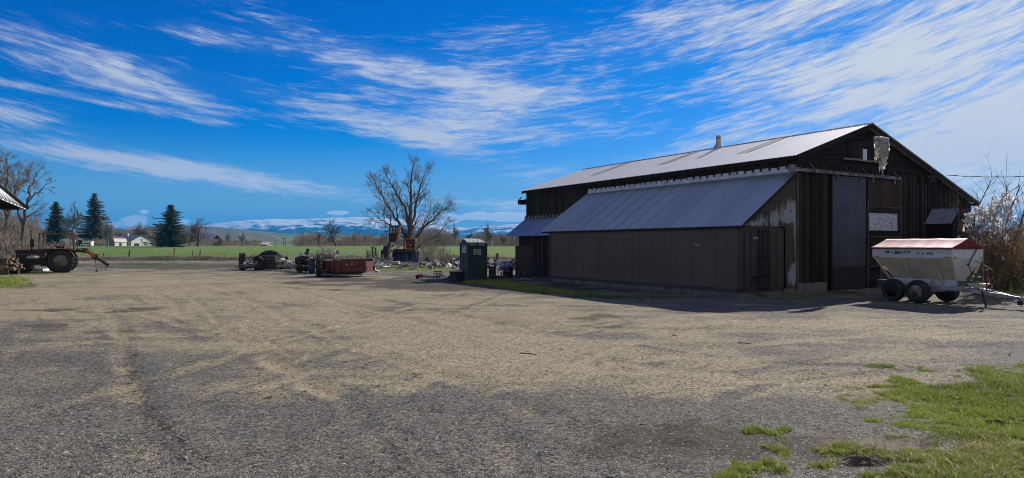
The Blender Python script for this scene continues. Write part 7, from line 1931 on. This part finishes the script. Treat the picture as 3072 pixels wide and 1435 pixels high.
mb.build('lettering', M_FDARK, e); MB().box(.1,3.7,.1,1.7,0,.72).build('undercarriage', M_FDARK, e)
# vehicles
b_ = field_base(240, 285); e = thing('suv', 'white station wagon parked in front of the hoop shed', 'car', b_, radians(4))
MB().prism([(0,.35),(4.7,.35),(4.7,.95),(4.55,1.0),(4.25,1.55),(1.9,1.6),(1.2,1.05),(.05,.9)], lambda a,b_: (a,0,b_), lambda a,b_: (a,1.7,b_)).build('body', M_FWHITE, e)
MB().prism([(1.45,1.08),(2.4,1.08),(2.4,1.50),(1.95,1.50)], lambda a,b_: (a,-.02,b_), lambda a,b_: (a,0,b_)).prism([(2.52,1.08),(3.3,1.08),(3.3,1.48),(2.52,1.5)], lambda a,b_: (a,-.02,b_), lambda a,b_: (a,0,b_)).prism([(3.42,1.08),(4.3,1.08),(4.1,1.46),(3.42,1.48)], lambda a,b_: (a,-.02,b_), lambda a,b_: (a,0,b_)).build_islands('side_window', M_FDARK, e)
for x_ in (.9, 3.8):
    t_ = MB().lathe([(.33,-.1),(.36,-.05),(.36,.1)], 16, (x_,.05,.36), 'y').build('wheel', M_FDARK, e)
for (px, top, lab) in ((132,730,'white pickup seen under the tractor canopy, left one'),(152,731,'white car seen under the canopy beside the pickup'),(196,730,'white car seen through the right frame of the canopy')):
    b_ = field_base(px, 300); e = thing('parked_car', lab, 'car', b_, radians(8), 'cars parked beyond the field')
    MB().prism([(0,.3),(3.6,.3),(3.6,.9),(2.9,1.0),(2.4,1.45),(1.2,1.45),(.8,.95),(0,.85)], lambda a,b_: (a,0,b_), lambda a,b_: (a,1.6,b_)).build('body', M_FWHITE, e)
    MB().prism([(1.0,.98),(2.65,.98),(2.3,1.38),(1.3,1.38)], lambda a,b_: (a,-.02,b_), lambda a,b_: (a,0,b_)).build_islands('side_window', M_FDARK, e)
    for x_ in (.7,2.9): MB().lathe([(.27,-.06),(.3,-.03),(.3,.1)], 14, (x_,.03,.3), 'y').build('wheel', M_FDARK, e)
b_ = field_base(275, 290); e = thing('rail_fence', 'brown rail fence left of the gambrel barn', 'fence', b_)
mb = MB()
for z_ in (.4,.8,1.15): mb.box(0,6.2,-.03,.03,z_-.05,z_+.05)
mb.build_islands('rail', M_RUST, e)
for k in range(5): MB().box(1.5*k,1.5*k+.14,-.06,.06,0,1.3).build('post', M_LUMBERD, e)
b_ = field_base(505, 330); e = thing('rail_fence', 'dark board fence right of the third conifer', 'fence', b_)
MB().box(0,6.5,-.03,.03,.2,.5).box(0,6.5,-.03,.03,.75,.95).build_islands('rail', M_FDARK, e)
for k in range(5): MB().box(1.6*k,1.6*k+.14,-.06,.06,0,1.0).build('post', M_FDARK, e)
# poles
GU = 'utility poles and lamps beyond the field'
for (px, top, Y, arm, lab) in ((826,722,340,0,'thin utility pole with a long low rail beside it'),(851,713,340,2,'utility pole with a crossarm beyond the field'),(856,718,342,0,'bare pole close right of the crossarm pole'),(392,706,326,0,'dark pole standing at the corner of the white farmhouse'),(472,700,300,0,'thin pole left of the dark broad conifer')):
    b_ = field_base(px, Y); h = EYE + (735-top)/F*Y - b_.z; e = thing('utility_pole', lab, 'pole', b_, 0, GU)
    MB().tube([(0,0,0),(0,0,h)], [.16,.11], 7).build('shaft', M_LUMBERD, e)
    if arm: MB().box(-arm*.75,arm*.75,-.06,.06,h-.7,h-.5).build('crossarm', M_LUMBERD, e)
for (px, top, Y, lab) in ((784,720,335,'street lamp with a pale head over the long white shed'),(874,720,360,'pale headed lamp right of the utility poles')):
    b_ = field_base(px, Y); h = EYE + (735-top)/F*Y - b_.z; e = thing('street_lamp', lab, 'lamp', b_, 0, GU)
    MB().tube([(0,0,0),(0,0,h)], .09, 6).build('shaft', M_LUMBERD, e); MB().rbox((.35,0,h),(.7,.3,.3)).build('lamp_head', M_FROOFW, e)
b_ = field_base(827, 338); tag(MB().box(0,4.2,-.05,.05,1.4,1.6).box(0,.1,-.05,.05,0,1.5).box(4.1,4.2,-.05,.05,0,1.5).build('goal_rail', M_FROOFW, loc=b_), 'pale horizontal rail between the two utility poles', 'rail')
for k, px in enumerate((915, 923)):
    p = at(px, 705, 1500); tag(MB().lathe([(3.0,0),(3.0,5),(1.5,7)], 12).build('silo', M_FWHITE, loc=(p.x, 1500, p.z-3)), ['left one of the two tiny white silos on the far hillside','right one of the two tiny white silos on the far hillside'][k], 'silo', 'silos on the hillside')
p = at(1478, 742, 300); tag(MB().lathe([(.7,0),(.6,1.2),(.15,2.4)], 10).build('white_tank', M_FWHITE, loc=(p.x, 300, 1.3)), 'small white cone shaped marker at the far edge of the field', 'marker')

# ------------------------------------------------------------------ overgrown bush with torn plastic at the right
r = random.Random(31); Yq = 27.0
stem = MB(); twig = MB(); leaf = MB()
LP = []
def stemline(p, d, L, rad, lvl):
    pts = [p]; q = p
    for i in range(5): d = (d + Vector((r.gauss(0,.14), r.gauss(0,.14), r.gauss(0,.10)+.03))).normalized(); q = q + d*L/5; pts.append(q)
    (stem if lvl == 0 else twig).tube(pts, [rad*(1-.16*i) for i in range(6)], 5 if lvl == 0 else 3, cap=False)
    if lvl < 2:
        for k in range(5 if lvl == 0 else 3):
            i = r.randint(1,4); nd = (d + Vector((r.gauss(0,.6), r.gauss(0,.5), r.gauss(.1,.45)))).normalized(); stemline(pts[i], nd, L*r.uniform(.3,.5), max(.004, rad*.45), lvl+1)
    for q in pts[1:]: LP.append(q)
for k in range(150):
    px = r.gauss(3010, 75) if k < 110 else r.uniform(3040, 3300); Y = Yq + r.uniform(-1.6, 4.0)
    if px < 2905: px = 2905 + r.random()*60
    X = (px-CX)/F*Y; h = r.uniform(1.6, 3.6)*(1 if px > 2960 else .8); ln = Vector((r.gauss(.20,.28), r.gauss(0,.2), 1)).normalized()
    stemline(Vector((X, Y, 0)), ln, h, r.uniform(.012,.030), 0)
for (pts, rad) in (([(2925,880),(2930,800),(2926,720),(2922,660),(2924,640)], .05), ([(2960,880),(2985,800),(3010,700),(3035,620),(3060,560)], .045), ([(2990,880),(2960,780),(2952,700),(2945,640)],.04), ([(2950,760),(2900,700),(2870,640),(2860,610)],.02), ([(2925,640),(2945,600),(2965,560),(2972,545)],.022), ([(3020,880),(3030,780),(3045,720),(3072,640),(3090,580)],.05),
                  ([(3000,720),(3015,640),(3020,580),(3018,548)],.016), ([(2940,700),(2980,640),(3010,590),(3060,556)],.016), ([(2925,690),(2890,660),(2878,600)],.014)):
    P = [at(x, y, Yq + .5*sin(i*1.7)) for i, (x, y) in enumerate(pts)]; stem.tube(P, [rad*(1-.14*i) for i in range(len(P))], 6, cap=False)
    for j in range(len(P)-1):
        for _ in range(4): stemline(P[j].lerp(P[j+1], r.random()), Vector((r.gauss(.15,.5), r.gauss(0,.4), r.uniform(.2,1))).normalized(), r.uniform(.5,1.3), .010, 1)
for q in LP:
    zt = q.z
    n = 4 if .3 < zt < 2.1 else (2 if zt < 2.7 else 0)
    for _ in range(n):
        if r.random() < .12: continue
        c_ = q + Vector((r.gauss(0,.14), r.gauss(0,.14), r.gauss(0,.12))); s_ = r.uniform(.022,.05)
        if c_.z < .05: continue
        a = Vector((r.gauss(0,1), r.gauss(0,1), r.gauss(0,1))).normalized()*s_; b2 = a.orthogonal().normalized()*s_*.6
        o = len(leaf.v); leaf.v += [tuple(c_-a), tuple(c_+b2), tuple(c_+a), tuple(c_-b2)]; leaf.f.append((o,o+1,o+2,o+3))
bush = thing('overgrown_bush', 'tangled leafless bush with orange and brown leaves right of the spreader', 'bush', (0,0,0))
stem.build('stems', M_BARKD, bush); twig.build('twigs', barkmat('bush_twigs', (.10,.085,.075), (.30,.265,.24)), bush)
m, nt, b = newmat('autumn_leaf'); g = nt.nodes.new('ShaderNodeNewGeometry'); rp = E(nt, g.outputs['Random Per Island']); P = coords(nt, 'Object'); x, y, z = sep(nt, P)
n1 = noise(nt, P, .9, 3)
c = mixc(nt, (rp*.8 + (n1-.5)*1.4 + (z-1.6)*.25).step(.2,.8), (.22,.22,.09), (.60,.28,.10)); c = mixc(nt, (rp*5.1).f('FRACT').step(.6,.65)*.7, c, (.24,.13,.07)); c = mixc(nt, (rp*9.7).f('FRACT').step(.86,.9), c, (.50,.50,.18))
nt.links.new(c, b.inputs['Base Color']); b.inputs['Roughness'].default_value = .6
t = nt.nodes.new('ShaderNodeBsdfTranslucent'); nt.links.new(c, t.inputs[0]); mx = nt.nodes.new('ShaderNodeMixShader'); mx.inputs[0].default_value = .5
nt.links.new(b.outputs[0], mx.inputs[1]); nt.links.new(t.outputs[0], mx.inputs[2]); nt.links.new(mx.outputs[0], nt.nodes['Material Output'].inputs[0])
leaf.build('leaves', m, bush)
brush('brush', 'pale leafless twigs against the sky at the right edge', [(3030,3300,29,36,2.2,3.9,150)], M_THICK, 44, fork=9, wmul=.8)
# torn plastic caught in the bush
M_RAG2 = cloth('torn_film', (.85,.85,.85), (.55,.56,.60), .55)
def shred(px0, py0, px1, py1, Y, n, seed, holes=.2, amp=.16):
    r = random.Random(seed); mb = MB(); P0, P1 = at(px0, py0, Y), at(px1, py1, Y); nx = n; nz = n; o = 0
    for i in range(nx+1):
        for j in range(nz+1):
            u, w = i/nx, j/nz; x = P0.x + (P1.x-P0.x)*u; z = P0.z + (P1.z-P0.z)*w
            x += .10*sin(9*w+seed+4*u) + r.gauss(0,.02); z += .10*sin(8*u+seed*2) - .10*abs(sin(5*u)); y = Y + amp*sin(11*u+5*w+seed) + amp*.7*sin(7*w-3*u) + r.gauss(0,.03)
            mb.v.append((x, y, z))
    for i in range(nx):
        for j in range(nz):
            e_ = max(abs(i/nx-.5), abs(j/nz-.5))*2
            if r.random() < holes + .5*e_**4: continue
            a = i*(nz+1)+j; mb.f.append((a, a+nz+1, a+nz+2, a+1))
    for k in range(n//2):
        c_ = Vector(mb.v[r.randrange((nx+1)*(nz+1))]); o = len(mb.v); L = r.uniform(.1,.4); w = r.uniform(.015,.05)
        mb.v += [tuple(c_), tuple(c_+Vector((w,0,0))), tuple(c_+Vector((w+r.gauss(0,.1), r.gauss(0,.05), -L))), tuple(c_+Vector((r.gauss(0,.1), 0, -L)))]; mb.f.append((o,o+1,o+2,o+3))
    return mb
GS = 'torn plastic caught in the bush'
for (a, lab) in (((2970,608,3030,740,26.6,30,1,.22,.16),'grey translucent plastic shred, widest piece in the middle of the bush'),((3000,572,3048,660,26.9,24,2,.35,.14),'white tattered plastic reaching up to the right in the bush'),((2942,610,2985,665,26.5,20,3,.25,.12),'white plastic shred draped high against the barn eave'),
        ((2912,660,2958,708,26.4,18,4,.05,.05),'blue-grey plastic sheet hanging low left in the bush'),((2896,636,2915,664,26.3,10,5,.10,.06),'small bright plastic flag at the left of the bush'),((2925,616,2946,642,26.3,12,6,.20,.08),'small white plastic tuft above the blue-grey sheet'),
        ((2995,700,3022,745,26.2,12,7,.35,.10),'white plastic tail hanging over the orange leaves'),((2940,690,2975,712,26.5,10,8,.2,.06),'pale plastic strip below the blue-grey sheet'),((2975,585,3010,625,27.1,18,9,.4,.12),'thin pale plastic wisp at the top of the bush')):
    o = shred(*a).build('plastic_shred', M_RAG2 if a[6] != 4 else cloth('blue_grey_film', (.26,.28,.42), (.34,.36,.50), .3), smooth=True); tag(o, lab, 'plastic sheet', GS)
# ------------------------------------------------------------------ air
hb = MB().box(-11500, 11500, -250, 11900, -1.6, 480)
m = bpy.data.materials.new('air'); m.use_nodes = True; nt = m.node_tree
nt.nodes.remove(nt.nodes['Principled BSDF'])
pv = nt.nodes.new('ShaderNodeVolumePrincipled'); pv.inputs['Density'].default_value = 1.05e-4
pv.inputs['Color'].default_value = (.015, .42, 1.0, 1); pv.inputs['Anisotropy'].default_value = .1
nt.links.new(pv.outputs[0], nt.nodes['Material Output'].inputs['Volume'])
o = hb.build('haze', m); tag(o, 'thin blue air that fades the far mountains', kind='stuff')
S.cycles.volume_step_rate = 1.0; S.cycles.volume_bounces = 0
S.cycles.max_bounces = 6; S.cycles.diffuse_bounces = 3; S.cycles.transparent_max_bounces = 6
S.cycles.use_denoising = True; S.cycles.denoising_prefilter = 'ACCURATE'; S.cycles.filter_width = 1.0
